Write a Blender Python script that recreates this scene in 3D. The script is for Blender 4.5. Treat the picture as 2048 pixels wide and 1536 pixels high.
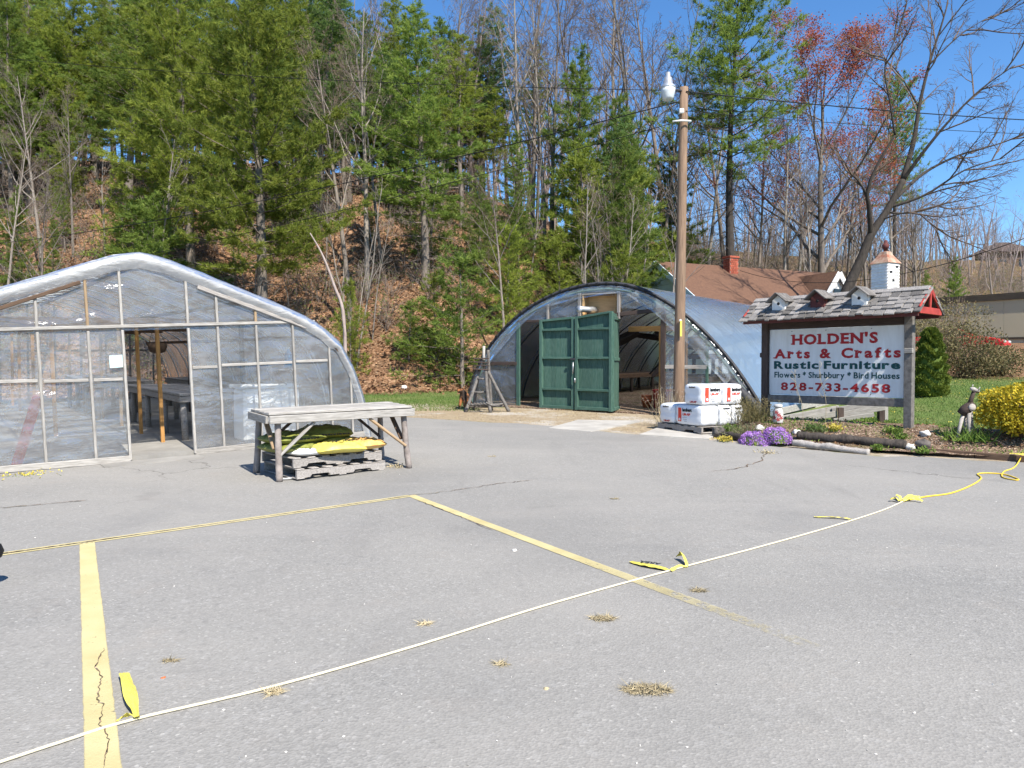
import bpy, math, random
import numpy as np
from mathutils import Vector, Matrix, noise as mnoise

for o in list(bpy.data.objects): bpy.data.objects.remove(o)
SC = bpy.context.scene
COL = SC.collection

# ------------------------------------------------------------------ camera
FPX, CX, CY, HORIZON, CAMH = 1450.0, 1024.0, 768.0, 733.0, 1.4
PITCH = math.atan((CY - HORIZON) / FPX)
cam_data = bpy.data.cameras.new('camera'); cam = bpy.data.objects.new('camera', cam_data); COL.objects.link(cam)
cam.location = (0, 0, CAMH); cam.rotation_euler = (math.pi / 2 - PITCH, 0, 0)
cam_data.sensor_width = 36.0; cam_data.lens = 36.0 * FPX / 2048.0
cam_data.clip_start = 0.05; cam_data.clip_end = 3000
SC.camera = cam

# ------------------------------------------------------------------ sky and sun
SUN_AZ, SUN_EL = math.radians(-60.0), math.radians(48.0)      # azimuth from +X, towards the sun
TO_SUN = Vector((math.cos(SUN_EL) * math.cos(SUN_AZ), math.cos(SUN_EL) * math.sin(SUN_AZ), math.sin(SUN_EL)))
world = bpy.data.worlds.new('World'); SC.world = world; world.use_nodes = True
wn = world.node_tree.nodes; wl = world.node_tree.links
sky = wn.new('ShaderNodeTexSky'); sky.sky_type = 'NISHITA'; sky.sun_disc = False
sky.sun_elevation = SUN_EL; sky.sun_rotation = math.pi / 2 - SUN_AZ
sky.air_density = 1.0; sky.dust_density = 0.0; sky.ozone_density = 7.0; sky.altitude = 0
wn['Background'].inputs['Strength'].default_value = 0.114
hs = wn.new('ShaderNodeHueSaturation'); hs.inputs['Saturation'].default_value = 1.12
wl.new(sky.outputs[0], hs.inputs['Color']); wl.new(hs.outputs[0], wn['Background'].inputs['Color'])
sun_data = bpy.data.lights.new('sun', 'SUN'); sun_data.energy = 5.0; sun_data.angle = math.radians(0.53)
sun_data.color = (1.0, 0.94, 0.84)
sun = bpy.data.objects.new('sun', sun_data); COL.objects.link(sun)
sun.rotation_euler = TO_SUN.to_track_quat('Z', 'Y').to_euler(); sun.location = (20, -30, 40)
SC.view_settings.view_transform = 'Standard'; SC.view_settings.look = 'None'
SC.view_settings.gamma = 1.0; SC.view_settings.exposure = 0.90
SC.cycles.use_denoising = True; SC.cycles.use_adaptive_sampling = True; SC.cycles.adaptive_threshold = .025
SC.cycles.transparent_max_bounces = 16
SC.cycles.max_bounces = 5; SC.cycles.diffuse_bounces = 3; SC.cycles.glossy_bounces = 3; SC.cycles.transmission_bounces = 3
SC.cycles.caustics_reflective = False; SC.cycles.caustics_refractive = False
SC.cycles.sample_clamp_indirect = 6.0

# ------------------------------------------------------------------ terrain
def sm(a, b, x):
    t = np.clip((np.asarray(x, float) - a) / (b - a), 0, 1); return t * t * (3 - 2 * t)
YF_X = [-90, -20, -8, 0, 8, 20, 40, 110]; YF_Y = [24, 25, 25.5, 29, 42, 54, 62, 90]
HC_X = [-90, -40, -15, -5, 3, 15, 40, 110]; HC_H = [31, 29, 26, 22, 18, 14, 14, 22]
def T(X, Y):
    X = np.asarray(X, float); Y = np.asarray(Y, float)
    k = .03 + .025 * sm(9.3, 12, X)
    s = np.minimum(Y, 60) - 9
    z = k * (s + np.sqrt(s * s + 1.5)) / 2
    z = z + .09 * np.exp(-((X + 2.2) ** 2 + (Y - 12.8) ** 2) / 8)
    z = z + 1.0 * sm(27, 34, Y) * sm(10, 16, X)
    yf = np.interp(X, YF_X, YF_Y) + 1.0 * np.sin(X * .35) + .7 * np.sin(X * .83 + 1)
    hc = np.interp(X, HC_X, HC_H)
    d = np.maximum(0, Y - yf)
    h = hc * (1 - np.exp(-.7 * d / hc)) * (d / (d + 1.2))
    h = h + sm(2, 12, d) * (.5 * np.sin(X * .5 + .3 * Y) + .35 * np.sin(.7 * Y - .4 * X + 2) + .18 * np.sin(1.7 * X + .9 * Y))
    return z + h
def Tz(x, y): return float(T(x, y))
def ray(px, py):
    f = Vector((0, math.cos(PITCH), -math.sin(PITCH))); u = Vector((0, math.sin(PITCH), math.cos(PITCH)))
    return f * FPX + Vector((1, 0, 0)) * (px - CX) + u * (CY - py)
def P(px, py, Y):
    d = ray(px, py); return Vector((0, 0, CAMH)) + d * (Y / d.y)
def G(px, py, dz=0.0):
    d = ray(px, py); lo, hi = 1.0, 60.0
    f = lambda y: CAMH + d.z / d.y * y - Tz(d.x / d.y * y, y) - dz
    for _ in range(50):
        m = (lo + hi) / 2
        if f(m) > 0: lo = m
        else: hi = m
    y = (lo + hi) / 2; x = d.x / d.y * y
    return Vector((x, y, Tz(x, y) + dz))
def at(px, Y):
    x = (px - CX) / FPX * Y; return Vector((x, Y, Tz(x, Y)))

# ------------------------------------------------------------------ materials
MATS = {}
def new_mat(name):
    m = bpy.data.materials.new(name); m.use_nodes = True; m.node_tree.nodes.clear()
    return m, m.node_tree.nodes, m.node_tree.links
class N:
    """thin wrapper to wire nodes quickly"""
    def __init__(s, name):
        s.m, s.n, s.l = new_mat(name); s.out = s.n.new('ShaderNodeOutputMaterial')
    def add(s, t, **kw):
        x = s.n.new(t)
        for k, v in kw.items():
            if k.startswith('i_'):
                key = k[2:]; key = int(key) if key.isdigit() else key.replace('_', ' ')
                if hasattr(v, 'is_output') or isinstance(v, bpy.types.NodeSocket): s.l.new(v, x.inputs[key])
                else: x.inputs[key].default_value = v
            else: setattr(x, k, v)
        return x
    def noise(s, vec, scale, detail=4, rough=.55, dist=0):
        x = s.add('ShaderNodeTexNoise'); s.l.new(vec, x.inputs['Vector'])
        x.inputs['Scale'].default_value = scale; x.inputs['Detail'].default_value = detail
        x.inputs['Roughness'].default_value = rough; x.inputs['Distortion'].default_value = dist
        return x.outputs['Fac']
    def ramp(s, fac, stops):
        x = s.add('ShaderNodeValToRGB'); s.l.new(fac, x.inputs[0]); e = x.color_ramp.elements
        while len(e) < len(stops): e.new(.5)
        for i, (p, c) in enumerate(stops):
            e[i].position = p
            c = (c, c, c) if isinstance(c, (int, float)) else c
            e[i].color = (c[0], c[1], c[2], 1)
        return x.outputs[0]
    def mix(s, fac, a, b, blend='MIX'):
        x = s.add('ShaderNodeMix', data_type='RGBA', blend_type=blend)
        for sock, v in ((x.inputs[0], fac), (x.inputs[6], a), (x.inputs[7], b)):
            if isinstance(v, bpy.types.NodeSocket): s.l.new(v, sock)
            elif isinstance(v, (int, float)): sock.default_value = v if sock.type == 'VALUE' else (v, v, v, 1)
            else: sock.default_value = (v[0], v[1], v[2], 1)
        return x.outputs[2]
    def math(s, op, a, b=0.0, c=None):
        x = s.add('ShaderNodeMath', operation=op)
        for i, v in enumerate((a, b) if c is None else (a, b, c)):
            if isinstance(v, bpy.types.NodeSocket): s.l.new(v, x.inputs[i])
            else: x.inputs[i].default_value = v
        return x.outputs[0]
    def coord(s, kind='Object', stretch=(1, 1, 1)):
        if kind == 'World': c = s.add('ShaderNodeNewGeometry').outputs['Position']
        else: c = s.add('ShaderNodeTexCoord').outputs[kind]
        if stretch != (1, 1, 1):
            x = s.add('ShaderNodeMapping'); s.l.new(c, x.inputs[0]); x.inputs['Scale'].default_value = stretch; c = x.outputs[0]
        return c
    def offs(s, vec):
        """shift texture by the object's random number so repeats differ"""
        r = s.add('ShaderNodeObjectInfo').outputs['Random']
        x = s.add('ShaderNodeVectorMath', operation='ADD'); s.l.new(vec, x.inputs[0])
        k = s.math('MULTIPLY', r, 37.0); c = s.add('ShaderNodeCombineXYZ')
        for i in range(3): s.l.new(k, c.inputs[i])
        s.l.new(c.outputs[0], x.inputs[1]); return x.outputs[0]
    def rand(s): return s.add('ShaderNodeObjectInfo').outputs['Random']
    def bump(s, h, strength=.4, dist=.02):
        x = s.add('ShaderNodeBump'); s.l.new(h, x.inputs['Height']); x.inputs['Strength'].default_value = strength
        x.inputs['Distance'].default_value = dist; return x.outputs[0]
    def bsdf(s, col, rough=.8, normal=None, metallic=0.0, spec=.3, trans=0):
        x = s.add('ShaderNodeBsdfPrincipled')
        for key, v in (('Base Color', col), ('Roughness', rough), ('Metallic', metallic), ('Specular IOR Level', spec)):
            if isinstance(v, bpy.types.NodeSocket): s.l.new(v, x.inputs[key])
            elif key == 'Base Color': x.inputs[key].default_value = (v[0], v[1], v[2], 1)
            else: x.inputs[key].default_value = v
        if normal is not None: s.l.new(normal, x.inputs['Normal'])
        return x.outputs[0]
    def done(s, shader):
        s.l.new(shader, s.out.inputs[0]); MATS[s.m.name] = s.m; return s.m

def simple(name, col, col2=None, rough=.8, scale=6, stretch=(1, 1, 1), rnd=.2, bump=.25, bscale=None, bdist=.01, spec=.25, metallic=0, lo=.3, hi=.7, kind='Object'):
    n = N(name); c = n.offs(n.coord(kind, stretch)) if kind != 'World' else n.coord(kind, stretch)
    col2 = col2 or tuple(x * .6 for x in col)
    f = n.noise(c, scale, 6, .62)
    base = n.ramp(f, [(lo, col2), (hi, col)])
    if rnd:
        k = n.math('MULTIPLY_ADD', n.rand(), 2 * rnd, 1 - rnd)
        cc = n.add('ShaderNodeCombineColor')
        for i in range(3): n.l.new(k, cc.inputs[i])
        base = n.mix(1.0, base, cc.outputs[0], 'MULTIPLY')
    nb = n.bump(n.noise(c, bscale or scale * 3, 5, .6), bump, bdist) if bump else None
    return n.done(n.bsdf(base, rough, nb, metallic, spec))

simple('wood_grey', (.40, .37, .34), (.20, .18, .165), .85, 5, (1.2, 14, 14), .18, .5, 9, .006)
simple('wood_weathered', (.43, .405, .37), (.21, .195, .175), .85, 5, (1.2, 14, 14), .15, .5, 9, .006)
simple('wood_dark', (.085, .06, .05), (.035, .025, .022), .8, 5, (1.2, 12, 12), .25, .5, 9, .006)
simple('wood_new', (.50, .27, .09), (.30, .15, .05), .7, 4, (1.2, 12, 12), .18, .3, 9, .004)
simple('wood_tan', (.42, .30, .18), (.26, .18, .11), .8, 4, (1.2, 12, 12), .22, .3, 9, .004)
simple('wood_brown', (.16, .10, .065), (.07, .045, .03), .8, 4, (1.2, 12, 12), .25, .4, 9, .005)
simple('plywood', (.62, .42, .22), (.45, .28, .13), .75, 3, (1, 1, 8), .05, .1)
simple('post_bark', (.36, .31, .28), (.17, .145, .13), .9, 7, (1, 1, 1), .1, .8, 16, .012)
simple('green_paint', (.10, .165, .13), (.036, .09, .068), .68, 6, (1, 9, 9), .10, .4, 20, .004, lo=.35, hi=.78)
simple('green_weathered', (.16, .24, .21), (.07, .13, .11), .75, 9, (3, 3, 3), .08, .35, 20, .004)
simple('wood_stand', (.20, .185, .17), (.09, .082, .075), .85, 5, (3, 3, 3), .2, .5, 9, .006)
simple('red_paint', (.42, .055, .04), (.24, .03, .025), .6, 8, (1, 1, 1), .05, .2)
simple('red_brown_paint', (.17, .05, .045), (.06, .025, .024), .75, 9, (2, 8, 8), .2, .4)
simple('white_paint', (.78, .78, .76), (.6, .59, .56), .6, 9, (1, 1, 1), .04, .2)
simple('blue_paint', (.62, .69, .72), (.54, .61, .64), .7, 5, (1, 1, 6), .04, .2)
simple('shingle_wood', (.30, .28, .26), (.10, .092, .088), .9, 9, (14, 2, 2), .5, .7, 20, .008)
simple('roof_brown', (.155, .083, .052), (.098, .053, .036), .9, 9, (1, 1, 1), .0, .5, 60, .01, kind='World')
simple('concrete_grey', (.30, .285, .26), (.20, .19, .172), .9, 2.2, (1, 1, 1), .05, .4, 60, .004)
simple('concrete', (.47, .445, .40), (.31, .29, .26), .9, 2.2, (1, 1, 1), .05, .4, 60, .004)
simple('galvanised', (.62, .63, .64), (.45, .46, .47), .42, 14, (1, 1, 1), .05, .15, metallic=.7)
simple('steel_dark', (.05, .05, .055), (.025, .025, .03), .6, 14, (1, 1, 1), .05, .2)
simple('black_rubber', (.018, .018, .02), (.01, .01, .011), .55, 14, (1, 1, 1), .05, .15)
simple('lamp_glass', (.62, .65, .66), (.5, .53, .54), .25, 6, (1, 1, 1), .0, .05, spec=.6)
simple('rock_white', (.70, .67, .62), (.45, .42, .38), .85, 8, (1, 1, 1), .1, .8, 18, .02)
simple('rock_dark', (.16, .14, .125), (.075, .065, .06), .9, 8, (1, 1, 1), .1, .8, 18, .02)
simple('brick_red', (.40, .105, .06), (.27, .07, .045), .85, 9, (1, 1, 1), .25, .5, 40, .005)
simple('mortar', (.34, .27, .23), (.24, .19, .165), .95, 20, (1, 1, 1), 0, .3)
simple('rust_roof', (.27, .085, .045), (.45, .36, .27), .7, 9, (1, 1, 1), .05, .4)
simple('chip_white', (.85, .84, .82), (.62, .56, .53), .7, 16, (1, 1, 3), .08, .5)
simple('tan_metal', (.50, .44, .31), (.46, .41, .29), .6, .5, (1, 1, 1), 0, .05)
simple('trim_dark', (.085, .07, .05), (.06, .05, .04), .6, 4, (1, 1, 1), 0, .05)
simple('car_red', (.50, .012, .018), (.46, .01, .015), .22, 4, (1, 1, 1), 0, 0, spec=.6)
simple('glass_dark', (.02, .025, .03), (.015, .018, .02), .08, 4, (1, 1, 1), 0, 0, spec=.6)
simple('plastic_red', (.30, .02, .025), (.24, .016, .02), .45, 4, (1, 1, 1), .2, .05)
simple('plastic_orange', (.45, .13, .05), (.36, .1, .04), .6, 4, (1, 1, 1), .2, .05)
simple('plastic_white', (.80, .81, .80), (.72, .73, .73), .4, 4, (1, 1, 1), .04, .05)
simple('can_white', (.55, .55, .53), (.40, .39, .37), .45, 6, (1, 1, 1), .04, .05)
simple('plastic_blue', (.02, .20, .42), (.015, .16, .36), .35, 4, (1, 1, 1), .04, .05)
simple('red_lumber', (.42, .03, .03), (.30, .02, .02), .6, 4, (1, 8, 8), .04, .2)
simple('shade_cloth', (.055, .05, .048), (.035, .03, .03), .95, 30, (1, 1, 1), 0, .3)
simple('bag_green', (.235, .25, .055), (.12, .14, .03), .5, 5, (1, 1, 1), .1, .35, 9, .02, .4)
simple('bag_yellow', (.70, .60, .14), (.62, .50, .09), .38, 5, (1, 1, 1), .03, .35, 9, .02, .4)
simple('bag_orange', (.78, .62, .20), (.62, .22, .07), .4, 7, (1, 1, 1), .03, .35, 9, .02, .4)
simple('bag_dark', (.045, .04, .035), (.02, .018, .016), .4, 5, (1, 1, 1), .05, .35, 9, .02, .4)
simple('bale_plastic', (.76, .77, .78), (.70, .71, .73), .3, 4, (1, 1, 1), .02, .45, 11, .012, .45)
simple('print_red', (.72, .075, .04), (.66, .06, .035), .4, 4, (1, 1, 1), 0, 0)
simple('print_black', (.022, .024, .028), (.018, .02, .022), .45, 4, (1, 1, 1), 0, 0)
simple('print_grey', (.45, .46, .48), (.4, .41, .42), .5, 4, (1, 1, 1), 0, 0)
simple('sign_white', (.74, .75, .75), (.62, .62, .60), .45, 3, (3, 3, .5), 0, .05)
simple('sign_red', (.42, .022, .025), (.30, .018, .022), .5, 22, (1, 1, 1), 0, 0)
simple('sign_green', (.012, .075, .075), (.01, .055, .058), .5, 22, (1, 1, 1), 0, 0)
simple('paper_teal', (.62, .78, .78), (.42, .66, .68), .6, 12, (1, 1, 8), 0, 0)
simple('tape_yellow', (.74, .62, .10), (.56, .50, .10), .4, 9, (1, 1, 1), .06, .3, 14, .01, .4)
simple('rope_cream', (.72, .66, .50), (.55, .49, .35), .9, 60, (1, 1, 1), .05, .5, 90, .003)
simple('rope_yellow', (.82, .58, .06), (.66, .44, .04), .7, 60, (1, 1, 1), .05, .5, 90, .003)
simple('straw', (.46, .39, .25), (.32, .26, .16), .95, 20, (1, 1, 1), .2, 0)
simple('wire_black', (.012, .012, .013), (.01, .01, .01), .6, 4, (1, 1, 1), 0, 0)
simple('pole_wood', (.29, .195, .13), (.15, .098, .068), .85, 4, (7, 7, .5), 0, .6, 9, .008)
simple('carved_wood', (.36, .14, .05), (.035, .022, .015), .75, 3.5, (1, 1, 1), 0, .5, 14, .01, lo=.42, hi=.56)
simple('bark_grey', (.225, .19, .16), (.095, .08, .068), .95, 5, (3, 3, .7), .25, .7, 14, .02)
simple('bark_pale', (.31, .27, .235), (.15, .13, .11), .95, 5, (3, 3, .7), .22, .6, 14, .02)
simple('bark_dark', (.085, .07, .06), (.035, .03, .026), .95, 5, (3, 3, .7), .2, .8, 14, .02)
simple('twig_grey', (.235, .19, .16), (.14, .11, .092), .95, 2, (1, 1, 1), .25, 0)
simple('twig_brown', (.20, .145, .11), (.115, .085, .065), .95, 2, (1, 1, 1), .25, 0)
simple('dead_pink', (.44, .36, .32), (.27, .21, .18), .9, 5, (1, 1, 1), .1, .4)
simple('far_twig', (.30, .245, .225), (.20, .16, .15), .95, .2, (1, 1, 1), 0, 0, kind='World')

def leafy(name, a, b, c, trans=.42, scale=1.2, rnd=.2, rough=.7):
    """foliage: three tones by clump, part of the light passes through"""
    n = N(name); co = n.offs(n.coord('Object'))
    f = n.noise(co, scale, 3, .6); isl = n.add('ShaderNodeNewGeometry').outputs['Random Per Island']
    f2 = n.math('ADD', f, n.math('MULTIPLY_ADD', isl, .26, -.13))
    col = n.ramp(f2, [(.28, a), (.5, b), (.72, c)])
    k = n.math('MULTIPLY_ADD', n.rand(), 2 * rnd, 1 - rnd); cc = n.add('ShaderNodeCombineColor')
    for i in range(3): n.l.new(k, cc.inputs[i])
    col = n.mix(1.0, col, cc.outputs[0], 'MULTIPLY')
    d = n.bsdf(col, rough, None, 0, .2)
    t = n.add('ShaderNodeBsdfTranslucent'); n.l.new(col, t.inputs[0])
    mx = n.add('ShaderNodeMixShader'); mx.inputs[0].default_value = trans
    n.l.new(d, mx.inputs[1]); n.l.new(t.outputs[0], mx.inputs[2])
    return n.done(mx.outputs[0])
leafy('needles_warm', (.135, .18, .03), (.25, .305, .05), (.36, .40, .075), .5)
leafy('needles_green', (.105, .165, .034), (.185, .26, .052), (.28, .35, .075), .5)
leafy('needles_blue', (.09, .16, .05), (.16, .25, .072), (.24, .33, .10), .5)
leafy('red_buds', (.22, .05, .035), (.33, .09, .055), (.40, .16, .08))
leafy('arborvitae', (.055, .085, .014), (.11, .145, .022), (.19, .22, .035), .2, 4)
leafy('yellow_leaf', (.16, .17, .015), (.46, .36, .025), (.66, .52, .05), .3, 6)
leafy('purple_flower', (.24, .10, .38), (.40, .20, .56), (.58, .38, .70), .2, 9, .05)
leafy('weed_green', (.06, .11, .02), (.12, .20, .035), (.22, .27, .06), .3, 4)
leafy('grey_herb', (.10, .115, .06), (.155, .165, .085), (.22, .205, .12), .2, 4)
leafy('dandelion', (.55, .42, .06), (.62, .50, .09), (.68, .58, .16), .2, 4)
leafy('grass_blade', (.085, .15, .034), (.135, .205, .048), (.22, .245, .09), .3, .6, 0)
leafy('leaf_litter', (.10, .055, .03), (.225, .118, .062), (.37, .235, .14), .15, 2.0, 0)
leafy('olive_brush', (.10, .095, .04), (.165, .145, .065), (.24, .19, .095), .25, 1.5)
leafy('brush_leaf', (.09, .13, .03), (.14, .18, .045), (.22, .22, .075), .3, 1.5)

# ground: leaf litter, lawn, dry verge and soil where each of them lies (masks stored on the mesh)
n = N('ground_cover'); w = n.coord('World')
att = n.add('ShaderNodeAttribute', attribute_name='cover'); sep = n.add('ShaderNodeSeparateColor'); n.l.new(att.outputs[0], sep.inputs[0])
brk = n.noise(w, .9, 6, .65); fine = n.noise(w, 9, 5, .7); vf = n.noise(w, 45, 4, .7)
grass = n.mix(n.ramp(fine, [(.3, 0), (.7, 1)]), (.08, .13, .032), (.135, .185, .052))
grass = n.mix(n.ramp(brk, [(.45, 0), (.7, 1)]), grass, (.19, .19, .075))
vor = n.add('ShaderNodeTexVoronoi'); vor.inputs['Scale'].default_value = 16; n.l.new(w, vor.inputs['Vector'])
lv = n.add('ShaderNodeSeparateColor'); n.l.new(vor.outputs['Color'], lv.inputs[0])
litter = n.ramp(lv.outputs[0], [(.0, (.085, .047, .028)), (.45, (.20, .105, .056)), (.8, (.29, .165, .092)), (1, (.40, .27, .17))])
litter = n.mix(n.ramp(brk, [(.42, 0), (.75, .8)]), litter, (.075, .055, .036))
dry = n.mix(n.ramp(fine, [(.3, 0), (.7, 1)]), (.22, .165, .10), (.40, .325, .225))
dry = n.mix(n.ramp(brk, [(.5, 0), (.64, .7)]), dry, (.47, .44, .40))
dry = n.mix(n.ramp(vf, [(.55, 0), (.8, .5)]), dry, (.13, .10, .065))
def thr(ch, soft=.22):
    v = n.math('ADD', ch, n.math('MULTIPLY_ADD', brk, .7, -.35)); v = n.math('ADD', v, n.math('MULTIPLY_ADD', fine, .5, -.25))
    return n.ramp(v, [(.5 - soft, 0), (.5 + soft, 1)])
c = n.mix(thr(sep.outputs[0]), grass, litter); c = n.mix(thr(sep.outputs[1]), c, dry)
h = n.math('ADD', n.math('MULTIPLY', fine, 1.0), n.math('MULTIPLY', vf, .5))
n.done(n.bsdf(c, .95, n.bump(h, .6, .05), 0, .1))

# mulch
n = N('mulch'); w = n.coord('World')
vor = n.add('ShaderNodeTexVoronoi'); vor.inputs['Scale'].default_value = 38; n.l.new(w, vor.inputs['Vector'])
lv = n.add('ShaderNodeSeparateColor'); n.l.new(vor.outputs['Color'], lv.inputs[0])
c = n.ramp(lv.outputs[1], [(0, (.07, .045, .032)), (.5, (.17, .115, .08)), (.85, (.28, .20, .14)), (1, (.46, .36, .27))])
c = n.mix(n.ramp(n.noise(w, 2.2, 5), [(.5, 0), (.7, .6)]), c, (.12, .125, .05))
n.done(n.bsdf(c, .95, n.bump(vor.outputs['Distance'], .8, .03), 0, .1))

# old sun-bleached asphalt
n = N('asphalt'); w = n.coord('World')
big = n.noise(w, .35, 5, .6); mid = n.noise(w, 2.3, 5, .65)
v1 = n.add('ShaderNodeTexVoronoi'); v1.inputs['Scale'].default_value = 85; n.l.new(w, v1.inputs['Vector'])
s1 = n.add('ShaderNodeSeparateColor'); n.l.new(v1.outputs['Color'], s1.inputs[0])
v2 = n.add('ShaderNodeTexVoronoi'); v2.inputs['Scale'].default_value = 34; n.l.new(w, v2.inputs['Vector'])
s2 = n.add('ShaderNodeSeparateColor'); n.l.new(v2.outputs['Color'], s2.inputs[0])
base = n.ramp(s1.outputs[0], [(0, (.195, .187, .173)), (.45, (.231, .222, .205)), (.85, (.252, .242, .224)), (.98, (.285, .273, .253)), (1, (.38, .365, .335))])
base = n.mix(n.ramp(s2.outputs[0], [(.93, 0), (.98, .28)]), base, (.36, .35, .335))
base = n.mix(n.ramp(s2.outputs[1], [(.95, 0), (.99, .35)]), base, (.13, .127, .122))
base = n.mix(n.ramp(big, [(.36, .0), (.66, .5)]), base, (.305, .287, .258))
base = n.mix(n.ramp(mid, [(.58, 0), (.8, .22)]), base, (.30, .25, .205))
base = n.mix(n.ramp(n.noise(w, 1.1, 3, .5), [(.66, 0), (.72, .28)]), base, (.14, .132, .122))
base = n.mix(n.ramp(n.noise(w, .22, 4, .55, .4), [(.48, 0), (.62, .38)]), base, (.165, .16, .15))
base = n.mix(n.ramp(n.noise(n.coord('World', (1.5, .22, 1)), 1.3, 3, .55, .25), [(.60, 0), (.72, .22)]), base, (.15, .143, .133))
base = n.mix(n.ramp(n.noise(w, .5, 4, .6, .6), [(.56, 0), (.74, .35)]), base, (.15, .147, .144))
base = n.mix(n.ramp(n.noise(n.coord('World', (.35, 1.6, 1)), .7, 4, .6, .3), [(.52, 0), (.7, .3)]), base, (.31, .29, .265))
# hairline cracks
dw = n.add('ShaderNodeVectorMath', operation='ADD'); n.l.new(w, dw.inputs[0])
nv = n.add('ShaderNodeTexNoise'); nv.inputs['Scale'].default_value = 1.6; nv.inputs['Detail'].default_value = 6; n.l.new(w, nv.inputs['Vector'])
n.l.new(nv.outputs['Color'], dw.inputs[1])
vc = n.add('ShaderNodeTexVoronoi', feature='DISTANCE_TO_EDGE'); vc.inputs['Scale'].default_value = .16; n.l.new(dw.outputs[0], vc.inputs['Vector'])
crack = n.math('MULTIPLY', n.ramp(vc.outputs['Distance'], [(0, 1), (.0022, 0)]), n.ramp(n.noise(w, .25, 2), [(.56, 0), (.62, .7)]))
base = n.mix(crack, base, (.07, .06, .052))
hh = n.math('SUBTRACT', n.math('MULTIPLY', v1.outputs['Distance'], 1.0), n.math('MULTIPLY', crack, 2.0))
n.done(n.bsdf(base, .88, n.bump(hh, .22, .010), 0, .25))

# worn road paint: chips let the asphalt show through
def paint(name, wear):
    n = N(name); w = n.coord('World')
    a = n.math('ADD', n.noise(w, 14, 6, .75), n.math('MULTIPLY', n.noise(w, 70, 3, .7), .35))
    att = n.add('ShaderNodeAttribute', attribute_name='wear').outputs['Fac']
    lim = n.math('ADD', a, n.math('MULTIPLY', att, -.40))
    keep = n.ramp(lim, [(wear, 0), (wear + .10, 1)])
    keep = n.math('MULTIPLY', keep, n.math('MAXIMUM', n.math('MULTIPLY_ADD', att, -1.35, 1.0), 0.0))
    col = n.ramp(n.noise(w, 3, 5), [(.3, (.47, .395, .19)), (.7, (.58, .50, .27))])
    d = n.bsdf(col, .75, n.bump(n.noise(w, 90, 3), .4, .006), 0, .25)
    t = n.add('ShaderNodeBsdfTransparent'); mx = n.add('ShaderNodeMixShader')
    n.l.new(keep, mx.inputs[0]); n.l.new(t.outputs[0], mx.inputs[1]); n.l.new(d, mx.inputs[2])
    return n.done(mx.outputs[0])
paint('road_paint', .41)

# plastic greenhouse film
def film(name, milk, tint, gloss, rough, bscale, bstr, stretch=(1, 1, 1), milk_var=.5, through=None):
    n = N(name); w = n.coord('World', stretch)
    f1 = n.noise(w, bscale, 4, .5, 1.2); f2 = n.noise(w, bscale * 3.1, 3, .5, .6)
    h = n.math('ADD', f1, n.math('MULTIPLY', f2, .28)); nb = n.bump(h, bstr, .06)
    d = n.add('ShaderNodeBsdfDiffuse'); d.inputs[0].default_value = (*tint, 1); n.l.new(nb, d.inputs['Normal'])
    t = n.add('ShaderNodeBsdfTranslucent'); t.inputs[0].default_value = (*(through or tint), 1)
    ad = n.add('ShaderNodeMixShader'); ad.inputs[0].default_value = .5; n.l.new(d.outputs[0], ad.inputs[1]); n.l.new(t.outputs[0], ad.inputs[2])
    tr = n.add('ShaderNodeBsdfTransparent'); tr.inputs[0].default_value = (.93, .945, .95, 1)
    m1 = n.add('ShaderNodeMixShader')
    cloud = n.noise(n.coord('World'), 1.1, 5, .6)
    mk = n.math('MULTIPLY', n.ramp(cloud, [(.3, 1 - milk_var), (.7, 1 + milk_var)]), milk)
    n.l.new(mk, m1.inputs[0]); n.l.new(tr.outputs[0], m1.inputs[1]); n.l.new(ad.outputs[0], m1.inputs[2])
    g = n.add('ShaderNodeBsdfGlossy'); g.inputs['Roughness'].default_value = rough; g.inputs[0].default_value = (.95, .97, 1, 1); n.l.new(nb, g.inputs['Normal'])
    fr = n.add('ShaderNodeFresnel'); fr.inputs[0].default_value = 1.45; n.l.new(nb, fr.inputs['Normal'])
    gf = n.math('MINIMUM', n.math('MULTIPLY_ADD', fr.outputs[0], gloss, .02), .9)
    m2 = n.add('ShaderNodeMixShader'); n.l.new(gf, m2.inputs[0]); n.l.new(m1.outputs[0], m2.inputs[1]); n.l.new(g.outputs[0], m2.inputs[2])
    return n.done(m2.outputs[0])
film('film_clear', .235, (.86, .86, .86), 1.8, .16, 1.8, .66, (1, 1, 1.9), .55)
film('film_roof', .50, (.80, .81, .82), 1.2, .22, 1.2, .4, (1, 1, 1), .25, (.88, .88, .86))
film('film_roll', .76, (.80, .79, .77), .9, .3, 3.0, .45, (1, 1, 2.5), .25)
film('film_tunnel', .84, (.34, .44, .51), 1.5, .2, .8, .28, (1, 1, 1), .06, (.86, .86, .84))
film('film_dark', .26, (.42, .47, .54), 1.6, .16, 2.2, .6, (1, 1, 1.4), .5)
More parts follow.
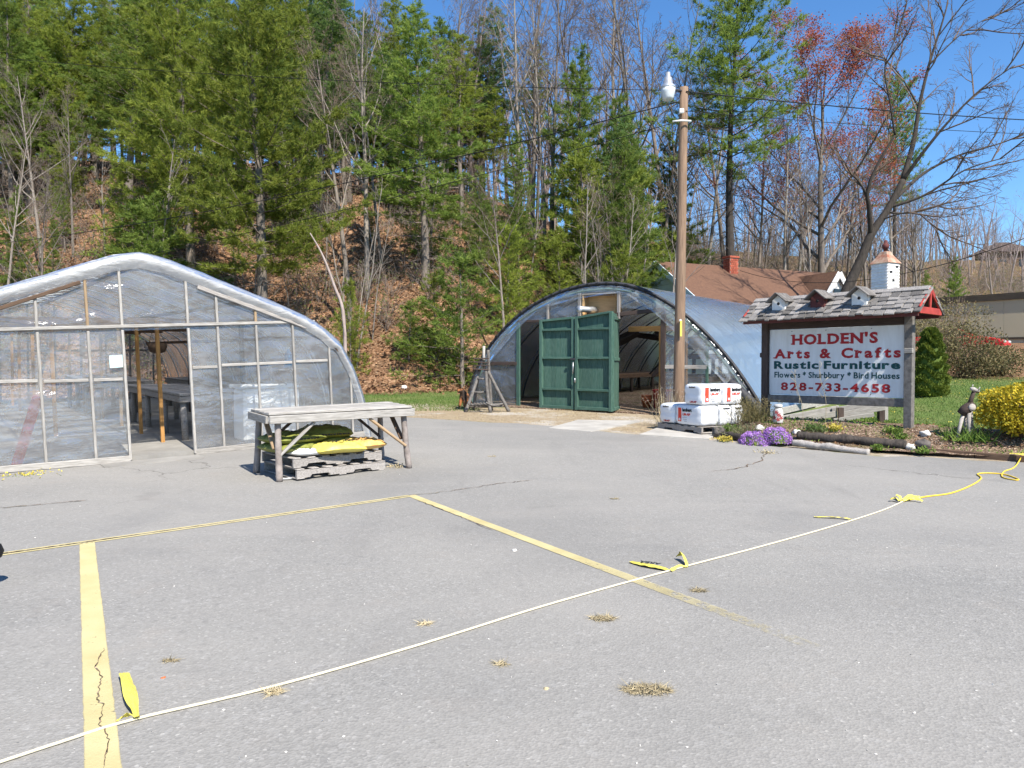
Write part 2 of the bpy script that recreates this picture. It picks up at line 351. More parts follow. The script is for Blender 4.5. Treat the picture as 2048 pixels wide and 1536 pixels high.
# ------------------------------------------------------------------ mesh helpers
def link(o, parent=None):
    COL.objects.link(o)
    if parent is not None: o.parent = parent
    return o
def wm(o):
    m = o.matrix_basis.copy(); p = o.parent
    while p is not None: m = p.matrix_basis @ m; p = p.parent
    return m
def tag(o, label=None, cat=None, group=None, kind=None):
    if label: o['label'] = label
    if cat: o['category'] = cat
    if group: o['group'] = group
    if kind: o['kind'] = kind
    return o
def thing(name, label, cat, loc=(0, 0, 0), rz=0.0, group=None):
    o = bpy.data.objects.new(name, None); COL.objects.link(o)
    o.empty_display_size = .2; o.location = loc; o.rotation_euler = (0, 0, rz)
    return tag(o, label, cat, group)
def np_mesh(name, V, F, mat, smooth=False):
    """fast mesh from numpy: V (n,3), F (m,3 or 4)"""
    V = np.asarray(V, np.float32); F = np.asarray(F, np.int32); k = F.shape[1]
    me = bpy.data.meshes.new(name); me.vertices.add(len(V)); me.vertices.foreach_set('co', V.ravel())
    me.loops.add(F.size); me.loops.foreach_set('vertex_index', F.ravel())
    me.polygons.add(len(F)); me.polygons.foreach_set('loop_start', np.arange(0, F.size, k, dtype=np.int32))
    me.polygons.foreach_set('loop_total', np.full(len(F), k, np.int32))
    if smooth: me.polygons.foreach_set('use_smooth', np.ones(len(F), bool))
    me.update(calc_edges=True)
    if mat: me.materials.append(MATS[mat])
    return me
def obj_of(me, name, parent=None):
    o = bpy.data.objects.new(name, me); link(o, parent); return o
class MB:
    """collects faces of ONE piece; build() links it as one mesh object (coordinates are world ones)"""
    def __init__(s): s.v = []; s.f = []; s.sm = []
    def add(s, V, F, smooth=False):
        b = len(s.v); s.v += [Vector(p) for p in V]; s.f += [tuple(i + b for i in f) for f in F]; s.sm += [smooth] * len(F); return s
    def box(s, c, d, M=None, b=0.0):
        V, F = cbox(d[0], d[1], d[2], b); M = M or Matrix.Identity(3); c = Vector(c)
        return s.add([c + M @ Vector(p) for p in V], F)
    def bar(s, p, q, w, h, up=(0, 0, 1), b=0.0):
        p = Vector(p); q = Vector(q); M = frame(q - p, up)
        return s.box((p + q) / 2, ((q - p).length, w, h), M, b)
    def tube(s, pts, rad, n=8, cap=True, smooth=True):
        V, F = tube_vf(pts, rad, n, cap); return s.add(V, F, smooth)
    def lathe(s, c, prof, n=16, M=None):
        """prof: list of (r, z)"""
        M = M or Matrix.Identity(3); c = Vector(c); V = []; F = []
        for r, z in prof:
            for i in range(n):
                a = 2 * math.pi * i / n; V.append(c + M @ Vector((r * math.cos(a), r * math.sin(a), z)))
        for j in range(len(prof) - 1):
            for i in range(n): F.append((j * n + i, j * n + (i + 1) % n, (j + 1) * n + (i + 1) % n, (j + 1) * n + i))
        F.append(tuple(range(n))[::-1]); F.append(tuple((len(prof) - 1) * n + i for i in range(n)))
        return s.add(V, F, True)
    def grid(s, fn, nu, nv, smooth=True):
        V = [fn(i / nu, j / nv) for j in range(nv + 1) for i in range(nu + 1)]
        F = [(j * (nu + 1) + i, j * (nu + 1) + i + 1, (j + 1) * (nu + 1) + i + 1, (j + 1) * (nu + 1) + i) for j in range(nv) for i in range(nu)]
        return s.add(V, F, smooth)
    def prism(s, poly, off):
        """closed polygon (world points) pushed along off"""
        off = Vector(off); n = len(poly); V = [Vector(p) for p in poly] + [Vector(p) + off for p in poly]
        F = [tuple(range(n))[::-1], tuple(range(n, 2 * n))] + [(i, (i + 1) % n, n + (i + 1) % n, n + i) for i in range(n)]
        return s.add(V, F)
    def build(s, name, mat, parent=None, label=None, cat=None, group=None, kind=None, pivot=None):
        V = s.v; me = bpy.data.meshes.new(name)
        if parent is not None: I = wm(parent).inverted(); V = [I @ p for p in V]
        loc = Vector((0, 0, 0))
        if parent is None and pivot is not None: loc = Vector(pivot); V = [p - loc for p in V]
        me.from_pydata([tuple(p) for p in V], [], s.f)
        me.polygons.foreach_set('use_smooth', s.sm); me.update()
        if mat: me.materials.append(MATS[mat])
        o = obj_of(me, name, parent)
        if parent is None: o.location = loc
        return tag(o, label, cat, group, kind)
def frame(x, up=(0, 0, 1)):
    x = Vector(x).normalized(); u = Vector(up)
    if abs(x.dot(u)) > .98: u = Vector((0, 1, 0)) if abs(x.y) < .9 else Vector((1, 0, 0))
    y = u.cross(x).normalized(); z = x.cross(y)
    return Matrix((x, y, z)).transposed()
def cbox(dx, dy, dz, b=0.0):
    x, y, z = dx / 2, dy / 2, dz / 2
    if b <= 0:
        V = [(sx * x, sy * y, sz * z) for sx in (-1, 1) for sy in (-1, 1) for sz in (-1, 1)]
        return V, [(0, 1, 3, 2), (4, 6, 7, 5), (0, 4, 5, 1), (2, 3, 7, 6), (0, 2, 6, 4), (1, 5, 7, 3)]
    b = min(b, x * .9, y * .9, z * .9); V = []; idx = {}
    for sx in (-1, 1):
        for sy in (-1, 1):
            for sz in (-1, 1):
                for a in range(3):
                    p = [sx * (x - b), sy * (y - b), sz * (z - b)]; p[a] += (sx, sy, sz)[a] * b
                    idx[sx, sy, sz, a] = len(V); V.append(tuple(p))
    F = []
    for a in range(3):
        o1, o2 = [k for k in range(3) if k != a]
        for sg in (-1, 1):
            q = []
            for s1, s2 in ((-1, -1), (1, -1), (1, 1), (-1, 1)):
                k = [0, 0, 0]; k[a] = sg; k[o1] = s1; k[o2] = s2; q.append(idx[k[0], k[1], k[2], a])
            F.append(tuple(q))
        for s1 in (-1, 1):
            for s2 in (-1, 1):
                k = [0, 0, 0]; k[o1] = s1; k[o2] = s2; q = []
                k[a] = -1; q.append(idx[k[0], k[1], k[2], o1]); q.append(idx[k[0], k[1], k[2], o2])
                k[a] = 1; q.append(idx[k[0], k[1], k[2], o2]); q.append(idx[k[0], k[1], k[2], o1]); F.append(tuple(q))
    for sx in (-1, 1):
        for sy in (-1, 1):
            for sz in (-1, 1): F.append(tuple(idx[sx, sy, sz, a] for a in range(3)))
    return V, F
def tube_vf(pts, rad, n=8, cap=True):
    pts = [Vector(p) for p in pts]; m = len(pts)
    if isinstance(rad, (int, float)): rad = [rad] * m
    V = []; F = []; up = Vector((0, 0, 1))
    for i, p in enumerate(pts):
        d = (pts[min(i + 1, m - 1)] - pts[max(i - 1, 0)]).normalized()
        a = d.cross(up)
        if a.length < .05: a = d.cross(Vector((0, 1, 0)))
        a.normalize(); b = a.cross(d)
        for k in range(n):
            t = 2 * math.pi * k / n; V.append(p + a * (rad[i] * math.cos(t)) + b * (rad[i] * math.sin(t)))
    for i in range(m - 1):
        for k in range(n): F.append((i * n + k, i * n + (k + 1) % n, (i + 1) * n + (k + 1) % n, (i + 1) * n + k))
    if cap: F.append(tuple(range(n))[::-1]); F.append(tuple((m - 1) * n + k for k in range(n)))
    return V, F
def spline(pts, k=6):
    pts = [Vector(p) for p in pts]; out = []
    for i in range(len(pts) - 1):
        a = pts[max(i - 1, 0)]; b = pts[i]; c = pts[i + 1]; d = pts[min(i + 2, len(pts) - 1)]
        for j in range(k):
            t = j / k; out.append(.5 * ((2 * b) + (c - a) * t + (2 * a - 5 * b + 4 * c - d) * t * t + (3 * b - a - 3 * c + d) * t ** 3))
    out.append(pts[-1]); return out
RB = random.Random(5)
def plank(name, p, q, w, h, mat, parent, up=(0, 0, 1), b=.006, jit=.0):
    """one board: own object with its length along its local X (the grain follows it); world coordinates"""
    p = Vector(p); q = Vector(q)
    M = frame(q - p, up).to_4x4(); M.translation = (p + q) / 2
    V, F = cbox((q - p).length, w, h, b)
    if jit: V = [(v[0] + RB.uniform(-jit, jit), v[1] + RB.uniform(-jit, jit) * .4, v[2] + RB.uniform(-jit, jit) * .3) for v in V]
    me = bpy.data.meshes.new(name); me.from_pydata(V, [], F); me.update(); me.materials.append(MATS[mat])
    o = obj_of(me, name, parent); o.matrix_basis = (wm(parent).inverted() @ M) if parent is not None else M
    return o
def copy_thing(root, loc=None, rz=None, label=None, scale=None):
    r = root.copy(); COL.objects.link(r)
    for ch in root.children:
        c = ch.copy(); COL.objects.link(c); c.parent = r
        for g in ch.children:
            d = g.copy(); COL.objects.link(d); d.parent = c
    if loc is not None: r.location = loc
    if rz is not None: r.rotation_euler[2] = rz
    if scale is not None: r.scale = scale
    if label: r['label'] = label
    return r
def text_mesh(s, size, mat, extrude=.002, bold=0.0, xs=1.0, align='CENTER', spacing=1.0):
    cu = bpy.data.curves.new('lettering', 'FONT'); cu.body = s; cu.size = size; cu.align_x = align; cu.extrude = extrude
    cu.offset = bold; cu.space_character = spacing; cu.resolution_u = 3
    o = bpy.data.objects.new('lettering', cu); COL.objects.link(o)
    dg = bpy.context.evaluated_depsgraph_get(); me = bpy.data.meshes.new_from_object(o.evaluated_get(dg))
    bpy.data.objects.remove(o); bpy.data.curves.remove(cu)
    me.materials.clear(); me.materials.append(MATS[mat])
    return me
def put_text(s, org, ex, ez, size, mat, parent, width=None, bold=0.0, extrude=.002, name='lettering', proud=.004, spacing=1.0):
    """flat letters standing on a face: org = middle of the baseline, ex = reading direction, ez = up; size = capital height"""
    me = text_mesh(s, size / .70, mat, extrude, bold, spacing=spacing)
    co = np.zeros(len(me.vertices) * 3, np.float32); me.vertices.foreach_get('co', co); co = co.reshape(-1, 3)
    if width:
        k = width / (co[:, 0].max() - co[:, 0].min()); mid = (co[:, 0].max() + co[:, 0].min()) / 2; co[:, 0] = (co[:, 0] - mid) * k
        me.vertices.foreach_set('co', co.ravel()); me.update()
    ex = Vector(ex).normalized(); ez = Vector(ez).normalized(); nn = ex.cross(ez)
    M = Matrix((ex, ez, nn)).transposed().to_4x4(); M.translation = Vector(org) + nn * proud
    o = obj_of(me, name, parent); o.matrix_basis = wm(parent).inverted() @ M; return o, co

# ------------------------------------------------------------------ ground sheet (lot, lawn and wooded hill in one surface)
def edge_y(x):      # back edge of the asphalt
    return np.interp(x, [-30, -3.2, -1.2, .78, 2.55, 3.53, 5.24, 7.2, 12, 40], [17.2, 16.9, 15.9, 14.8, 13.4, 12.6, 11.2, 10.2, 9.0, 8.0])
xs = np.concatenate([np.linspace(-900, -110, 9), np.linspace(-95, -32, 34), np.linspace(-30, 34, 161), np.linspace(36, 115, 40), np.linspace(140, 900, 8)])
ys = np.concatenate([np.linspace(-300, -10, 8), np.linspace(-4, 8, 10), np.linspace(8.5, 62, 150), np.linspace(63, 150, 60), np.linspace(165, 1500, 12)])
GX, GY = np.meshgrid(xs, ys); GZ = T(np.clip(GX, -110, 130), np.clip(GY, -20, 190))
nx, ny = len(xs), len(ys)
V = np.stack([GX, GY, GZ], -1).reshape(-1, 3)
i, j = np.meshgrid(np.arange(nx - 1), np.arange(ny - 1)); a = (j * nx + i).ravel()
me = np_mesh('ground', V, np.stack([a, a + 1, a + 1 + nx, a + nx], -1), 'ground_cover', True)
yf = np.interp(GX, YF_X, YF_Y)
lit = sm(-6.5, -1.5, GY - yf) * (1 - .55 * sm(9, 13, GX) * (1 - sm(2, 9, GY - yf)))
lit = np.where((GX < 2) & (GX > -7), sm(-4.5, -.5, GY - yf), lit)
lit = np.maximum(lit, .75 * sm(24, 27, GY) * sm(9, 12, GX) * (1 - sm(30, 40, GX)))
lit = lit * (1 - .35 * sm(8, 14, GX) * sm(40, 46, GY))
dryv = sm(-.6, .6, GY - edge_y(GX) + .3) * (1 - sm(2.8, 5.0, GY - edge_y(GX))) * sm(-4.5, -2.5, GX) * (1 - sm(3.2, 5.0, GX))
dryv = np.maximum(dryv, sm(16.2, 16.9, GY) * (1 - sm(18.6, 19.8, GY)) * sm(-3.0, -1.0, GX) * (1 - sm(3, 6, GX)))
dryv = np.maximum(dryv, .8 * sm(-.8, .0, GY - edge_y(GX)) * (1 - sm(.4, 1.2, GY - edge_y(GX))) * sm(3, 3.5, GX))
ca = me.color_attributes.new('cover', 'FLOAT_COLOR', 'POINT')
ca.data.foreach_set('color', np.stack([lit, dryv, 0 * lit, 0 * lit + 1], -1).astype(np.float32).ravel())
tag(obj_of(me, 'ground'), kind='structure')

# asphalt sheet, its back edge crumbling
rg = np.random.default_rng(3)
ax = np.concatenate([np.linspace(-40, -14, 14), np.linspace(-13.5, 14, 221), np.linspace(15, 50, 16)])
prof = edge_y(ax) + .10 * np.sin(ax * 2.1) + .06 * np.sin(ax * 5.3 + 1) + rg.uniform(-.05, .05, len(ax))
tt = np.concatenate([np.linspace(0, .75, 16), np.linspace(.77, 1, 40)]); y0 = -25.0
AX = np.tile(ax, (len(tt), 1)); AY = y0 + (prof[None, :] - y0) * tt[:, None]
AZ = T(AX, AY) + .010; AZ[-1, :] -= .02
V = np.stack([AX, AY, AZ], -1).reshape(-1, 3); nx, ny = len(ax), len(tt)
i, j = np.meshgrid(np.arange(nx - 1), np.arange(ny - 1)); a = (j * nx + i).ravel()
tag(obj_of(np_mesh('asphalt', V, np.stack([a, a + 1, a + 1 + nx, a + nx], -1), 'asphalt', True), 'asphalt'), kind='structure')
LOT = .010

def stripe(name, pts, widths, wear, label, nsub=60, gap=None):
    """painted line on the lot; pts are ground points, wear (0-1) per point"""
    pts = [Vector(p) for p in pts]; L = [0]
    for q, r in zip(pts, pts[1:]): L.append(L[-1] + (r - q).length)
    u = np.linspace(0, L[-1], nsub + 1)
    X = np.interp(u, L, [p.x for p in pts]); Y = np.interp(u, L, [p.y for p in pts]); Wd = np.interp(u, L, widths); We = np.interp(u, L, wear)
    dx = np.gradient(X); dy = np.gradient(Y); s_ = np.hypot(dx, dy); nxn, nyn = -dy / s_, dx / s_
    cols = [-.5, -.46, 0, .46, .5] if gap is None else [-.5, -.44, -gap, gap, .44, .5]
    vs = []; wv = []
    for k in range(nsub + 1):
        j = RB.uniform(-.0015, .0015)
        for c in cols:
            x = X[k] + nxn[k] * (c * Wd[k] + j); y = Y[k] + nyn[k] * (c * Wd[k] + j)
            vs.append((x, y, Tz(x, y) + LOT + .004)); wv.append(min(1, We[k] + (.30 if abs(c) == .5 else 0)))
    m = len(cols); F = []
    for k in range(nsub):
        for c in range(m - 1):
            if gap is not None and c == 2: continue
            F.append((k * m + c, k * m + c + 1, (k + 1) * m + c + 1, (k + 1) * m + c))
    me = np_mesh(name, vs, F, 'road_paint'); at_ = me.attributes.new('wear', 'FLOAT', 'POINT'); at_.data.foreach_set('value', np.array(wv, np.float32))
    return tag(obj_of(me, name), label, 'road marking')
def seg(a, b, n): return [a.lerp(b, k / n) for k in range(n + 1)]
la, lb = G(174, 1088), G(207, 1545)
lb2 = lb + (lb - la).normalized() * 1.2
stripe('parking_line', [la, lb, lb2], [.105, .112, .112], [.02, .08, .14], 'wide yellow parking line with a jagged crack, under the lower left tape scrap', 90)
ra, rb = G(822, 993), G(1632, 1300)
stripe('parking_line', [ra, ra.lerp(rb, .6), rb], [.10, .10, .10], [.05, .10, .62], 'yellow parking line crossed by the rope and fading out at its near end', 90)
fa = G(0, 1112); fd = (G(820, 994) - fa)
stripe('parking_line', [fa - fd * .25, fa, fa + fd], [.105, .105, .105], [.05, .02, .05], 'thin double yellow line with a brown seam joining the two parking lines', 120, gap=.13)
# cracks: narrow grooves of dark dirt
def crack(pts, w, label, jit=.02, k=5):
    pts = [G(*p) for p in pts]; out = []
    for a, b in zip(pts, pts[1:]):
        for i in range(k): out.append(a.lerp(b, i / k) + Vector((RB.uniform(-jit, jit), RB.uniform(-jit, jit), 0)))
    out.append(pts[-1]); V = []; F = []
    for i, p in enumerate(out):
        d = (out[min(i + 1, len(out) - 1)] - out[max(0, i - 1)]).normalized(); nn = Vector((-d.y, d.x, 0)); ww = w * RB.uniform(.3, 1.3) * (.25 if i in (0, len(out) - 1) else 1)
        for sgn in (-1, 1):
            q = p + nn * ww * sgn * .5; V.append((q.x, q.y, Tz(q.x, q.y) + LOT + .0075))
    for i in range(len(out) - 1): F.append((2 * i, 2 * i + 1, 2 * i + 3, 2 * i + 2))
    tag(obj_of(np_mesh('pavement_crack', V, F, 'mulch'), 'pavement_crack'), label, 'crack')
crack([(209, 1303), (197, 1322), (192, 1340), (203, 1362), (201, 1375), (194, 1398), (196, 1410), (210, 1416), (203, 1440), (199, 1456), (210, 1470), (219, 1488), (212, 1520), (207, 1545)], .0055, 'jagged dark crack running down the wide yellow parking line', .006, 4)
crack([(0, 1112), (175, 1087), (500, 1041), (820, 994)], .016, 'long brown seam running between the thin double yellow lines', .006, 26)
crack([(820, 994), (900, 985), (1010, 968), (1062, 963)], .014, 'thin crack wandering right from the corner of the yellow lines', .03, 8)
crack([(0, 1019), (60, 1014), (175, 1003)], .02, 'short crack in the asphalt before the left greenhouse', .03, 8)
crack([(1425, 945), (1480, 938), (1520, 925), (1535, 905)], .014, 'crack running to the weeds below the purple flowers', .03, 8)
crack([(835, 1003), (905, 1030), (985, 1064)], .008, 'hairline crack along the far end of the fading yellow line', .012, 10)

def slab(name, pts, h, mat, label=None, kind='structure', cat=None):
    pts = [Vector((p.x, p.y, Tz(p.x, p.y) - .05)) for p in pts]; mb = MB()
    top = [Vector((p.x, p.y, p.z + .05 + h)) for p in pts]; n_ = len(pts)
    mb.add(pts + top, [tuple(range(n_, 2 * n_))] + [(i, (i + 1) % n_, n_ + (i + 1) % n_, n_ + i) for i in range(n_)])
    return mb.build(name, mat, kind=kind)
slab('concrete_pad', [G(1096, 858), G(1182, 865), G(1288, 843), G(1156, 841)], .02, 'concrete')
slab('concrete_pad', [G(1279, 872), G(1418, 881), G(1440, 866), G(1330, 852)], .03, 'concrete')
# ------------------------------------------------------------------ left greenhouse (gabled hoop house under clear film)
B1 = Vector((-5.02, 10.5, 0)); E1 = Vector((.78, .625, 0)).normalized(); A1 = Vector((-.625, .78, 0)).normalized(); S0 = -.204; LEN1 = 13.0
def gz1(s, v): p = B1 + E1 * s + A1 * v; return Tz(p.x, p.y)
def W1(s, v, z):
    """s along the front, v into the house, z above the ground there; the whole frame leans a little to the left"""
    lean = .045 * max(0, 1 - v / 10)
    p = B1 + E1 * (s - lean * z) + A1 * v; q = B1 + E1 * s + A1 * v; p.z = Tz(q.x, q.y) + z; return p
_pu = [0, .3, .7, 1.42, 2.0, 2.4, 2.75, 2.98, 3.2, 3.36, 3.47]; _pz = [2.95, 2.90, 2.75, 2.47, 2.24, 2.06, 1.84, 1.62, 1.2, .7, 0.0]
def prof1(s): return float(np.interp(abs(s - S0), _pu, _pz))
def arc1(t, inset=0.0):
    """t in -1..1 round the hoop -> (s, z)"""
    L = [0]
    for a in range(len(_pu) - 1): L.append(L[-1] + math.hypot(_pu[a + 1] - _pu[a], _pz[a + 1] - _pz[a]))
    d = abs(t) * L[-1]; u = float(np.interp(d, L, _pu)); z = float(np.interp(d, L, _pz))
    k = 1 - inset / 2.2
    return S0 + math.copysign(u * (1 - inset / 3.4), t), z * k
gh1 = thing('greenhouse', 'clear plastic greenhouse with a gabled front and open doorway, behind the work table', 'greenhouse', W1(0, 0, 0))
FLOOR1 = .035
slab('greenhouse_floor', [W1(-3.6, -.02, 0), W1(3.2, -.02, 0), W1(3.2, LEN1, 0), W1(-3.6, LEN1, 0)], FLOOR1, 'concrete_grey')
# doorway apron
slab('concrete_pad', [W1(-.86, -.42, 0), W1(.42, -.42, 0), W1(.42, -.03, 0), W1(-.86, -.03, 0)], .018, 'concrete_grey')
def s_of(px):
    k = (px - CX) / FPX; return (k * B1.y - B1.x) / (E1.x - k * E1.y)
def hdr(s): return 1.80 + .035 * (s + 2)          # height of the header above ground
def stud(s0, z0, z1, mat='wood_weathered', w=.04, v=-.035):
    plank('stud', W1(s0, v, z0), W1(s0, v, z1), .035, w, mat, gh1, up=tuple(A1), jit=.003)
studs = [(-3.0, 0), (s_of(90), 0), (s_of(190), 0), (s_of(258), 1), (s_of(388), 1), (s_of(446), 0), (s_of(522), 0), (s_of(594), 0), (s_of(664), 0), (s_of(704), 0)]
for k, (s, door) in enumerate(studs):
    stud(s, .03, min(hdr(s), prof1(s) - .1), w=.06 if door else .042, mat='wood_weathered')
    if prof1(s) - .28 > hdr(s) + .15: stud(s, hdr(s) + .05, prof1(s) - .2, mat='wood_tan' if k in (2, 6) else 'wood_weathered')
DL, DR = s_of(258), s_of(388)
plank('header', W1(-3.1, -.045, hdr(-3.1) + .02), W1(2.35, -.045, hdr(2.35) + .02), .03, .045, 'wood_weathered', gh1, jit=.004)
plank('sill', W1(-3.45, -.05, .05), W1(DL, -.05, .05), .035, .09, 'wood_weathered', gh1, jit=.004)
plank('sill', W1(DR, -.05, .05), W1(3.15, -.05, .05), .035, .09, 'wood_weathered', gh1, jit=.004)
for (a, b, z) in [(-3.3, s_of(90), 1.18), (s_of(90), s_of(190), 1.17), (s_of(190), DL, 1.17), (DR, s_of(446), 1.30), (s_of(446), s_of(594), 1.32), (s_of(594), s_of(664), 1.33)]:
    plank('girt', W1(a + .03, -.03, z), W1(b - .03, -.03, z), .02, .045, 'wood_weathered', gh1)
# brace boards under the roof edge
plank('brace', W1(-2.9, -.07, prof1(-2.9) - .20), W1(-.95, -.07, prof1(-.95) - .24), .02, .05, 'wood_brown', gh1)
plank('brace', W1(.55, -.07, prof1(.55) - .24), W1(2.2, -.07, prof1(2.2) - .18), .02, .06, 'wood_grey', gh1)
plank('brace', W1(2.42, -.07, 1.82), W1(2.95, -.07, 1.25), .02, .04, 'wood_brown', gh1)
plank('brace', W1(1.95, -.07, 2.1), W1(2.08, -.07, 1.93), .02, .04, 'wood_tan', gh1)
# wrinkled film sheets of the front
def wrinkle(s, z, seed, amp=.018):
    q = Vector((s * 2.2 + z * 1.1, z * 3.4 - s * .8, seed)); a = mnoise.noise(q) + .5 * mnoise.noise(q * 2.3)
    b = 1 - abs(mnoise.noise(Vector((s * 1.3 + z * 2.1, z * 5.2 + s * 1.7, seed + 9)))) * 2
    c = math.sin(s * 2.1 + z * 1.6 + 1.5 * mnoise.noise(Vector((s * .8, z * .8, seed)))); g = math.sin(s * 3.4 - z * 2.3 + seed)      # long tension folds
    return amp * (a + .9 * max(0, b - .55)) + .016 * (max(0, c) ** 6 + .7 * max(0, g) ** 8)
def film1(s0, s1, zlo, zhi, nu, nv, seed, v=-.012, mat='film_clear'):
    def fn(u, w_):
        s = s0 + (s1 - s0) * u; z = zlo(s) + (zhi(s) - zlo(s)) * w_
        edge = min(1, 6 * min(w_, 1 - w_) + .1)
        return W1(s, v - wrinkle(s, z, seed) * edge, z)
    MB().grid(fn, nu, nv).build('film_sheet', mat, gh1)
film1(-3.46, DL, lambda s: .03, lambda s: min(hdr(s), max(prof1(s) - .02, .04)), 70, 46, 1.3)
film1(DR, 3.24, lambda s: .03, lambda s: min(hdr(s), max(prof1(s) - .02, .04)), 76, 46, 5.1)
film1(-2.75, 2.3, lambda s: hdr(s) - .01, lambda s: max(prof1(s) - .03, hdr(s)), 110, 34, 8.7)
# roof film over hoops
NR = 46
def roof_fn(u, w_):
    s, z = arc1(u * 2 - 1); v = -.10 + (LEN1 + .1) * w_
    sag = -.05 * abs(math.sin(math.pi * v / 1.3)) * (1 if z > .5 else .3)
    return W1(s, v, max(0, z + sag + .01 * mnoise.noise(Vector((s * 3, v * 3, 2)))))
MB().grid(roof_fn, NR, 60).build('roof_film', 'film_roof', gh1)
# the film is rolled over the front edge: thick pale band
def roll_fn(u, w_):
    t = u * 2 - 1; s, z = arc1(t); s2, z2 = arc1(t, .17 if z > 1.6 else .12)
    a = w_ * math.pi * .5; k = math.sin(a)
    ss = s + (s2 - s) * w_; zz = z + (z2 - z) * w_
    bulge = .10 * math.cos(a) ** .6 if w_ < 1 else 0
    return W1(ss, -.06 - .07 * math.sin(math.pi * min(1, w_ * 1.05)) - .012 * mnoise.noise(Vector((ss * 6, zz * 6, w_ * 3))), max(.01, zz + .015 * mnoise.noise(Vector((ss * 4, w_ * 4, 7)))))
MB().grid(roll_fn, 90, 8).build('film_edge', 'film_roll', gh1)
for v in np.arange(.15, LEN1 + .01, 1.28):
    MB().tube([W1(*(lambda a: (a[0], v, max(a[1], .02)))(arc1(t, .04))) for t in np.linspace(-1, 1, 25)], .017, 6).build('hoop', 'galvanised', gh1)
for s in (S0, S0 - 1.5, S0 + 1.5, S0 - 2.7, S0 + 2.7):
    plank('purlin', W1(s, 0.05, prof1(s) - .16), W1(s, LEN1, prof1(s) - .16), .04, .07, 'wood_brown', gh1)
for v in (1.6, 4.2, 6.8, 9.4, 12.0):
    plank('tie_beam', W1(S0 - 2.35, v, 2.02), W1(S0 + 2.35, v, 2.02), .04, .09, 'wood_brown', gh1)
# posts that hold the purlins, along the aisle
for v in (1.35, 2.9, 4.6, 6.6, 9.0, 11.4):
    plank('post', W1(.27, v, FLOOR1), W1(.27, v, 2.05), .055, .06, 'wood_new' if v in (1.35, 2.9) else 'wood_tan', gh1, up=tuple(A1))
for v in (3.6, 6.9, 10.2, 12.2):
    plank('post', W1(-.95, v, FLOOR1), W1(-.95, v, 2.05), .06, .06, 'wood_new', gh1, up=tuple(A1))
for s, v in ((-2.35, 2.2), (-2.35, 6), (2.2, 3.2), (2.2, 7)):
    plank('post', W1(s, v, FLOOR1), W1(s, v, 2.02), .08, .08, 'wood_dark', gh1, up=tuple(A1))
# far end frame
for s in np.linspace(-3.1, 2.7, 10):
    plank('rear_stud', W1(s, LEN1, FLOOR1), W1(s, LEN1, max(.3, prof1(s) - .1)), .05, .05, 'wood_brown', gh1, up=tuple(A1))
film1(-3.4, 3.0, lambda s: .03, lambda s: max(prof1(s) - .03, .05), 40, 12, 3.3, LEN1 - .03, 'film_clear')
plank('rear_girt', W1(-3.2, LEN1, 1.5), W1(2.8, LEN1, 1.5), .05, .06, 'wood_brown', gh1)
plank('rear_girt', W1(-3.2, LEN1, 2.05), W1(2.8, LEN1, 2.05), .05, .06, 'wood_brown', gh1)
# notice stapled beside the doorway
pn = MB(); na, nb = s_of(228), s_of(254)
pn.prism([W1(na, -.066, 1.33), W1(nb, -.066, 1.34), W1(nb, -.066, 1.51), W1(na, -.066, 1.50)], A1 * .003)
notice = pn.build('notice', 'paper_teal', gh1)

def bench(name, label, s0, v0, s1, v1, H, nb_, mat, wfn, legmat='wood_grey', group=None, floor=FLOOR1):
    """slatted bench: boards run along v"""
    t = thing(name, label, 'bench', wfn((s0 + s1) / 2, (v0 + v1) / 2, floor), 0, group)
    w = (s1 - s0) / nb_
    for k in range(nb_):
        s = s0 + (k + .5) * w; dz = RB.uniform(-.004, .004)
        plank('board', wfn(s, v0 - RB.uniform(0, .03), H + dz), wfn(s, v1 + RB.uniform(0, .03), H + dz), w - .012, .035, mat, t, jit=.004)
    for s in (s0 + .03, s1 - .03): plank('side_rail', wfn(s, v0, H - .07), wfn(s, v1, H - .07), .04, .10, mat, t, jit=.003)
    for v in (v0 + .02, v1 - .02): plank('end_rail', wfn(s0 + .05, v, H - .071), wfn(s1 - .05, v, H - .071), .04, .10, mat, t)
    for v in np.linspace(v0 + .12, v1 - .12, max(2, int((v1 - v0) / 1.3) + 1)):
        for s in (s0 + .1, s1 - .1):
            MB().tube([wfn(s, v, floor), wfn(s + RB.uniform(-.02, .02), v, H - .03)], [.055, .05], 8).build('leg', legmat, t)
    return t
bench('potting_bench', 'grey slatted bench just inside the left greenhouse, right of the doorway', .52, 1.25, 1.55, 5.4, .82, 6, 'wood_grey', W1)
bench('potting_bench', 'farther dark slatted bench inside the left greenhouse, seen through the doorway', .05, 6.3, 1.25, 10.6, .86, 6, 'wood_grey', W1)
bench('potting_bench', 'long bench along the right wall of the left greenhouse, behind the film', 2.2, 1.6, 3.0, 9.5, .78, 5, 'wood_grey', W1)
bench('potting_bench', 'long bench along the left wall of the left greenhouse, behind the film', -3.1, 1.0, -2.2, 9.5, .80, 5, 'wood_grey', W1)
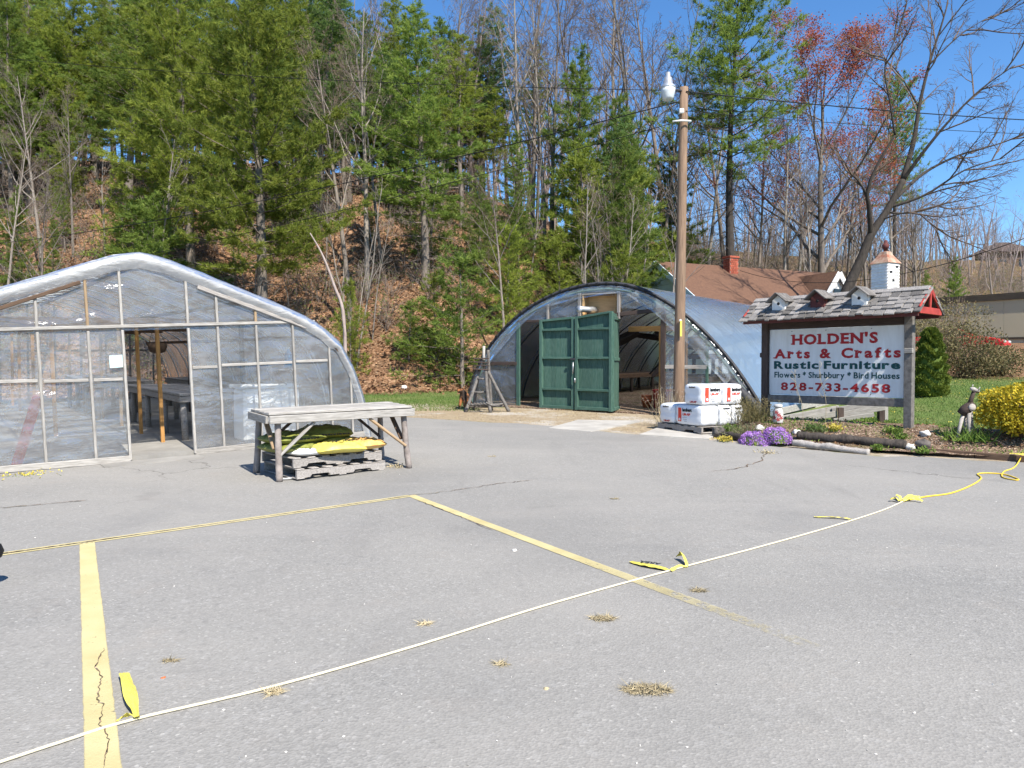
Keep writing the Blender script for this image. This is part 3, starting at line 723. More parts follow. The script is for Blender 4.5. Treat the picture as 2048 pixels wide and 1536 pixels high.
# things inside, seen through the film
t = thing('storage_chest', 'white plastic chest behind the film, right of the greenhouse doorway', 'chest', W1(1.75, .62, FLOOR1))
ms = frame(E1)
MB().box(W1(1.72, .62, .47), (.92, .55, .86), ms, .04).build('body', 'plastic_white', t)
MB().box(W1(1.70, .62, .93), (.97, .60, .07), ms, .02).build('lid', 'plastic_white', t)
MB().box(W1(1.95, .335, .55), (.42, .012, .6), ms, .004).build('panel', 'plastic_white', t)
t = thing('water_jug', 'bright blue jug standing on a shelf behind the greenhouse film', 'jug', W1(2.05, .42, 1.22))
MB().lathe(W1(2.05, .42, 1.22), [(.05, 0), (.065, .02), (.065, .2), (.05, .25), (.022, .28), (.022, .31)], 14).build('body', 'plastic_blue', t)
MB().lathe(W1(2.05, .42, 1.22) + Vector((0, 0, .31)), [(.027, 0), (.027, .035)], 12).build('cap', 'plastic_white', t)
t = thing('wall_shelf', 'small board shelf holding the blue jug behind the film', 'shelf', W1(2.05, .2, 1.2))
plank('shelf_board', W1(1.8, .36, 1.19), W1(2.3, .36, 1.19), .36, .025, 'wood_grey', t)
for s in (1.84, 2.26): plank('bracket', W1(s, -.01, .97), W1(s, .40, 1.17), .03, .03, 'wood_grey', t)
p0, p1 = W1(s_of(22) + .05, .16, FLOOR1 + .02), W1(s_of(84), .03, .98)
tag(plank('leaning_board', p0, p1, .12, .05, 'red_lumber', None, up=tuple(A1)), 'bright red board leaning inside the film at the left', 'board')
t = thing('hanging_basket', 'round woven basket hanging on a post inside the doorway', 'basket', W1(.34, 1.95, 1.62))
MB().lathe(W1(.38, 1.9, 1.5), [(.03, 0), (.12, .03), (.15, .12), (.155, .17), (.14, .17), (.1, .05)], 14).build('bowl', 'wood_brown', t)
for a in (0, 2.1, 4.2): MB().tube([W1(.38, 1.9, 1.66) + Vector((.15 * math.cos(a), .15 * math.sin(a), 0)), W1(.36, 1.9, 2.02)], .004, 5).build('hanger', 'wire_black', t)

# ------------------------------------------------------------------ work table with soil bags on pallets
TA = Vector((-2.80, 8.53, 0)); TE = Vector((.83, .56, 0)).normalized(); TN = Vector((-TE.y, TE.x, 0))
def WT(a, b, z):
    p = TA + TE * a + TN * b; p.z = Tz(p.x, p.y) + LOT + z; return p
table = thing('work_table', 'weathered grey plank table with round log legs, in front of the left greenhouse', 'table', WT(.9, .4, 0))
TL, TD, TH = 1.76, .80, .785
for k in range(4):
    b = .02 + k * .20 + .1; plank('board', WT(-.06, b, TH + .02), WT(TL + .04 + RB.uniform(-.01, .01), b, TH + .02), .192, .032, 'wood_weathered', table, jit=.005)
plank('apron', WT(-.06, -.01, TH - .045), WT(TL + .04, -.01, TH - .045), .035, .095, 'wood_weathered', table, jit=.004)
plank('apron', WT(-.06, TD + .05, TH - .045), WT(TL + .04, TD + .05, TH - .045), .035, .095, 'wood_weathered', table, jit=.004)
plank('end_apron', WT(-.08, .012, TH - .045), WT(-.08, TD + .03, TH - .045), .035, .094, 'wood_weathered', table, jit=.004)
plank('end_apron', WT(TL + .06, .012, TH - .045), WT(TL + .06, TD + .03, TH - .045), .035, .094, 'wood_weathered', table, jit=.004)
for a, b, la_, lb_ in ((.06, .08, .0, -.06), (TL - .06, .08, .06, -.05), (.02, TD - .06, -.02, .08), (TL - .1, TD - .06, .05, .05)):
    pts = spline([WT(a + la_, b + lb_, 0), WT(a + la_ * .4, b + lb_ * .45, .35), WT(a, b, TH - .005)], 5)
    MB().tube(pts, [.042 - .006 * i / len(pts) + RB.uniform(-.002, .002) for i in range(len(pts))], 10).build('leg', 'post_bark', table)
for p, q, m in ((WT(.07, .05, .30), WT(.50, .05, TH - .10), 'wood_weathered'), (WT(TL - .05, .03, .30), WT(TL - .55, .03, TH - .10), 'wood_tan'), (WT(.05, TD - .04, .3), WT(.5, TD - .04, TH - .1), 'wood_brown'),
                (WT(TL - .05, TD - .04, .3), WT(TL - .5, TD - .04, TH - .1), 'wood_dark'), (WT(.03, .1, .38), WT(.03, TD * .6, TH - .1), 'wood_tan'), (WT(TL - .06, .12, .38), WT(TL - .06, TD * .6, TH - .1), 'wood_brown')):
    plank('brace', p, q, .03, .06, m, table, up=tuple(TN) if abs((q - p).dot(TN)) < .2 else tuple(TE))

def make_pallet(name, label, O, ex, ey, L, W_, mat, group=None, z0=0.0):
    """O front-left corner on the ground, ex along the front, ey to the back"""
    ex = Vector(ex).normalized(); ey = Vector(ey).normalized()
    t = thing(name, label, 'pallet', O, 0, group); O = Vector(O)
    def w(a, b, z): return O + ex * a + ey * b + Vector((0, 0, z0 + z))
    for b in (.02, W_ / 2, W_ - .02):      # stringers with two fork notches
        prof = [(0, .018), (L * .14, .018), (L * .16, .05), (L * .34, .05), (L * .36, .018), (L * .62, .018), (L * .64, .05), (L * .82, .05), (L * .84, .018), (L, .018), (L, .108), (0, .108)]
        MB().prism([w(a, b - .019, z) for a, z in prof], ey * .038).build('stringer', mat, t)
    for k in range(7):
        a = .05 + (L - .1) * k / 6; plank('deck_board', w(a, -.005, .117), w(a, W_ + .005, .117), .10, .016, mat, t, jit=.003)
    for k in range(3):
        a = .05 + (L - .1) * k / 2; plank('bottom_board', w(a, -.004, .009), w(a, W_ + .004, .009), .10, .016, mat, t)
    return t
PO = Vector((-2.56, 8.60, 0)); PE = Vector((.746, .666, 0)).normalized(); PN_ = Vector((-PE.y, PE.x, 0))
zp = Tz(-2.2, 9.2) + LOT + .002
make_pallet('pallet', 'lower of the two stacked grey pallets under the table', (PO.x, PO.y, zp), PE, PN_, 1.22, .95, 'wood_grey')
P2o = PO + PN_ * .05 - PE * .02
make_pallet('pallet', 'upper of the two stacked grey pallets, carrying the soil bags', (P2o.x, P2o.y, zp + .128), PE, PN_, 1.22, .92, 'wood_grey')
ZB = zp + .128 + .127
def pillow(c, ex, ey, L, W_, H, seed, n_=30, tilt=0.0, droop=0.0):
    """plump sack lying flat: c centre of its bottom"""
    ex = Vector(ex).normalized(); ey = Vector(ey).normalized(); c = Vector(c); mb = MB()
    def side(sgn):
        def fn(u, v):
            a, b = u * 2 - 1, v * 2 - 1
            e = max(0, (1 - abs(a) ** 3.5)) ** .55 * max(0, (1 - abs(b) ** 3.0)) ** .5
            pin = 1 - .10 * (abs(a) ** 4) * abs(b) ** 2
            h = e * H / 2
            nz = mnoise.noise(Vector((a * 3 + seed, b * 3, seed * 2))) * .035 + mnoise.noise(Vector((a * 8 + seed, b * 8, seed))) * .016 - .03 * max(0, 1 - abs(mnoise.noise(Vector((a * 4, b * 4 + seed, 7)))) * 7)
            z = H / 2 + sgn * h + (nz * e if sgn > 0 else 0)
            if sgn < 0: z = max(.001, H / 2 - h * 1.0)
            z += tilt * a - droop * a * a * .5
            return c + ex * (a * L / 2 * pin) + ey * (b * W_ / 2 * (1 - .08 * a ** 4)) + Vector((0, 0, z))
        return fn
    mb.grid(side(1), n_, n_); mb.grid(lambda u, v: side(-1)(1 - u, v), n_, n_)
    return mb
def sack(label, a, b, z, ang, L, W_, H, mat, seed, **kw):
    c = PO + PE * a + PN_ * b; c.z = ZB + z; ca, sa = math.cos(ang), math.sin(ang)
    ex = PE * ca + PN_ * sa; ey = PN_ * ca - PE * sa
    t = thing('soil_bag', label, 'bag', c, 0, 'bags of soil under the table')
    pillow(c, ex, ey, L, W_, H, seed, **kw).build('sack', mat, t)
    return t, c, ex, ey
sack('white bag edge sticking out at the bottom front of the pallet stack', .30, .30, -.002, .05, .58, .52, .09, 'plastic_white', 1.0)
b1, c1, x1, y1 = sack('lower green soil bag at the left end of the pallets', .18, .52, .02, .15, .72, .62, .14, 'bag_green', 2.0)
b2, c2, x2, y2 = sack('upper green soil bag lying on the left one, sagging', .20, .55, .125, .10, .74, .60, .14, 'bag_green', 3.0)
b3, c3, x3, y3 = sack('topmost green soil bag with a dark tied end, at the back', .66, .62, .155, -.05, .72, .5, .17, 'bag_green', 4.0, droop=.05)
b3b, c3b, x3b, y3b = sack('green soil bag lying under the topmost one, behind the yellow bags', .72, .62, .02, .02, .74, .55, .16, 'bag_green', 4.6)
b4, c4, x4, y4 = sack('bright yellow soil bag with black lettering, hanging over the pallet front', .62, .17, .01, -.12, .68, .52, .14, 'bag_yellow', 5.0, droop=.05)
b5, c5, x5, y5 = sack('yellow and orange soil bag at the right end of the pallets', 1.02, .30, .01, .08, .55, .58, .14, 'bag_orange', 6.0)
put_text('KOW', c4 + Vector((0, 0, .146)) + y4 * .02 + x4 * .05, -x4, -y4 + Vector((0, 0, -.12)), .075, 'print_black', b4, .27, .004, .001, proud=.004)
put_text('BLACK', c4 + Vector((0, 0, .138)) - y4 * .10 + x4 * .05, -x4, -y4 + Vector((0, 0, .1)), .055, 'print_black', b4, .22, .003, .001, proud=.002)
for (b_, c_, x_, y_, h_) in ((b2, c2, x2, y2, .075), (b3, c3, x3, y3, .07), (b1, c1, x1, y1, .07), (b3b, c3b, x3b, y3b, .08)):
    pr = MB(); xx = -.19
    while xx < .2:
        wd = RB.uniform(.02, .05); q = c_ + Vector((0, 0, h_)) - y_ * .30 + x_ * (xx + wd / 2); pr.box(q, (wd * .85, .012, .02), frame(x_), 0); xx += wd + .008
    pr.build('print', 'print_black', b_)
tw = c3 - x3 * .37 + Vector((0, 0, .045))
MB().tube(spline([tw + x3 * .05, tw, tw - x3 * .07 + Vector((0, 0, .02)), tw - x3 * .11 + Vector((0, 0, -.03))], 4), [.07, .065, .06, .055, .05, .05, .055, .06, .06, .058, .05, .04, .03], 9).build('tied_end', 'bag_dark', b3)
t = thing('metal_strap', 'bent grey strap lying on the asphalt by the front table leg', 'strap', WT(.1, .0, 0))
MB().tube(spline([WT(.08, .1, .015), WT(.2, .06, .02), WT(.3, .12, .02), WT(.34, .2, .07), WT(.36, .25, .14)], 5), .012, 7).build('strap', 'galvanised', t)
# ------------------------------------------------------------------ tunnel greenhouse with green doors
L2 = Vector((-1.25, 20.3, 0)); R2 = Vector((5.74, 16.3, 0)); E2 = (R2 - L2).normalized(); W2 = (R2 - L2).length
N2 = Vector((E2.y, -E2.x, 0)); A2 = Vector((.6, .8, 0)).normalized(); LEN2 = 12.5; H2 = 3.22
if N2.y > 0: N2 = -N2
def gz2(t): p = L2.lerp(R2, t); return Tz(p.x, p.y)
Z2 = gz2(.45)
def W2p(t, v, z):
    p = L2.lerp(R2, t) + A2 * v; g = .5 * (Z2 + Tz(p.x, p.y)) if v < 2 else Z2 + .5 * (Tz(p.x, p.y) - Z2); p.z = g + z; return p
def shape2(t):
    c = 2 * t - 1; q = max(0.0, 1 - c * c); return H2 * q ** (.60 if c < 0 else .60 + .30 * min(1, c / .35))
def arch2(a, inset=0.0):
    """a in 0..pi -> (t, z)"""
    t = .5 - .5 * math.cos(a); return .5 + (t - .5) * (1 - inset / 4.0), shape2(t) * (1 - inset / H2)
def top2(t, inset=0.0):
    c = min(1, max(-1, 2 * (t - .5) / (1 - inset / 4.0))); return shape2(.5 + c / 2) * (1 - inset / H2)
def t_of(px):
    k = (px - CX) / FPX; return (k * L2.y - L2.x) / ((R2.x - L2.x) - k * (R2.y - L2.y))
gh2 = thing('tunnel_greenhouse', 'rounded tunnel greenhouse under bluish film with green double doors', 'greenhouse', W2p(.5, 0, 0))
slab('greenhouse_floor', [W2p(.01, -.35, 0), W2p(.99, -.35, 0), W2p(.99, LEN2, 0), W2p(.01, LEN2, 0)], .03, 'mulch')
def skin2(u, w_):
    t, z = arch2(math.pi * u); v = -.02 + LEN2 * w_
    k = .004 * abs(math.sin(math.pi * v / 1.25)); return W2p(t, v, max(0, z - k + .012 * mnoise.noise(Vector((t * 20, v * 1.5, 3)))))
MB().grid(skin2, 56, 50).build('roof_film', 'film_tunnel', gh2)
for v in np.arange(.05, LEN2 + .01, 1.25):
    MB().tube([W2p(arch2(a, .05)[0], v, arch2(a, .05)[1]) for a in np.linspace(.01, math.pi - .01, 27)], .022, 6).build('hoop', 'steel_dark', gh2)
# dark battens clamp the film along the front hoop, clip by clip
def arch_strip(i0, i1, d0, d1, name, mat, n_=64, wob=0.0):
    mb = MB()
    def fn(u, w_):
        a = math.pi * u; t, z = arch2(a, i0 + (i1 - i0) * w_); q = W2p(t, 0, max(0, z))
        return q + N2 * (d0 + (d1 - d0) * math.sin(math.pi * w_)) + Vector((0, 0, wob * mnoise.noise(Vector((u * 30, w_ * 3, 1)))))
    mb.grid(fn, n_, 4).build(name, mat, gh2)
arch_strip(-.03, .06, .0, .05, 'edge_band', 'steel_dark')
arch_strip(.06, .13, .02, .05, 'film_lip', 'film_dark', 90, .02)
arch_strip(.13, .20, .0, .05, 'inner_band', 'green_weathered', 64, .01)
for k in range(46):
    a = .12 + (math.pi - .24) * k / 45; t, z = arch2(a, .02); t2, z2 = arch2(a + .02, .02)
    plank('clip', W2p(t, 0, z) + N2 * .07, W2p(t2, 0, z2) + N2 * .07, .035, .05, 'black_rubber', gh2)
# front framing
def post2(px, z1, mat='wood_grey', w=.09, d=.05, z0=.02):
    t = t_of(px); return plank('post', W2p(t, -.03, z0), W2p(t, -.03, z1), w, d, mat, gh2, up=tuple(A2))
post2(978, top2(t_of(978), .2)); post2(1038, 2.28, 'green_paint', .11)
post2(1097, top2(t_of(1097), .2), z0=2.26, w=.06); post2(1160, top2(t_of(1160), .2), z0=2.26, w=.08); post2(1238, top2(t_of(1238), .2), z0=2.3, w=.08)
post2(1327, top2(t_of(1327), .2), 'wood_dark', .12); post2(1415, top2(t_of(1415), .2), 'green_paint', .06)
plank('header', W2p(t_of(1036), -.03, 2.30), W2p(t_of(1163), -.03, 2.32), .05, .06, 'wood_dark', gh2)
plank('header', W2p(t_of(1163), -.03, 2.34), W2p(t_of(1330), -.03, 2.50), .05, .10, 'wood_dark', gh2)
plank('rail', W2p(t_of(978), -.03, 1.18), W2p(t_of(1036), -.03, 1.18), .05, .09, 'wood_dark', gh2)
plank('rail', W2p(t_of(1330), -.03, 1.12), W2p(t_of(1415), -.03, 1.12), .05, .09, 'wood_grey', gh2)
# film infill of the front
def film2(ta, tb, zlo, zhi, nu, nv, seed, mat='film_dark', d=.0, amp=.03):
    def fn(u, w_):
        t = ta + (tb - ta) * u; z = zlo(t) + max(.0, zhi(t) - zlo(t)) * w_
        q = Vector((t * 14, z * 2.6, seed)); k = amp * (mnoise.noise(q) + .5 * mnoise.noise(q * 2.7)) * min(1, 5 * min(u, 1 - u) + .1)
        return W2p(t, -.01, z) + N2 * (d + k)
    MB().grid(fn, nu, nv).build('film_sheet', mat, gh2)
film2(.02, t_of(1036), lambda t: .02, lambda t: top2(t, .14), 24, 30, 1.0)
film2(t_of(1036), t_of(1163), lambda t: 2.33 + .03 * math.sin(t * 40), lambda t: top2(t, .14), 30, 14, 2.0, amp=.07)
film2(t_of(1238), t_of(1420), lambda t: 2.52 + .05 * math.sin(t * 25) - .9 * max(0, t - .72), lambda t: top2(t, .14), 36, 14, 3.0, amp=.09)
film2(t_of(1330), t_of(1415), lambda t: .02, lambda t: min(2.5, top2(t, .2)), 20, 30, 4.0)
film2(t_of(1415), .985, lambda t: .02, lambda t: top2(t, .14), 26, 30, 6.0, amp=.06)
# loose film hanging below the hoop at the right
def flap(u, w_):
    a = math.pi * (.58 + .30 * u); t, z = arch2(a, .10); dz = (.06 + .22 * math.sin(math.pi * u) * (1 + .4 * mnoise.noise(Vector((u * 7, 1, 4))))) * w_
    return W2p(t - .035 * w_, 0, max(.02, z - dz)) + N2 * (.10 + .05 * mnoise.noise(Vector((u * 9, w_ * 3, 8))))
MB().grid(flap, 40, 10).build('loose_film', 'film_clear', gh2)
def flap2(u, w_):
    a = math.pi * (.16 + .40 * u); t, z = arch2(a, .12); dz = (.06 + .14 * abs(math.sin(5 * u + 1))) * w_
    return W2p(t + .02 * w_, 0, z - dz) + N2 * (.09 + .04 * mnoise.noise(Vector((u * 9, w_ * 3, 5))))
MB().grid(flap2, 40, 8).build('loose_film', 'film_dark', gh2)
# dark gathered film at the right foot
MB().tube(spline([W2p(t_of(1462), -.1, .78), W2p(t_of(1490), -.14, .52), W2p(t_of(1512), -.16, .28), W2p(t_of(1535), -.18, .02)], 5), [.10, .11, .12, .12, .12, .12, .12, .12, .12, .12, .12, .12, .11, .1, .1, .1], 9).build('rolled_film', 'steel_dark', gh2)
# fan box and vent pipe over the doors
ta, tb = t_of(1164), t_of(1234)
def bx2(t, d, z): return W2p(t, 0, z) - N2 * d
mb = MB(); mb.prism([bx2(ta, .30, 2.44), bx2(tb, .30, 2.44), bx2(tb, .30, 2.92), bx2(ta, .30, 2.92)], N2 * .02); mb.build('vent_back', 'plywood', gh2)
for tt_, m in ((ta + .003, 'plywood'), (tb - .003, 'wood_new')): plank('vent_side', bx2(tt_, .28, 2.68), bx2(tt_, -.02, 2.68), .03, .48, m, gh2)
plank('vent_sill', bx2(ta, .14, 2.43), bx2(tb, .14, 2.43), .30, .03, 'plywood', gh2); plank('vent_head', bx2(ta, .14, 2.95), bx2(tb, .14, 2.95), .32, .03, 'wood_grey', gh2)
pc = t_of(1176)
MB().tube(spline([bx2(pc + .012, .28, 2.56), bx2(pc + .012, .05, 2.56), bx2(pc + .008, -.12, 2.55), bx2(pc - .010, -.30, 2.56)], 5), .075, 14).build('vent_pipe', 'galvanised', gh2)
MB().tube([bx2(pc - .012, -.30, 2.55), bx2(pc - .013, -.34, 2.555)], .088, 14).build('vent_collar', 'galvanised', gh2)

# the doors: framed leaves
def leaf(p, q, zt0, zt1, dark, name_label, z0=.03):
    """p,q bottom corners (world xy), zt heights at p and q; frame on the outside"""
    p = Vector(p); q = Vector(q); ex = (q - p).normalized(); nn = Vector((ex.y, -ex.x, 0)); Wd = (q - p).length
    if nn.y > 0: nn = -nn
    o = thing('door_leaf', name_label, 'door', p, 0, None)
    def w(a, d, z): return p + ex * a + nn * d + Vector((0, 0, z))
    nbd = 7
    for k in range(nbd):
        a = Wd * (k + .5) / nbd; zt = zt0 + (zt1 - zt0) * a / Wd
        plank('board', w(a, 0, z0), w(a, 0, zt - .03), Wd / nbd - .004, .016, 'green_paint', o, up=tuple(nn), b=.003)
    fr = .085
    for a in (.04, Wd - .04):
        zt = zt0 + (zt1 - zt0) * a / Wd; plank('stile', w(a, .05, z0 - .01), w(a, .05, zt), .08, .085, 'green_paint', o, up=tuple(nn), b=.004)
    for fz in (.04, .50, 1.30, 2.02, None):
        za, zb_ = (fz, fz) if fz is not None else (zt0 - .05, zt1 - .05)
        plank('rail', w(.082, .048, z0 + za), w(Wd - .082, .048, z0 + zb_), .08, .055 if fz != .04 else .08, 'green_paint', o, b=.004)
    return o, w, Wd
def dxy(px, d): p = W2p(t_of(px), 0, 0) + N2 * d; return p
da, db = dxy(1089, .20), dxy(1160, .26); zd = lambda p: p.z
o1, w1, wd1 = leaf(da, db, 2.31, 2.36, 0, 'left of the two closed green plank doors of the tunnel greenhouse')
dc, dd = dxy(1163, .30), dxy(1241, .46)
o2, w2, wd2 = leaf(dc, dd, 2.36, 2.46, 0, 'right of the two closed green plank doors, below the vent pipe')
de = dd - N2 * .95 - E2 * .22
ob = thing('door_leaf', 'green door leaf folded back behind the right door, seen edge on', 'door', dd)
ex_ = (Vector((de.x, de.y, 0)) - Vector((dd.x, dd.y, 0))).normalized()
for k in range(5):
    a = .04 + k * .17; plank('board', dd + ex_ * a + Vector((0, 0, .03)), dd + ex_ * a + Vector((0, 0, 2.42)), .16, .03, 'green_paint', ob, up=tuple(Vector((-ex_.y, ex_.x, 0))), b=.004)
for z in (.08, 1.3, 2.3): plank('rail', dd + ex_ * .0 + E2 * .03 + Vector((0, 0, z)), dd + ex_ * .8 + E2 * .03 + Vector((0, 0, z)), .03, .08, 'green_paint', ob)
MB().box(w1(wd1 + .01, .12, 1.30), (.20, .03, .05), frame(E2), .004).build('latch', 'steel_dark', o1)
MB().tube([w1(wd1 - .01, .12, 1.22), w1(wd1 - .02, .12, .92)], .012, 6).build('latch_bar', 'galvanised', o1)
MB().tube([w2(.03, .11, .70), w2(.03, .13, .82)], .014, 6).build('door_handle', 'galvanised', o2)
# things inside the tunnel
plank_grp = thing('inner_frame', 'new yellow lumber frame standing inside the right opening of the tunnel', 'frame', W2p(.66, .5, 0))
plank('post', W2p(t_of(1306), .45, .03), W2p(t_of(1306), .45, 2.0), .09, .09, 'wood_new', plank_grp, up=tuple(A2))
plank('beam', W2p(t_of(1240), .45, 2.06), W2p(t_of(1345), .45, 2.06), .05, .13, 'wood_new', plank_grp)
plank('brace', W2p(t_of(1302), .47, 1.98), W2p(t_of(1328), .47, 1.6), .04, .06, 'wood_dark', plank_grp)
plank('post', W2p(t_of(1345), .75, .03), W2p(t_of(1345), .75, 2.0), .09, .09, 'wood_new', plank_grp, up=tuple(A2))
t = thing('post_frame', 'dark post with a side arm inside the left opening of the tunnel', 'post', W2p(t_of(1064), .9, 0))
plank('post', W2p(t_of(1064), .9, .03), W2p(t_of(1064), .9, 1.65), .09, .11, 'wood_dark', t, up=tuple(A2)); plank('arm', W2p(t_of(1040), .9, 1.45), W2p(t_of(1062), .9, 1.45), .06, .07, 'wood_dark', t)
def W2f(t_, v, z): return W2p(t_ / W2, v, z)
bench('potting_bench', 'dark bench inside the tunnel greenhouse, seen through its left opening', .9, 2.2, 2.3, 8.5, .80, 5, 'wood_brown', W2f, 'wood_dark', floor=.03)
bench('potting_bench', 'brown bench inside the tunnel greenhouse, seen through its right opening', 4.9, 1.5, 6.1, 8.5, .82, 5, 'wood_brown', W2f, 'wood_dark', floor=.03)
bench('plant_shelf', 'upper plank shelf over the bench inside the right opening of the tunnel', 5.35, 2.2, 6.25, 6.5, 1.42, 3, 'wood_dark', W2f, 'wood_dark', floor=.84)
for k, (tt_, v) in enumerate(((5.1, 1.9), (5.35, 2.1), (5.6, 1.9), (5.85, 2.2))):
    MB().box(W2f(tt_, v, .88), (.24, .45, .06), frame(A2), .008).build('seed_tray', 'black_rubber', label='black seed tray, one of four on the bench inside the tunnel', cat='tray', group='seed trays on the tunnel bench', pivot=W2f(tt_, v, .85))
t = thing('bucket', 'large dark red bucket under the bench inside the right opening', 'bucket', W2p(t_of(1292), .9, .03))
MB().lathe(W2p(t_of(1292), .9, .03), [(.19, 0), (.20, .02), (.235, .46), (.25, .47), (.25, .5), (.225, .5), (.18, .04)], 18).build('tub', 'plastic_red', t)
t = thing('flower_pot', 'stack of orange clay pots inside the right opening, left of the bucket', 'pot', W2p(t_of(1266), .75, .03))
for k in range(3): MB().lathe(W2p(t_of(1266), .75, .03 + k * .06), [(.08, 0), (.125, .2), (.14, .2), (.14, .24), (.12, .24), (.075, .03)], 14).build('pot', 'plastic_orange', t)
# shade cloth swags and diagonal pipe braces
t = thing('shade_cloth', 'dark shade cloth hanging in swags under the tunnel roof', 'cloth', W2p(.5, 2, 2.3))
def cloth(t0, t1, v, z0, dip, drop):
    def fn(u, w_):
        tt_ = t0 + (t1 - t0) * u; z = z0 - dip * math.sin(math.pi * u) - drop * w_ * (.7 + .3 * math.sin(math.pi * u)) + .02 * mnoise.noise(Vector((u * 9, w_ * 6, v)))
        return W2p(tt_, v + .25 * w_ + .06 * math.sin(8 * w_), min(z, top2(tt_, .1)))
    MB().grid(fn, 24, 10).build('swag', 'shade_cloth', t)
cloth(.12, .46, 2.6, 2.2, .38, .30); cloth(.52, .84, 2.6, 2.1, .25, .32); cloth(.14, .86, 6.5, 2.3, .3, .25)
for (ta_, za_, tb_, zb_, v) in ((.20, 1.2, .36, 2.45, 1.6), (.56, .9, .72, 2.25, 1.7), (.60, .85, .76, 1.95, 2.0)):
    MB().tube([W2p(ta_, v, za_), W2p(tb_, v, zb_)], .025, 7).build('pipe_brace', 'steel_dark', gh2)
plank('diagonal_brace', W2p(.60, 1.2, .85), W2p(.70, 1.2, 1.85), .06, .10, 'wood_dark', gh2); plank('diagonal_brace', W2p(.64, 1.0, 2.42), W2p(.72, 1.0, 1.75), .05, .09, 'wood_dark', gh2)
# base boards along the sunny side
def side2(v, z, d): q = W2p(1.0, v, z); q += Vector((E2.x, E2.y, 0)) * d; return q
for (v0, v1, z0, z1) in ((.4, 4.4, .10, .13), (3.9, 8.2, .17, .24), (3.7, 8.6, .04, .10), (7.9, 12.2, .30, .34), (8.0, 12.0, .14, .20)):
    plank('base_board', side2(v0, z0, .06 + .04 * (z0 < .12)), side2(v1, z1, .06 + .04 * (z0 < .12)), .03, .16, 'wood_weathered', gh2, jit=.01)
# far end wall frame
for t_ in np.linspace(.1, .9, 7): plank('rear_stud', W2p(t_, LEN2, .02), W2p(t_, LEN2, top2(t_) - .05), .06, .08, 'wood_dark', gh2, up=tuple(A2))
def rear(u, w_):
    t_ = .02 + .96 * u; return W2p(t_, LEN2 - .05, top2(t_) * w_)
MB().grid(rear, 24, 8).build('rear_film', 'film_roof', gh2)

# ------------------------------------------------------------------ rustic stand and carved figure at the tunnel's left corner
SB = G(975, 822); SE = Vector((.95, -.3, 0)).normalized(); SN = Vector((SE.y, -SE.x, 0)); pm = SB.y / FPX
def WS(px, py, d=0.0): q = P(px, py, SB.y - d); return q
st = thing('plant_stand', 'tall grey rustic stand of crooked poles against the tunnel greenhouse corner', 'stand', SB)
legs = [((960, 738, .25), (931, 818, .35)), ((972, 738, .35), (981, 826, .45)), ((976, 742, .25), (1018, 822, .2)), ((958, 738, 0), (946, 806, -.3)), ((976, 700, 0), (983, 806, -.2))]
for k, (a, b) in enumerate(legs):
    pa, pb = WS(*a), WS(*b); pb.z = Tz(pb.x, pb.y) + .0
    MB().tube(spline([pb, pa.lerp(pb, .5) + Vector((RB.uniform(-.03, .03), 0, 0)), pa], 4), [.045, .044, .043, .043, .042, .042, .04, .04, .038], 8).build('leg', 'wood_stand', st)
for (y, x0, x1) in ((757, 955, 976), (784, 944, 978), (809, 934, 1006), (813, 934, 1006)):
    MB().tube([WS(x0, y, .3), WS((x0 + x1) / 2, y + 1, .34), WS(x1, y - 1, .3)], .024, 7).build('rung', 'wood_stand', st)
for k, y in enumerate((717, 724, 731, 738)):
    plank('platform_board', WS(947 - k * .5, y, .35), WS(977, y + (1.5 if k % 2 else 0), .3), .20, .03, 'wood_dark', st, jit=.01)
MB().tube([WS(967, 738, .15), WS(968, 692, .15)], .035, 7).build('pole', 'wood_weathered', st)
for k in range(7):
    a, b = 936 + k * 6, 940 + k * 9; MB().tube(spline([WS(a, 806 + RB.uniform(-2, 2), .5), WS((a + b) / 2 + 3, 811, .45), WS(b + 12, 808 + RB.uniform(-3, 3), .35)], 3), .018, 6).build('twig', 'wood_stand', st)
def skin_mesh(name, verts, edges, radii, mat, parent, levels=2):
    me = bpy.data.meshes.new(name); me.from_pydata([tuple(v) for v in verts], edges, []); o = bpy.data.objects.new(name, me); COL.objects.link(o)
    md = o.modifiers.new('skin', 'SKIN'); me.skin_vertices[0].data[0].use_root = True
    for i, r in enumerate(radii): me.skin_vertices[0].data[i].radius = (r, r) if isinstance(r, (int, float)) else r
    sb = o.modifiers.new('sub', 'SUBSURF'); sb.levels = levels
    dg = bpy.context.evaluated_depsgraph_get(); m2 = bpy.data.meshes.new_from_object(o.evaluated_get(dg))
    bpy.data.objects.remove(o); m2.materials.clear(); m2.materials.append(MATS[mat])
    m2.polygons.foreach_set('use_smooth', np.ones(len(m2.polygons), bool))
    if parent is not None: m2.transform(wm(parent).inverted())
    return obj_of(m2, name, parent)
fb = G(927, 816); fig = thing('carved_dog', 'seated brown carved dog figure on the grass beside the grey stand', 'statue', fb)
q = lambda x, y, z: fb + Vector((x, y, z))
skin_mesh('body', [q(.10, .06, .13), q(.06, .02, .26), q(.0, -.04, .36), q(-.02, -.07, .45), q(-.10, -.11, .46), q(-.16, -.13, .44), q(-.07, -.10, .18), q(-.10, -.12, .03), q(.05, -.14, .18), q(.03, -.17, .03), q(.18, -.04, .07), q(.07, -.12, .04), q(.22, .14, .06)],
          [(0, 1), (1, 2), (2, 3), (3, 4), (4, 5), (2, 6), (6, 7), (2, 8), (8, 9), (0, 10), (10, 11), (0, 12)], [.14, .125, .10, .085, .065, .04, .045, .035, .045, .035, .07, .04, .03], 'carved_wood', fig)
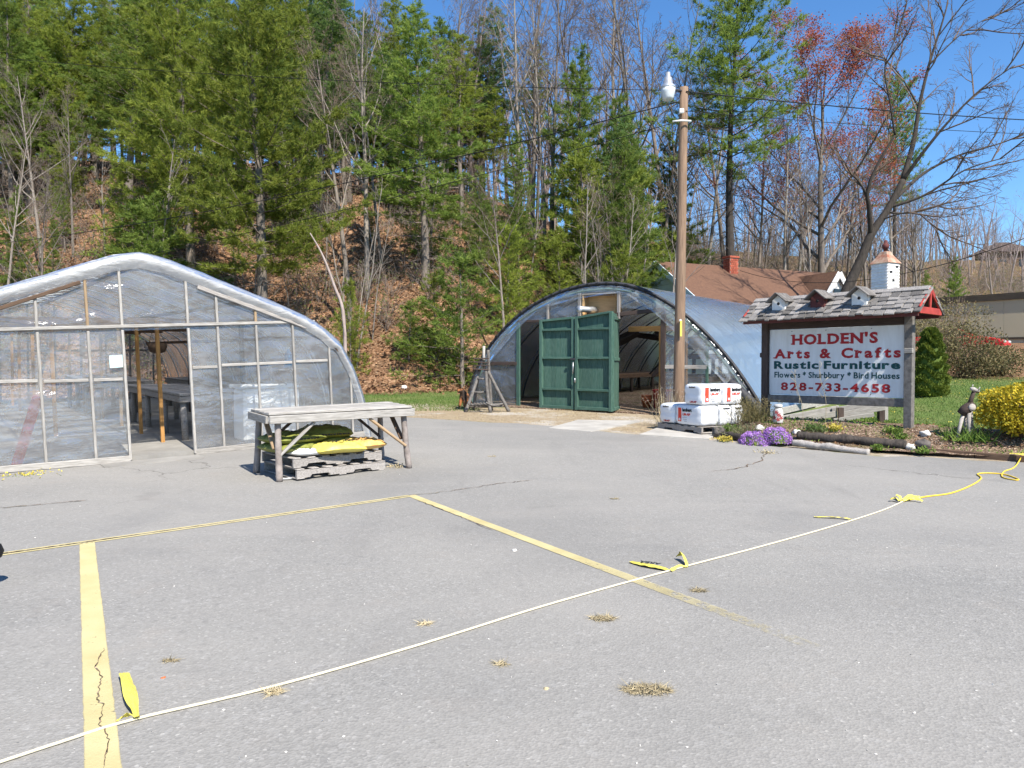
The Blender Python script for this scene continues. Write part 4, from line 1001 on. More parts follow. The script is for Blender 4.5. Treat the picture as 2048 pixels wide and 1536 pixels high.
for s_ in (-1, 1):
    MB().tube([q(-.02 + .02 * s_, -.06 + .06 * s_, .50), q(.0 + .03 * s_, -.06 + .09 * s_, .44)], [.03, .012], 7).build('ear', 'carved_wood', fig)
# small pot lying on the gravel pile

# ------------------------------------------------------------------ bales of potting mix on a pallet
BO = Vector((3.45, 13.17, 0)); BL = Vector((-.475, .88, 0)).normalized(); BR = Vector((.88, .475, 0)).normalized()
zb = Tz(BO.x, BO.y + .5) + .03
make_pallet('pallet', 'grey pallet under the white bales of potting mix', (BO.x + BL.x * 1.22, BO.y + BL.y * 1.22, zb), -BL, BR, 1.22, 1.03, 'wood_grey')
ZL = zb + .127
def bale(label, l0, l1, r0, r1, z0, h, seed, parts):
    c = BO + BL * (l0 + l1) / 2 + BR * (r0 + r1) / 2; c.z = z0
    o = thing('potting_mix_bale', label, 'bale', c, 0, 'white bales of potting mix on the pallet')
    a, b = (l1 - l0) / 2, (r1 - r0) / 2; mb = MB(); n_ = 10
    def pt(x, y, z):      # cube to puffy bale
        m = max(abs(x), abs(y), abs(z)); L_ = math.sqrt(x * x + y * y + z * z); k = 7.0
        L7 = (abs(x) ** k + abs(y) ** k + abs(z) ** k) ** (1 / k); s_ = m / L7
        x, y, z = x * s_, y * s_, z * s_
        ridge = .018 * mnoise.noise(Vector((x * 2 + seed, y * 2, z * 2.5))) + .007 * mnoise.noise(Vector((x * 6 + z * 4 + seed, y * 6, z * 6)))
        g = 1 + ridge * 1.6
        seam = 1 - .022 * math.exp(-(z / .10) ** 2)
        return c + BL * (x * a * g * seam) + BR * (y * b * g * seam) + Vector((0, 0, h / 2 + z * h / 2 * (1 + ridge * .8)))
    for ax_, sg in ((0, 1), (0, -1), (1, 1), (1, -1), (2, 1), (2, -1)):
        def fn(u, v, ax_=ax_, sg=sg):
            w_ = [0, 0, 0]; w_[ax_] = sg; w_[(ax_ + 1) % 3] = (u * 2 - 1) * sg; w_[(ax_ + 2) % 3] = v * 2 - 1; return pt(*w_)
        mb.grid(fn, n_, n_)
    mb.build('wrapper', 'bale_plastic', o)
    for kind in parts:
        face = kind[0]
        if face == 'L':  n_out = -BR; ex = -BL; half = b; wid = 2 * a      # face seen on the left
        else:            n_out = -BL; ex = BR; half = a; wid = 2 * b       # face seen on the right
        base = c + n_out * half * 1.012
        up = Vector((0, 0, 1))
        if kind[1] == 'full':
            ox = kind[2]
            MB().box(base + ex * (ox - .155) + up * (h * .50), (.085, .004, h * .66), frame(ex), 0).build('print_block', 'print_red', o)
            MB().lathe(base + ex * (ox - .155) + up * (h * .27) + n_out * .004, [(.026, 0), (.026, .002), (.014, .002), (.014, 0)], 14, Matrix((ex, up, n_out)).transposed()).build('print_ring', 'plastic_white', o)
            put_text('lambert', base + ex * (ox + .045) + up * (h * .66), ex, up, .062, 'print_black', o, .25, .004, .001)
            put_text('LM-AP', base + ex * (ox + .03) + up * (h * .47), ex, up, .044, 'print_red', o, .20, .002, .001)
            for k in range(3): MB().box(base + ex * (ox - .02 + .01 * k) + up * (h * (.37 - .09 * k)), (.12 - .02 * k, .004, .012), frame(ex), 0).build('print_line', 'print_grey', o)
        else:
            put_text('lambert', base + up * (h * .80), ex, up, .034, 'print_black', o, .17, .002, .001)
            if len(kind) > 2: put_text('LM-AP', base + up * (h * .10) + ex * .03, ex, up, .034, 'sign_red', o, .17, .002, .001)
    return o
bale('bottom bale facing left with a large red block and name on its side', .0, .74, .0, .45, ZL, .39, 1.1, [('L', 'full', -.06)])
bale('bottom bale at the far left end of the pallet, end on', .75, 1.21, .0, .72, ZL, .39, 2.1, [('L', 'small', 1)])
bale('bottom bale in the middle of the right side of the pallet', .0, .60, .46, .76, ZL, .385, 3.1, [('R', 'small')])
bale('bottom bale at the right end of the pallet', .0, .60, .77, 1.06, ZL, .385, 4.1, [('R', 'small')])
bale('top bale at the front corner with red block on its right side', .0, .50, .0, .52, ZL + .39, .39, 5.1, [('L', 'small', 1), ('R', 'full', .02)])
bale('top bale at the right with red block, beside the garden bed', .0, .52, .53, 1.03, ZL + .388, .39, 6.1, [('R', 'full', .04)])

# ------------------------------------------------------------------ utility pole with lamp and wires
PB = Vector((3.81, 16.6, 0)); PB.z = Tz(PB.x, PB.y)
pole = thing('utility_pole', 'tall brown wooden utility pole with a lamp on top, behind the bales', 'utility pole', PB)
ztop = P(1363, 175, 16.6).z
pts = [PB + Vector((.10 * k / 10 * .9, 0, -.1 + (ztop - PB.z + .1) * k / 10)) for k in range(11)]
MB().tube(pts, [.128 - .034 * k / 10 for k in range(11)], 18).build('shaft', 'pole_wood', pole)
MB().box(P(1362, 657, 16.42), (.045, .012, .36), None, .003).build('tag', 'tape_yellow', pole)
MB().lathe(P(1361, 641, 16.43), [(.028, 0), (.028, .02), (.01, .02)], 10, frame((0, 0, 1), (0, 1, 0))).build('tag', 'plastic_white', pole)
MB().box(P(1363, 222, 16.45), (.10, .08, .10), None, .01).build('wire_clamp', 'plastic_white', pole)
MB().tube([P(1345, 243, 16.45), P(1362, 241, 16.4), P(1382, 242, 16.45)], .02, 6).build('crossarm', 'plastic_white', pole)
lampt = P(1337, 190, 16.3)
MB().tube([P(1362, 182, 16.55), P(1350, 180, 16.4), lampt + Vector((0, 0, .02))], .03, 7).build('lamp_arm', 'steel_dark', pole)
lh = MB().lathe(P(1336, 176, 16.3), [(.165, -.02), (.175, .0), (.15, .05), (.105, .08), (.085, .22), (.055, .24), (.05, .34), (.015, .345)], 18).build('lamp_head', 'galvanised', pole)
MB().lathe(P(1336, 176, 16.3), [(.06, -.26), (.10, -.27), (.125, -.22), (.155, -.1), (.165, -.021)], 18).build('lamp_lens', 'lamp_glass', pole)
MB().tube(spline([P(1350, 205, 16.4), P(1340, 200, 16.35), P(1330, 192, 16.3)], 4), .012, 5).build('lamp_brace', 'steel_dark', pole)
def wire(p, q, sag, r, label):
    p = Vector(p); q = Vector(q); n_ = 40
    pts = [p.lerp(q, k / n_) - Vector((0, 0, sag * 4 * (k / n_) * (1 - k / n_))) for k in range(n_ + 1)]
    MB().tube(pts, r, 5).build('overhead_wire', 'wire_black', label=label, cat='wire', pivot=p)
wire(P(1357, 203, 16.55), P(-150, 500, 32), .55, .013, 'dark cable sagging left from the pole across the trees')
wire(P(1357, 243, 16.55), P(-150, 585, 34), .45, .009, 'lower thin cable sagging left from the pole')
wire(P(1357, 181, 16.55), P(-200, 95, 24), .25, .008, 'topmost thin wire running left from the pole top')
wire(P(1372, 183, 16.5), P(2300, 250, 21), .12, .014, 'thick cable running right from the pole top across the sky')
wire(P(1372, 222, 16.5), P(2300, 276, 21), .10, .008, 'thin wire running right below the thick cable')
wire(P(1480, 541, 37), P(2250, 395, 18), 1.25, .012, 'cable dipping from the brown roof past the sign roof to the right')
# ------------------------------------------------------------------ raised garden bed
FR = [(3.75, 12.75), (4.4, 12.05), (5.24, 11.3), (6.2, 10.8), (7.2, 10.35), (8.4, 9.95), (10.5, 9.4)]
BK = [(4.1, 14.9), (4.9, 15.2), (5.8, 15.0), (7.0, 14.2), (8.0, 13.2), (9.2, 12.4), (11.5, 11.6)]
def bed_pt(u, v):
    k = u * (len(FR) - 1); f = np.array(FR); b = np.array(BK); idx = np.arange(len(FR))
    fx, fy = np.interp(k, idx, f[:, 0]), np.interp(k, idx, f[:, 1]); bx_, by_ = np.interp(k, idx, b[:, 0]), np.interp(k, idx, b[:, 1])
    x, y = fx + (bx_ - fx) * v, fy + (by_ - fy) * v
    h = (.05 + .24 * float(sm(0, .42, v))) * (1 - float(sm(.55, 1, v))) * min(1, 6 * u + .25) - .03 * float(sm(.9, 1, v))
    return x, y, h
_bs = np.array([bed_pt(u, v) for u in np.linspace(0, 1, 80) for v in np.linspace(0, 1, 40)])
def BZ(x, y):
    d = (_bs[:, 0] - x) ** 2 + (_bs[:, 1] - y) ** 2; k = int(np.argmin(d)); g = Tz(x, y)
    return g + (_bs[k, 2] if d[k] < .05 else 0)
def GB(px, py):
    d = ray(px, py); lo, hi = 4.0, 20.0
    for _ in range(40):
        m = (lo + hi) / 2
        if CAMH + d.z / d.y * m - BZ(d.x / d.y * m, m) > 0: lo = m
        else: hi = m
    y = (lo + hi) / 2; x = d.x / d.y * y; return Vector((x, y, BZ(x, y)))
def bedfn(u, v):
    x, y, h = bed_pt(u, v); return Vector((x, y, Tz(x, y) + h + .018 * mnoise.noise(Vector((x * 4, y * 4, 0))) + .012 * mnoise.noise(Vector((x * 13, y * 13, 1)))))
MB().grid(bedfn, 120, 60).build('garden_bed', 'mulch', kind='structure')

# ------------------------------------------------------------------ roadside sign
SL = Vector((4.95, 13.94, 0)); SR = Vector((6.54, 12.10, 0)); SX = (SR - SL).normalized(); SW = (SR - SL).length
SNn = Vector((SX.y, -SX.x, 0))
if SNn.y > 0: SNn = -SNn
PZ0, PZ1 = .868, 2.095
def WG(a, d, z): p = SL + SX * a + SNn * d; p.z = z; return p
sign = thing('roadside_sign', 'white lettered sign board between dark posts under a shingled little roof', 'sign', (SL.x + SX.x * SW / 2, SL.y + SX.y * SW / 2, BZ(5.75, 13.0)))
MB().prism([WG(0, 0, PZ0), WG(SW, 0, PZ0), WG(SW, 0, PZ1), WG(0, 0, PZ1)], -SNn * .02).build('panel', 'sign_white', sign)
for a, m in ((-.075, 'wood_dark'), (SW + .085, 'wood_stand')):
    p = WG(a, 0, 0); plank('post', (p.x, p.y, BZ(p.x, p.y) - .05), (p.x, p.y, 2.42), .13, .13, m, sign, up=tuple(SNn), jit=.005)
plank('beam', WG(-.02, -.01, 2.165), WG(SW + .03, -.01, 2.165), .09, .13, 'wood_dark', sign, jit=.004)
plank('beam', WG(-.02, -.01, .79), WG(SW + .03, -.01, .79), .09, .14, 'wood_stand', sign, jit=.004)
plank('cleat', WG(-.18, .02, 1.62), WG(-.06, .02, 1.62), .06, .09, 'wood_dark', sign); plank('cleat', WG(SW + .03, .06, 1.66), WG(SW + .16, .06, 1.66), .06, .08, 'wood_weathered', sign)
for a in (.45, 1.1, 1.9):
    for z in (PZ0 + .05, PZ1 - .04): MB().lathe(WG(a, .002, z), [(.008, 0), (.008, .004)], 8, Matrix((SX, Vector((0, 0, 1)), SNn)).transposed()).build('screw', 'steel_dark', sign)
# lettering, some lines with slab serifs
SERIF = {'H': [(0, 0), (0, 1), (1, 0), (1, 1)], 'L': [(0, 0), (0, 1)], 'D': [(.08, 0), (.08, 1)], 'E': [(.06, 0), (.06, 1)], 'N': [(0, 1), (0, 0), (1, 1)], 'A': [(0, 0), (1, 0)],
         'r': [(.16, 0), (.08, .74)], 'f': [(.42, 0)], '4': [(.72, 0)]}
def serif_line(s, width, cap, mat, base_a, base_z, bold, name, gap=.06, serif=True, space=.35):
    V = []; F = []; x = 0.0; k = cap / .70; zz = [0]
    for ch in s:
        if ch == ' ': x += cap * space; continue
        me = text_mesh(ch, k, mat, .001, bold); co = np.array([v.co[:] for v in me.vertices]); b = len(V)
        x0, x1 = co[:, 0].min(), co[:, 0].max()
        for c in co: V.append((c[0] - x0 + x, c[1], c[2]))
        F += [tuple(i + b for i in p.vertices) for p in me.polygons]
        bpy.data.meshes.remove(me); w = x1 - x0; sw = .05 * k
        if serif and ch in SERIF:
            for fx, fy in SERIF[ch]:
                cx_ = x + sw + (w - 2 * sw) * fx; cy_ = fy * cap * (1 - .08) + .04 * cap; zz[0] += .00004
                hx, hy = .13 * cap + bold, .055 * cap; b = len(V)
                V += [(cx_ - hx, cy_ - hy, .0015 + zz[0]), (cx_ + hx, cy_ - hy, .0015 + zz[0]), (cx_ + hx, cy_ + hy, .0015 + zz[0]), (cx_ - hx, cy_ + hy, .0015 + zz[0])]
                F.append((b, b + 1, b + 2, b + 3))
        x += w + gap * k
    V = np.array(V); V[:, 0] = (V[:, 0] / (x - gap * k) - .5) * width
    me = bpy.data.meshes.new('lettering'); me.from_pydata(V.tolist(), [], F); me.update(); me.materials.append(MATS[mat])
    o = obj_of(me, 'lettering', sign); M = Matrix((SX, Vector((0, 0, 1)), SNn)).transposed().to_4x4(); M.translation = WG(base_a, .004, base_z)
    o.matrix_basis = wm(sign).inverted() @ M
serif_line("HOLDEN'S", 1.55, .175, 'sign_red', SW * .507, PZ0 + .945, .010, 'lettering', .10)
serif_line('Arts  &  Crafts', 2.28, .165, 'sign_red', SW * .510, PZ0 + .69, .009, 'lettering', .13)
serif_line('Rustic Furniture', 2.28, .135, 'sign_green', SW * .508, PZ0 + .495, .008, 'lettering', .07, False)
serif_line('Flowers * Shurbbury * Bird Houses', 2.26, .105, 'sign_green', SW * .508, PZ0 + .325, .0035, 'lettering', .07, False)
serif_line('828-733-4658', 1.98, .14, 'sign_red', SW * .506, PZ0 + .09, .006, 'lettering', .14)
# little roof: boards, hand split shingles, bird houses, red gable trusses
RZ, EZ, EO = 2.67, 2.29, .45; RA0, RA1 = -.30, SW + .40
for sd in (1, -1):
    mb = MB(); mb.prism([WG(RA0 + .03, 0, RZ - .025), WG(RA1 - .03, 0, RZ - .025), WG(RA1 - .03, sd * EO * .97, EZ - .01), WG(RA0 + .03, sd * EO * .97, EZ - .01)], (0, 0, -.02)); mb.build('roof_board', 'wood_dark', sign)
    plank('fascia', WG(RA0, sd * (EO - .01), EZ - .045), WG(RA1 - .02, sd * (EO - .01), EZ - .045), .025, .085, 'red_brown_paint', sign, jit=.003)
shv = []
for k in range(5):
    V, F = cbox(1, .24, .028, .004); V = [(v[0] + RB.uniform(-.03, .03), v[1] + RB.uniform(-.012, .012), v[2] + RB.uniform(-.004, .004)) for v in V]
    me = bpy.data.meshes.new('shingle'); me.from_pydata(V, [], F); me.update(); me.materials.append(MATS['shingle_wood']); shv.append(me)
sl = math.hypot(EO, RZ - EZ); iv = wm(sign).inverted()
BH = [(t_, c_) for t_, c_ in ((.36, 'white_paint'), (1.10, 'red_brown_paint'), (1.83, 'white_paint'))]
for sd in (1, -1):
    dn = (SNn * (sd * EO) + Vector((0, 0, EZ - RZ))).normalized(); nrm = SX.cross(dn)
    if nrm.z < 0: nrm = -nrm
    for row in range(5):
        a = RA0 - .04 + RB.uniform(0, .05); s_ = .10 + row * (sl - .06) / 4.6
        while a < RA1 - .02:
            w_ = min(RB.uniform(.09, .19), RA1 + .03 - a)
            if w_ < .04: break
            c = WG(a + w_ / 2, 0, RZ) + dn * (s_ + RB.uniform(-.02, .02)) + nrm * (.014 + RB.uniform(0, .016))
            X = (SX + dn * RB.uniform(-.04, .04)).normalized(); Z = (nrm + dn * (-.10 + RB.uniform(-.09, .03)) + SX * RB.uniform(-.05, .05)).normalized(); Y = Z.cross(X); X = Y.cross(Z)
            M = Matrix((X, Y, Z)).transposed().to_4x4() @ Matrix.Diagonal((w_ - .016, 1, 1, 1)); M.translation = c
            o = obj_of(RB.choice(shv), 'shingle', sign); o.matrix_basis = iv @ M; a += w_
plank('ridge_board', WG(RA0, .05, RZ + .012), WG(RA1, .05, RZ + .012), .12, .016, 'shingle_wood', sign, up=tuple((Vector((0, 0, 1)) + SNn * .7).normalized()))
plank('ridge_board', WG(RA0, -.05, RZ + .010), WG(RA1, -.05, RZ + .010), .12, .016, 'shingle_wood', sign, up=tuple((Vector((0, 0, 1)) - SNn * .7).normalized()))
UPZ = Vector((0, 0, 1))
for a, m in BH:
    d0 = .34; z0 = 2.335; bw = .125; hh = .29
    poly = [WG(a - bw, d0, z0), WG(a + bw, d0, z0), WG(a + bw, d0, z0 + hh), WG(a, d0, z0 + hh + .10), WG(a - bw, d0, z0 + hh)]
    bh = MB().prism(poly, -SNn * .24).build('birdhouse', m, sign)
    MB().lathe(WG(a, d0 + .001, z0 + hh * .78), [(.028, 0), (.028, .002)], 14, Matrix((SX, UPZ, SNn)).transposed()).build('entrance_hole', 'black_rubber', bh)
    for sg in (-1, 1):
        for k in range(4):
            r0 = WG(a + sg * (bw + .075), d0 + .07 - k * .10, z0 + hh - .05); r1 = WG(a, d0 + .07 - k * .10, z0 + hh + .118)
            plank('roof_shake', r0 + UPZ * (.012 + .003 * k), r1 + UPZ * (.012 + .003 * k), .096, .024, 'wood_stand', bh, up=tuple((SX * sg * .7 + UPZ).normalized()), jit=.004)
for a_, sg in ((RA1 - .005, 1), (RA0 + .02, -1)):
    pa, pb, pc = WG(a_, EO, EZ - .02), WG(a_, -EO, EZ - .02), WG(a_, 0, RZ - .02)
    plank('gable_trim', pa + UPZ * .03, pb + UPZ * .03, .03, .11, 'red_paint', sign, up=(0, 0, 1)); plank('gable_trim', pa + UPZ * .06, pc, .03, .075, 'red_paint', sign); plank('gable_trim', pb + UPZ * .06, pc, .03, .075, 'red_paint', sign)
    plank('king_post', WG(a_ - .01, 0, EZ + .04), pc - UPZ * .05, .03, .05, 'red_paint', sign, up=tuple(SNn))

# grey boards piled under the sign
pl = thing('board_pile', 'long weathered boards stacked on a slant under the sign', 'boards', G(1660, 838))
for (x0_, y0_, x1_, y1_, Yd, hh_) in ((1552, 839, 1678, 816, 16.0, .12), (1560, 846, 1682, 826, 15.8, .12), (1664, 822, 1772, 803, 15.7, .13), (1662, 834, 1770, 814, 15.6, .13), (1668, 841, 1748, 829, 15.5, .09)):
    plank('board', P(x0_, y0_, Yd), P(x1_, y1_, Yd - .3), .05, hh_, 'wood_weathered', pl, jit=.008)
for x_ in (1680, 1762):
    q = P(x_, 835, 15.5); q.z = Tz(q.x, q.y); plank('block', q, P(x_, 815, 15.5), .12, .12, 'wood_dark', pl)
# bird house tower behind the sign
tb_ = Vector((8.05, 16.0, 0)); tb_.x = (1768 - CX) / FPX * 16.0; tb_.z = Tz(tb_.x, tb_.y)
tw = thing('birdhouse_tower', 'peeling white clapboard birdhouse tower with rusty roof, behind the sign', 'birdhouse', tb_)
ang = math.radians(28); TM = Matrix.Rotation(ang, 3, 'Z')
MB().box(tb_ + UPZ * 1.2, (.14, .14, 2.4), TM, .01).build('post', 'wood_grey', tw)
zt0, zt1 = P(1768, 582, 16).z, P(1768, 528, 16).z; hw = .195
MB().box(tb_ * 1 + UPZ * ((zt0 + zt1) / 2 - tb_.z), (2 * hw - .03, 2 * hw - .03, zt1 - zt0), TM, 0).build('body', 'chip_white', tw)
for k in range(9):
    z = zt0 + (zt1 - zt0) * (k + .5) / 9
    for s_, ax_ in ((1, 0), (-1, 0), (1, 1), (-1, 1)):
        c = Vector((tb_.x, tb_.y, z)); n_ = TM @ (Vector((s_, 0, 0)) if ax_ == 0 else Vector((0, s_, 0))); e_ = TM @ (Vector((0, 1, 0)) if ax_ == 0 else Vector((1, 0, 0)))
        plank('clapboard', c + n_ * hw - e_ * hw, c + n_ * hw + e_ * hw, .014, (zt1 - zt0) / 9 + .006, 'chip_white', tw, up=tuple((UPZ + n_ * -.22).normalized()), b=.003, jit=.003)
for dx_, dz_ in ((-.10, .40), (-.02, .22), (.10, .52)):
    n_ = TM @ Vector((0, -1, 0)); e_ = TM @ Vector((1, 0, 0)); MB().box(Vector((tb_.x, tb_.y, zt0 + dz_ * (zt1 - zt0) / .6)) + n_ * (hw + .012) + e_ * dx_, (.075, .012, .045), frame(e_), 0).build('entrance_hole', 'black_rubber', tw)
rt = MB(); c = Vector((tb_.x, tb_.y, zt1)); prof = [(hw + .035, 0), (hw + .02, .025), (hw * .8, .11), (hw * .5, .21), (.08, .26), (.06, .27)]
V = []; F = []
for j, (r, z) in enumerate(prof):
    for k in range(4): V.append(c + TM @ Vector((r * (1, 1, -1, -1)[k], r * (-1, 1, 1, -1)[k], z)))
for j in range(len(prof) - 1):
    for k in range(4): F.append((j * 4 + k, j * 4 + (k + 1) % 4, j * 4 + 4 + (k + 1) % 4, j * 4 + 4 + k))
F.append((3, 2, 1, 0)); F.append(tuple((len(prof) - 1) * 4 + k for k in range(4))); rt.add(V, F); rt.build('roof', 'rust_roof', tw)
MB().lathe(c + UPZ * .27, [(.045, 0), (.045, .06), (.07, .065), (.075, .16), (.045, .165), (.04, .22), (.025, .25)], 8).build('chimney_cap', 'red_brown_paint', tw)

# ------------------------------------------------------------------ logs, stones, plants in the bed
RP = np.random.default_rng(11)
def log(p, q, r, label, mat='wood_dark'):
    p, q = Vector(p), Vector(q); mid = p.lerp(q, .5) + Vector((0, 0, .01)); pts = spline([p, p.lerp(q, .3), mid, p.lerp(q, .75), q], 9)
    V_, F_ = tube_vf(pts, [r * RB.uniform(.85, 1.1) for _ in pts], 14); V_ = [v + Vector((0, 0, 1)) * (r * .35 * mnoise.noise(v * 7)) + Vector((r * .3 * mnoise.noise(v * 11), 0, 0)) for v in V_]; MB().add(V_, F_, True).build('log', mat, label=label, cat='log', pivot=mid)
up_ = lambda v, d: v + Vector((0, 0, d))
log(up_(GB(1596, 876), .04), up_(GB(1812, 897), .05), .075, 'long dark log edging the bed, ending at the white painted stone', 'bark_dark')
log(up_(GB(1585, 889), .03), up_(GB(1738, 907), .03), .055, 'shorter grey log lying in front of the long dark log', 'wood_grey')
log(up_(GB(1444, 872), .04), up_(GB(1484, 880), .03), .06, 'short dark log at the left end of the bed, beside the purple flowers', 'bark_dark')
pe = [G(1848, 907), G(1950, 916), G(2060, 925), G(2250, 940)]
edge_t = thing('bed_edging', 'long low grey timber edging the bed along the asphalt at the right', 'edging', pe[0])
for a, b in zip(pe, pe[1:]): plank('timber', up_(a, .04), up_(b, .04), .09, .10, 'wood_brown', edge_t, jit=.006)
def rock(px, py, r, label, mat='rock_white', sq=.8, fn=GB):
    r = r * .85; c = fn(px, py); mb = MB(); seed = px * .37
    def f(u, v):
        th, ph = 2 * math.pi * u, math.pi * v; d = Vector((math.sin(ph) * math.cos(th), math.sin(ph) * math.sin(th), math.cos(ph)))
        k = r * (1 + .5 * mnoise.noise(d * 1.5 + Vector((seed, 0, 0))) + .22 * mnoise.noise(d * 4 + Vector((seed, 3, 0)))); return c + Vector((d.x * k, d.y * k, d.z * k * sq + r * sq * .6))
    mb.grid(f, 14, 9).build('stone', mat, label=label, cat='stone', pivot=c)
rock(1820, 899, .085, 'white painted stone at the end of the long dark log')
rock(1851, 872, .085, 'white stone on the grass edge right of the sign post')
rock(1592, 868, .075, 'pale stone between the purple flowers and the long log')
rock(1519, 862, .085, 'pale stone behind the purple flowers', sq=.8)
rock(1846, 898, .12, 'dark rounded stump beside the white painted stone', 'rock_dark', .9)
rock(808, 778, .13, 'pale rock lying at the foot of the leafy bank', fn=G)
rock(1437, 872, .13, 'dark boulder at the left corner of the bed, by the pallet', 'rock_dark', .9)
def quads(C, D, L, Wd, rng, tri=False):
    """leaf quads: centres C (n,3), directions D (n,3)"""
    n_ = len(C); r = rng.normal(size=(n_, 3)); S = np.cross(D, r); S /= np.linalg.norm(S, axis=1, keepdims=True) + 1e-9
    L = np.broadcast_to(np.asarray(L), (n_,))[:, None]; Wd = np.broadcast_to(np.asarray(Wd), (n_,))[:, None]
    if tri:
        V = np.stack([C - S * Wd / 2, C + S * Wd / 2, C + D * L], 1).reshape(-1, 3); F = np.arange(n_ * 3).reshape(-1, 3)
    else:
        V = np.stack([C, C + D * L * .5 + S * Wd / 2, C + D * L, C + D * L * .5 - S * Wd / 2], 1).reshape(-1, 3); F = np.arange(n_ * 4).reshape(-1, 4)
    return V, F
def unit(a): return a / (np.linalg.norm(a, axis=1, keepdims=True) + 1e-9)
def sub_np(name, V, F, mat, parent):
    V = np.asarray(V, float); I = wm(parent).inverted(); R = np.array(I.to_3x3()); V = V @ R.T + np.array(I.translation)
    return obj_of(np_mesh(name, V, F, mat), name, parent)
def mound_plant(name, label, cat, px, py, rx, ry, h, n_, leaf, mat, base_mat, group=None):
    c = GB(px, py); t = thing(name, label, cat, c, 0, group); rng = np.random.default_rng(int(px))
    d = unit(rng.normal(size=(n_, 3))); d[:, 2] = abs(d[:, 2]); k = 1 + .12 * np.sin(d[:, 0] * 7 + px) * np.cos(d[:, 1] * 6)
    C = np.array(c) + d * np.array([rx, ry, h]) * k[:, None] * rng.uniform(.88, 1.05, (n_, 1))
    V, F = quads(C, unit(rng.normal(size=(n_, 3)) + d * .4), leaf * rng.uniform(.7, 1.3, n_), leaf * .9, rng); sub_np('blossoms', V, F, mat, t)
    mb = MB(); mb.grid(lambda u, v: c + Vector((rx * .93 * math.cos(2 * math.pi * u) * math.cos(math.pi / 2 * v), ry * .93 * math.sin(2 * math.pi * u) * math.cos(math.pi / 2 * v), h * .92 * math.sin(math.pi / 2 * v))), 20, 8).build('foliage', base_mat, t)
    return t
mound_plant('phlox_clump', 'left half of the purple flower cushion at the bed edge', 'flowers', 1508, 885, .24, .30, .20, 2600, .022, 'purple_flower', 'weed_green')
mound_plant('phlox_clump', 'right, taller half of the purple flower cushion at the bed edge', 'flowers', 1551, 884, .23, .30, .235, 2600, .022, 'purple_flower', 'weed_green')
def tuft(name, label, cat, px, py, n_, h, spread, mat, stem='weed_green', wid=.012, leaf=0, leafmat=None, fn=GB, group=None, curve=.5, c=None):
    c = c or fn(px, py); t = thing(name, label, cat, c, 0, group); rng = np.random.default_rng(int(px * 7 + py))
    C = np.array(c) + np.c_[rng.normal(0, spread * .35, n_), rng.normal(0, spread * .35, n_), np.zeros(n_)]
    D = unit(np.c_[rng.normal(0, .45 * spread / h + .12, n_), rng.normal(0, .45 * spread / h + .12, n_), np.ones(n_)])
    V, F = quads(C, D, h * rng.uniform(.5, 1.1, n_), wid, rng, True); sub_np('stems', V, F, mat, t)
    if leaf:
        m = n_ * leaf; i_ = rng.integers(0, n_, m); k = rng.uniform(.25, 1, m)[:, None]
        V, F = quads(C[i_] + D[i_] * k * h * .9, unit(rng.normal(size=(m, 3)) + np.array([0, 0, .5])), wid * 2.6, wid * 1.5, rng); sub_np('leaves', V, F, leafmat or mat, t)
    return t
tuft('weed_clump', 'small yellow flowering weed at the left front corner of the bed', 'weed', 1448, 884, 60, .12, .16, 'weed_green', wid=.016, leaf=4, leafmat='dandelion', fn=G)
tuft('weed_clump', 'green leafy clump behind the dark boulder by the pallet', 'weed', 1458, 868, 90, .20, .16, 'weed_green', wid=.016, leaf=2)
tuft('heather_shrub', 'grey brown twiggy herb behind the purple flowers', 'shrub', 1490, 862, 220, .26, .55, 'grey_herb', wid=.010, leaf=3)
tuft('twiggy_shrub', 'olive twiggy shrub between the bales and the sign', 'shrub', 1506, 842, 260, .52, .42, 'olive_brush', wid=.010, leaf=5)
tuft('dead_stalks', 'tall dry grey stalks behind the bales, at the foot of the pole', 'plant', 1335, 818, 90, .95, .30, 'straw', wid=.012, leaf=2, leafmat='twig_grey', c=Vector((3.15, 14.7, Tz(3.15, 14.7))))
tuft('weed_clump', 'blue green leafy clump in the middle of the bed, before the sign', 'weed', 1630, 862, 120, .17, .28, 'grey_herb', wid=.018, leaf=3, leafmat='needles_blue')
tuft('weed_clump', 'yellow green weed right of the blue green clump', 'weed', 1668, 862, 60, .14, .16, 'weed_green', wid=.016, leaf=4, leafmat='dandelion')
tuft('weed_clump', 'bright green weed below the board pile, under the sign', 'weed', 1735, 852, 100, .20, .22, 'weed_green', wid=.016, leaf=3)
tuft('weed_clump', 'low green weed near the right sign post', 'weed', 1785, 865, 80, .13, .2, 'weed_green', wid=.016, leaf=2)
tuft('weed_clump', 'low green weed at the end of the shorter grey log', 'weed', 1757, 900, 50, .10, .12, 'weed_green', wid=.016, leaf=2)
tuft('weed_clump', 'green weed in front of the dark stump', 'weed', 1846, 906, 70, .10, .14, 'weed_green', wid=.014, leaf=2)
tuft('weed_clump', 'green weed on the bed above the long dark log', 'weed', 1800, 880, 70, .12, .16, 'weed_green', wid=.014, leaf=2)
tuft('iris_leaves', 'tuft of upright blades round the legs of the log deer', 'plant', 1920, 880, 150, .30, .42, 'weed_green', wid=.02)
tuft('iris_leaves', 'tuft of upright blades left of the yellow bush', 'plant', 1958, 884, 90, .26, .3, 'weed_green', wid=.02)
tuft('asphalt_weed', 'dry weed growing from the asphalt below the purple flowers', 'weed', 1535, 907, 60, .07, .22, 'straw', wid=.012, fn=G, leaf=1)
tuft('asphalt_weed', 'green and yellow weeds along the foot of the left greenhouse film', 'weed', 55, 950, 130, .07, .45, 'weed_green', wid=.012, fn=G, leaf=1, leafmat='dandelion')
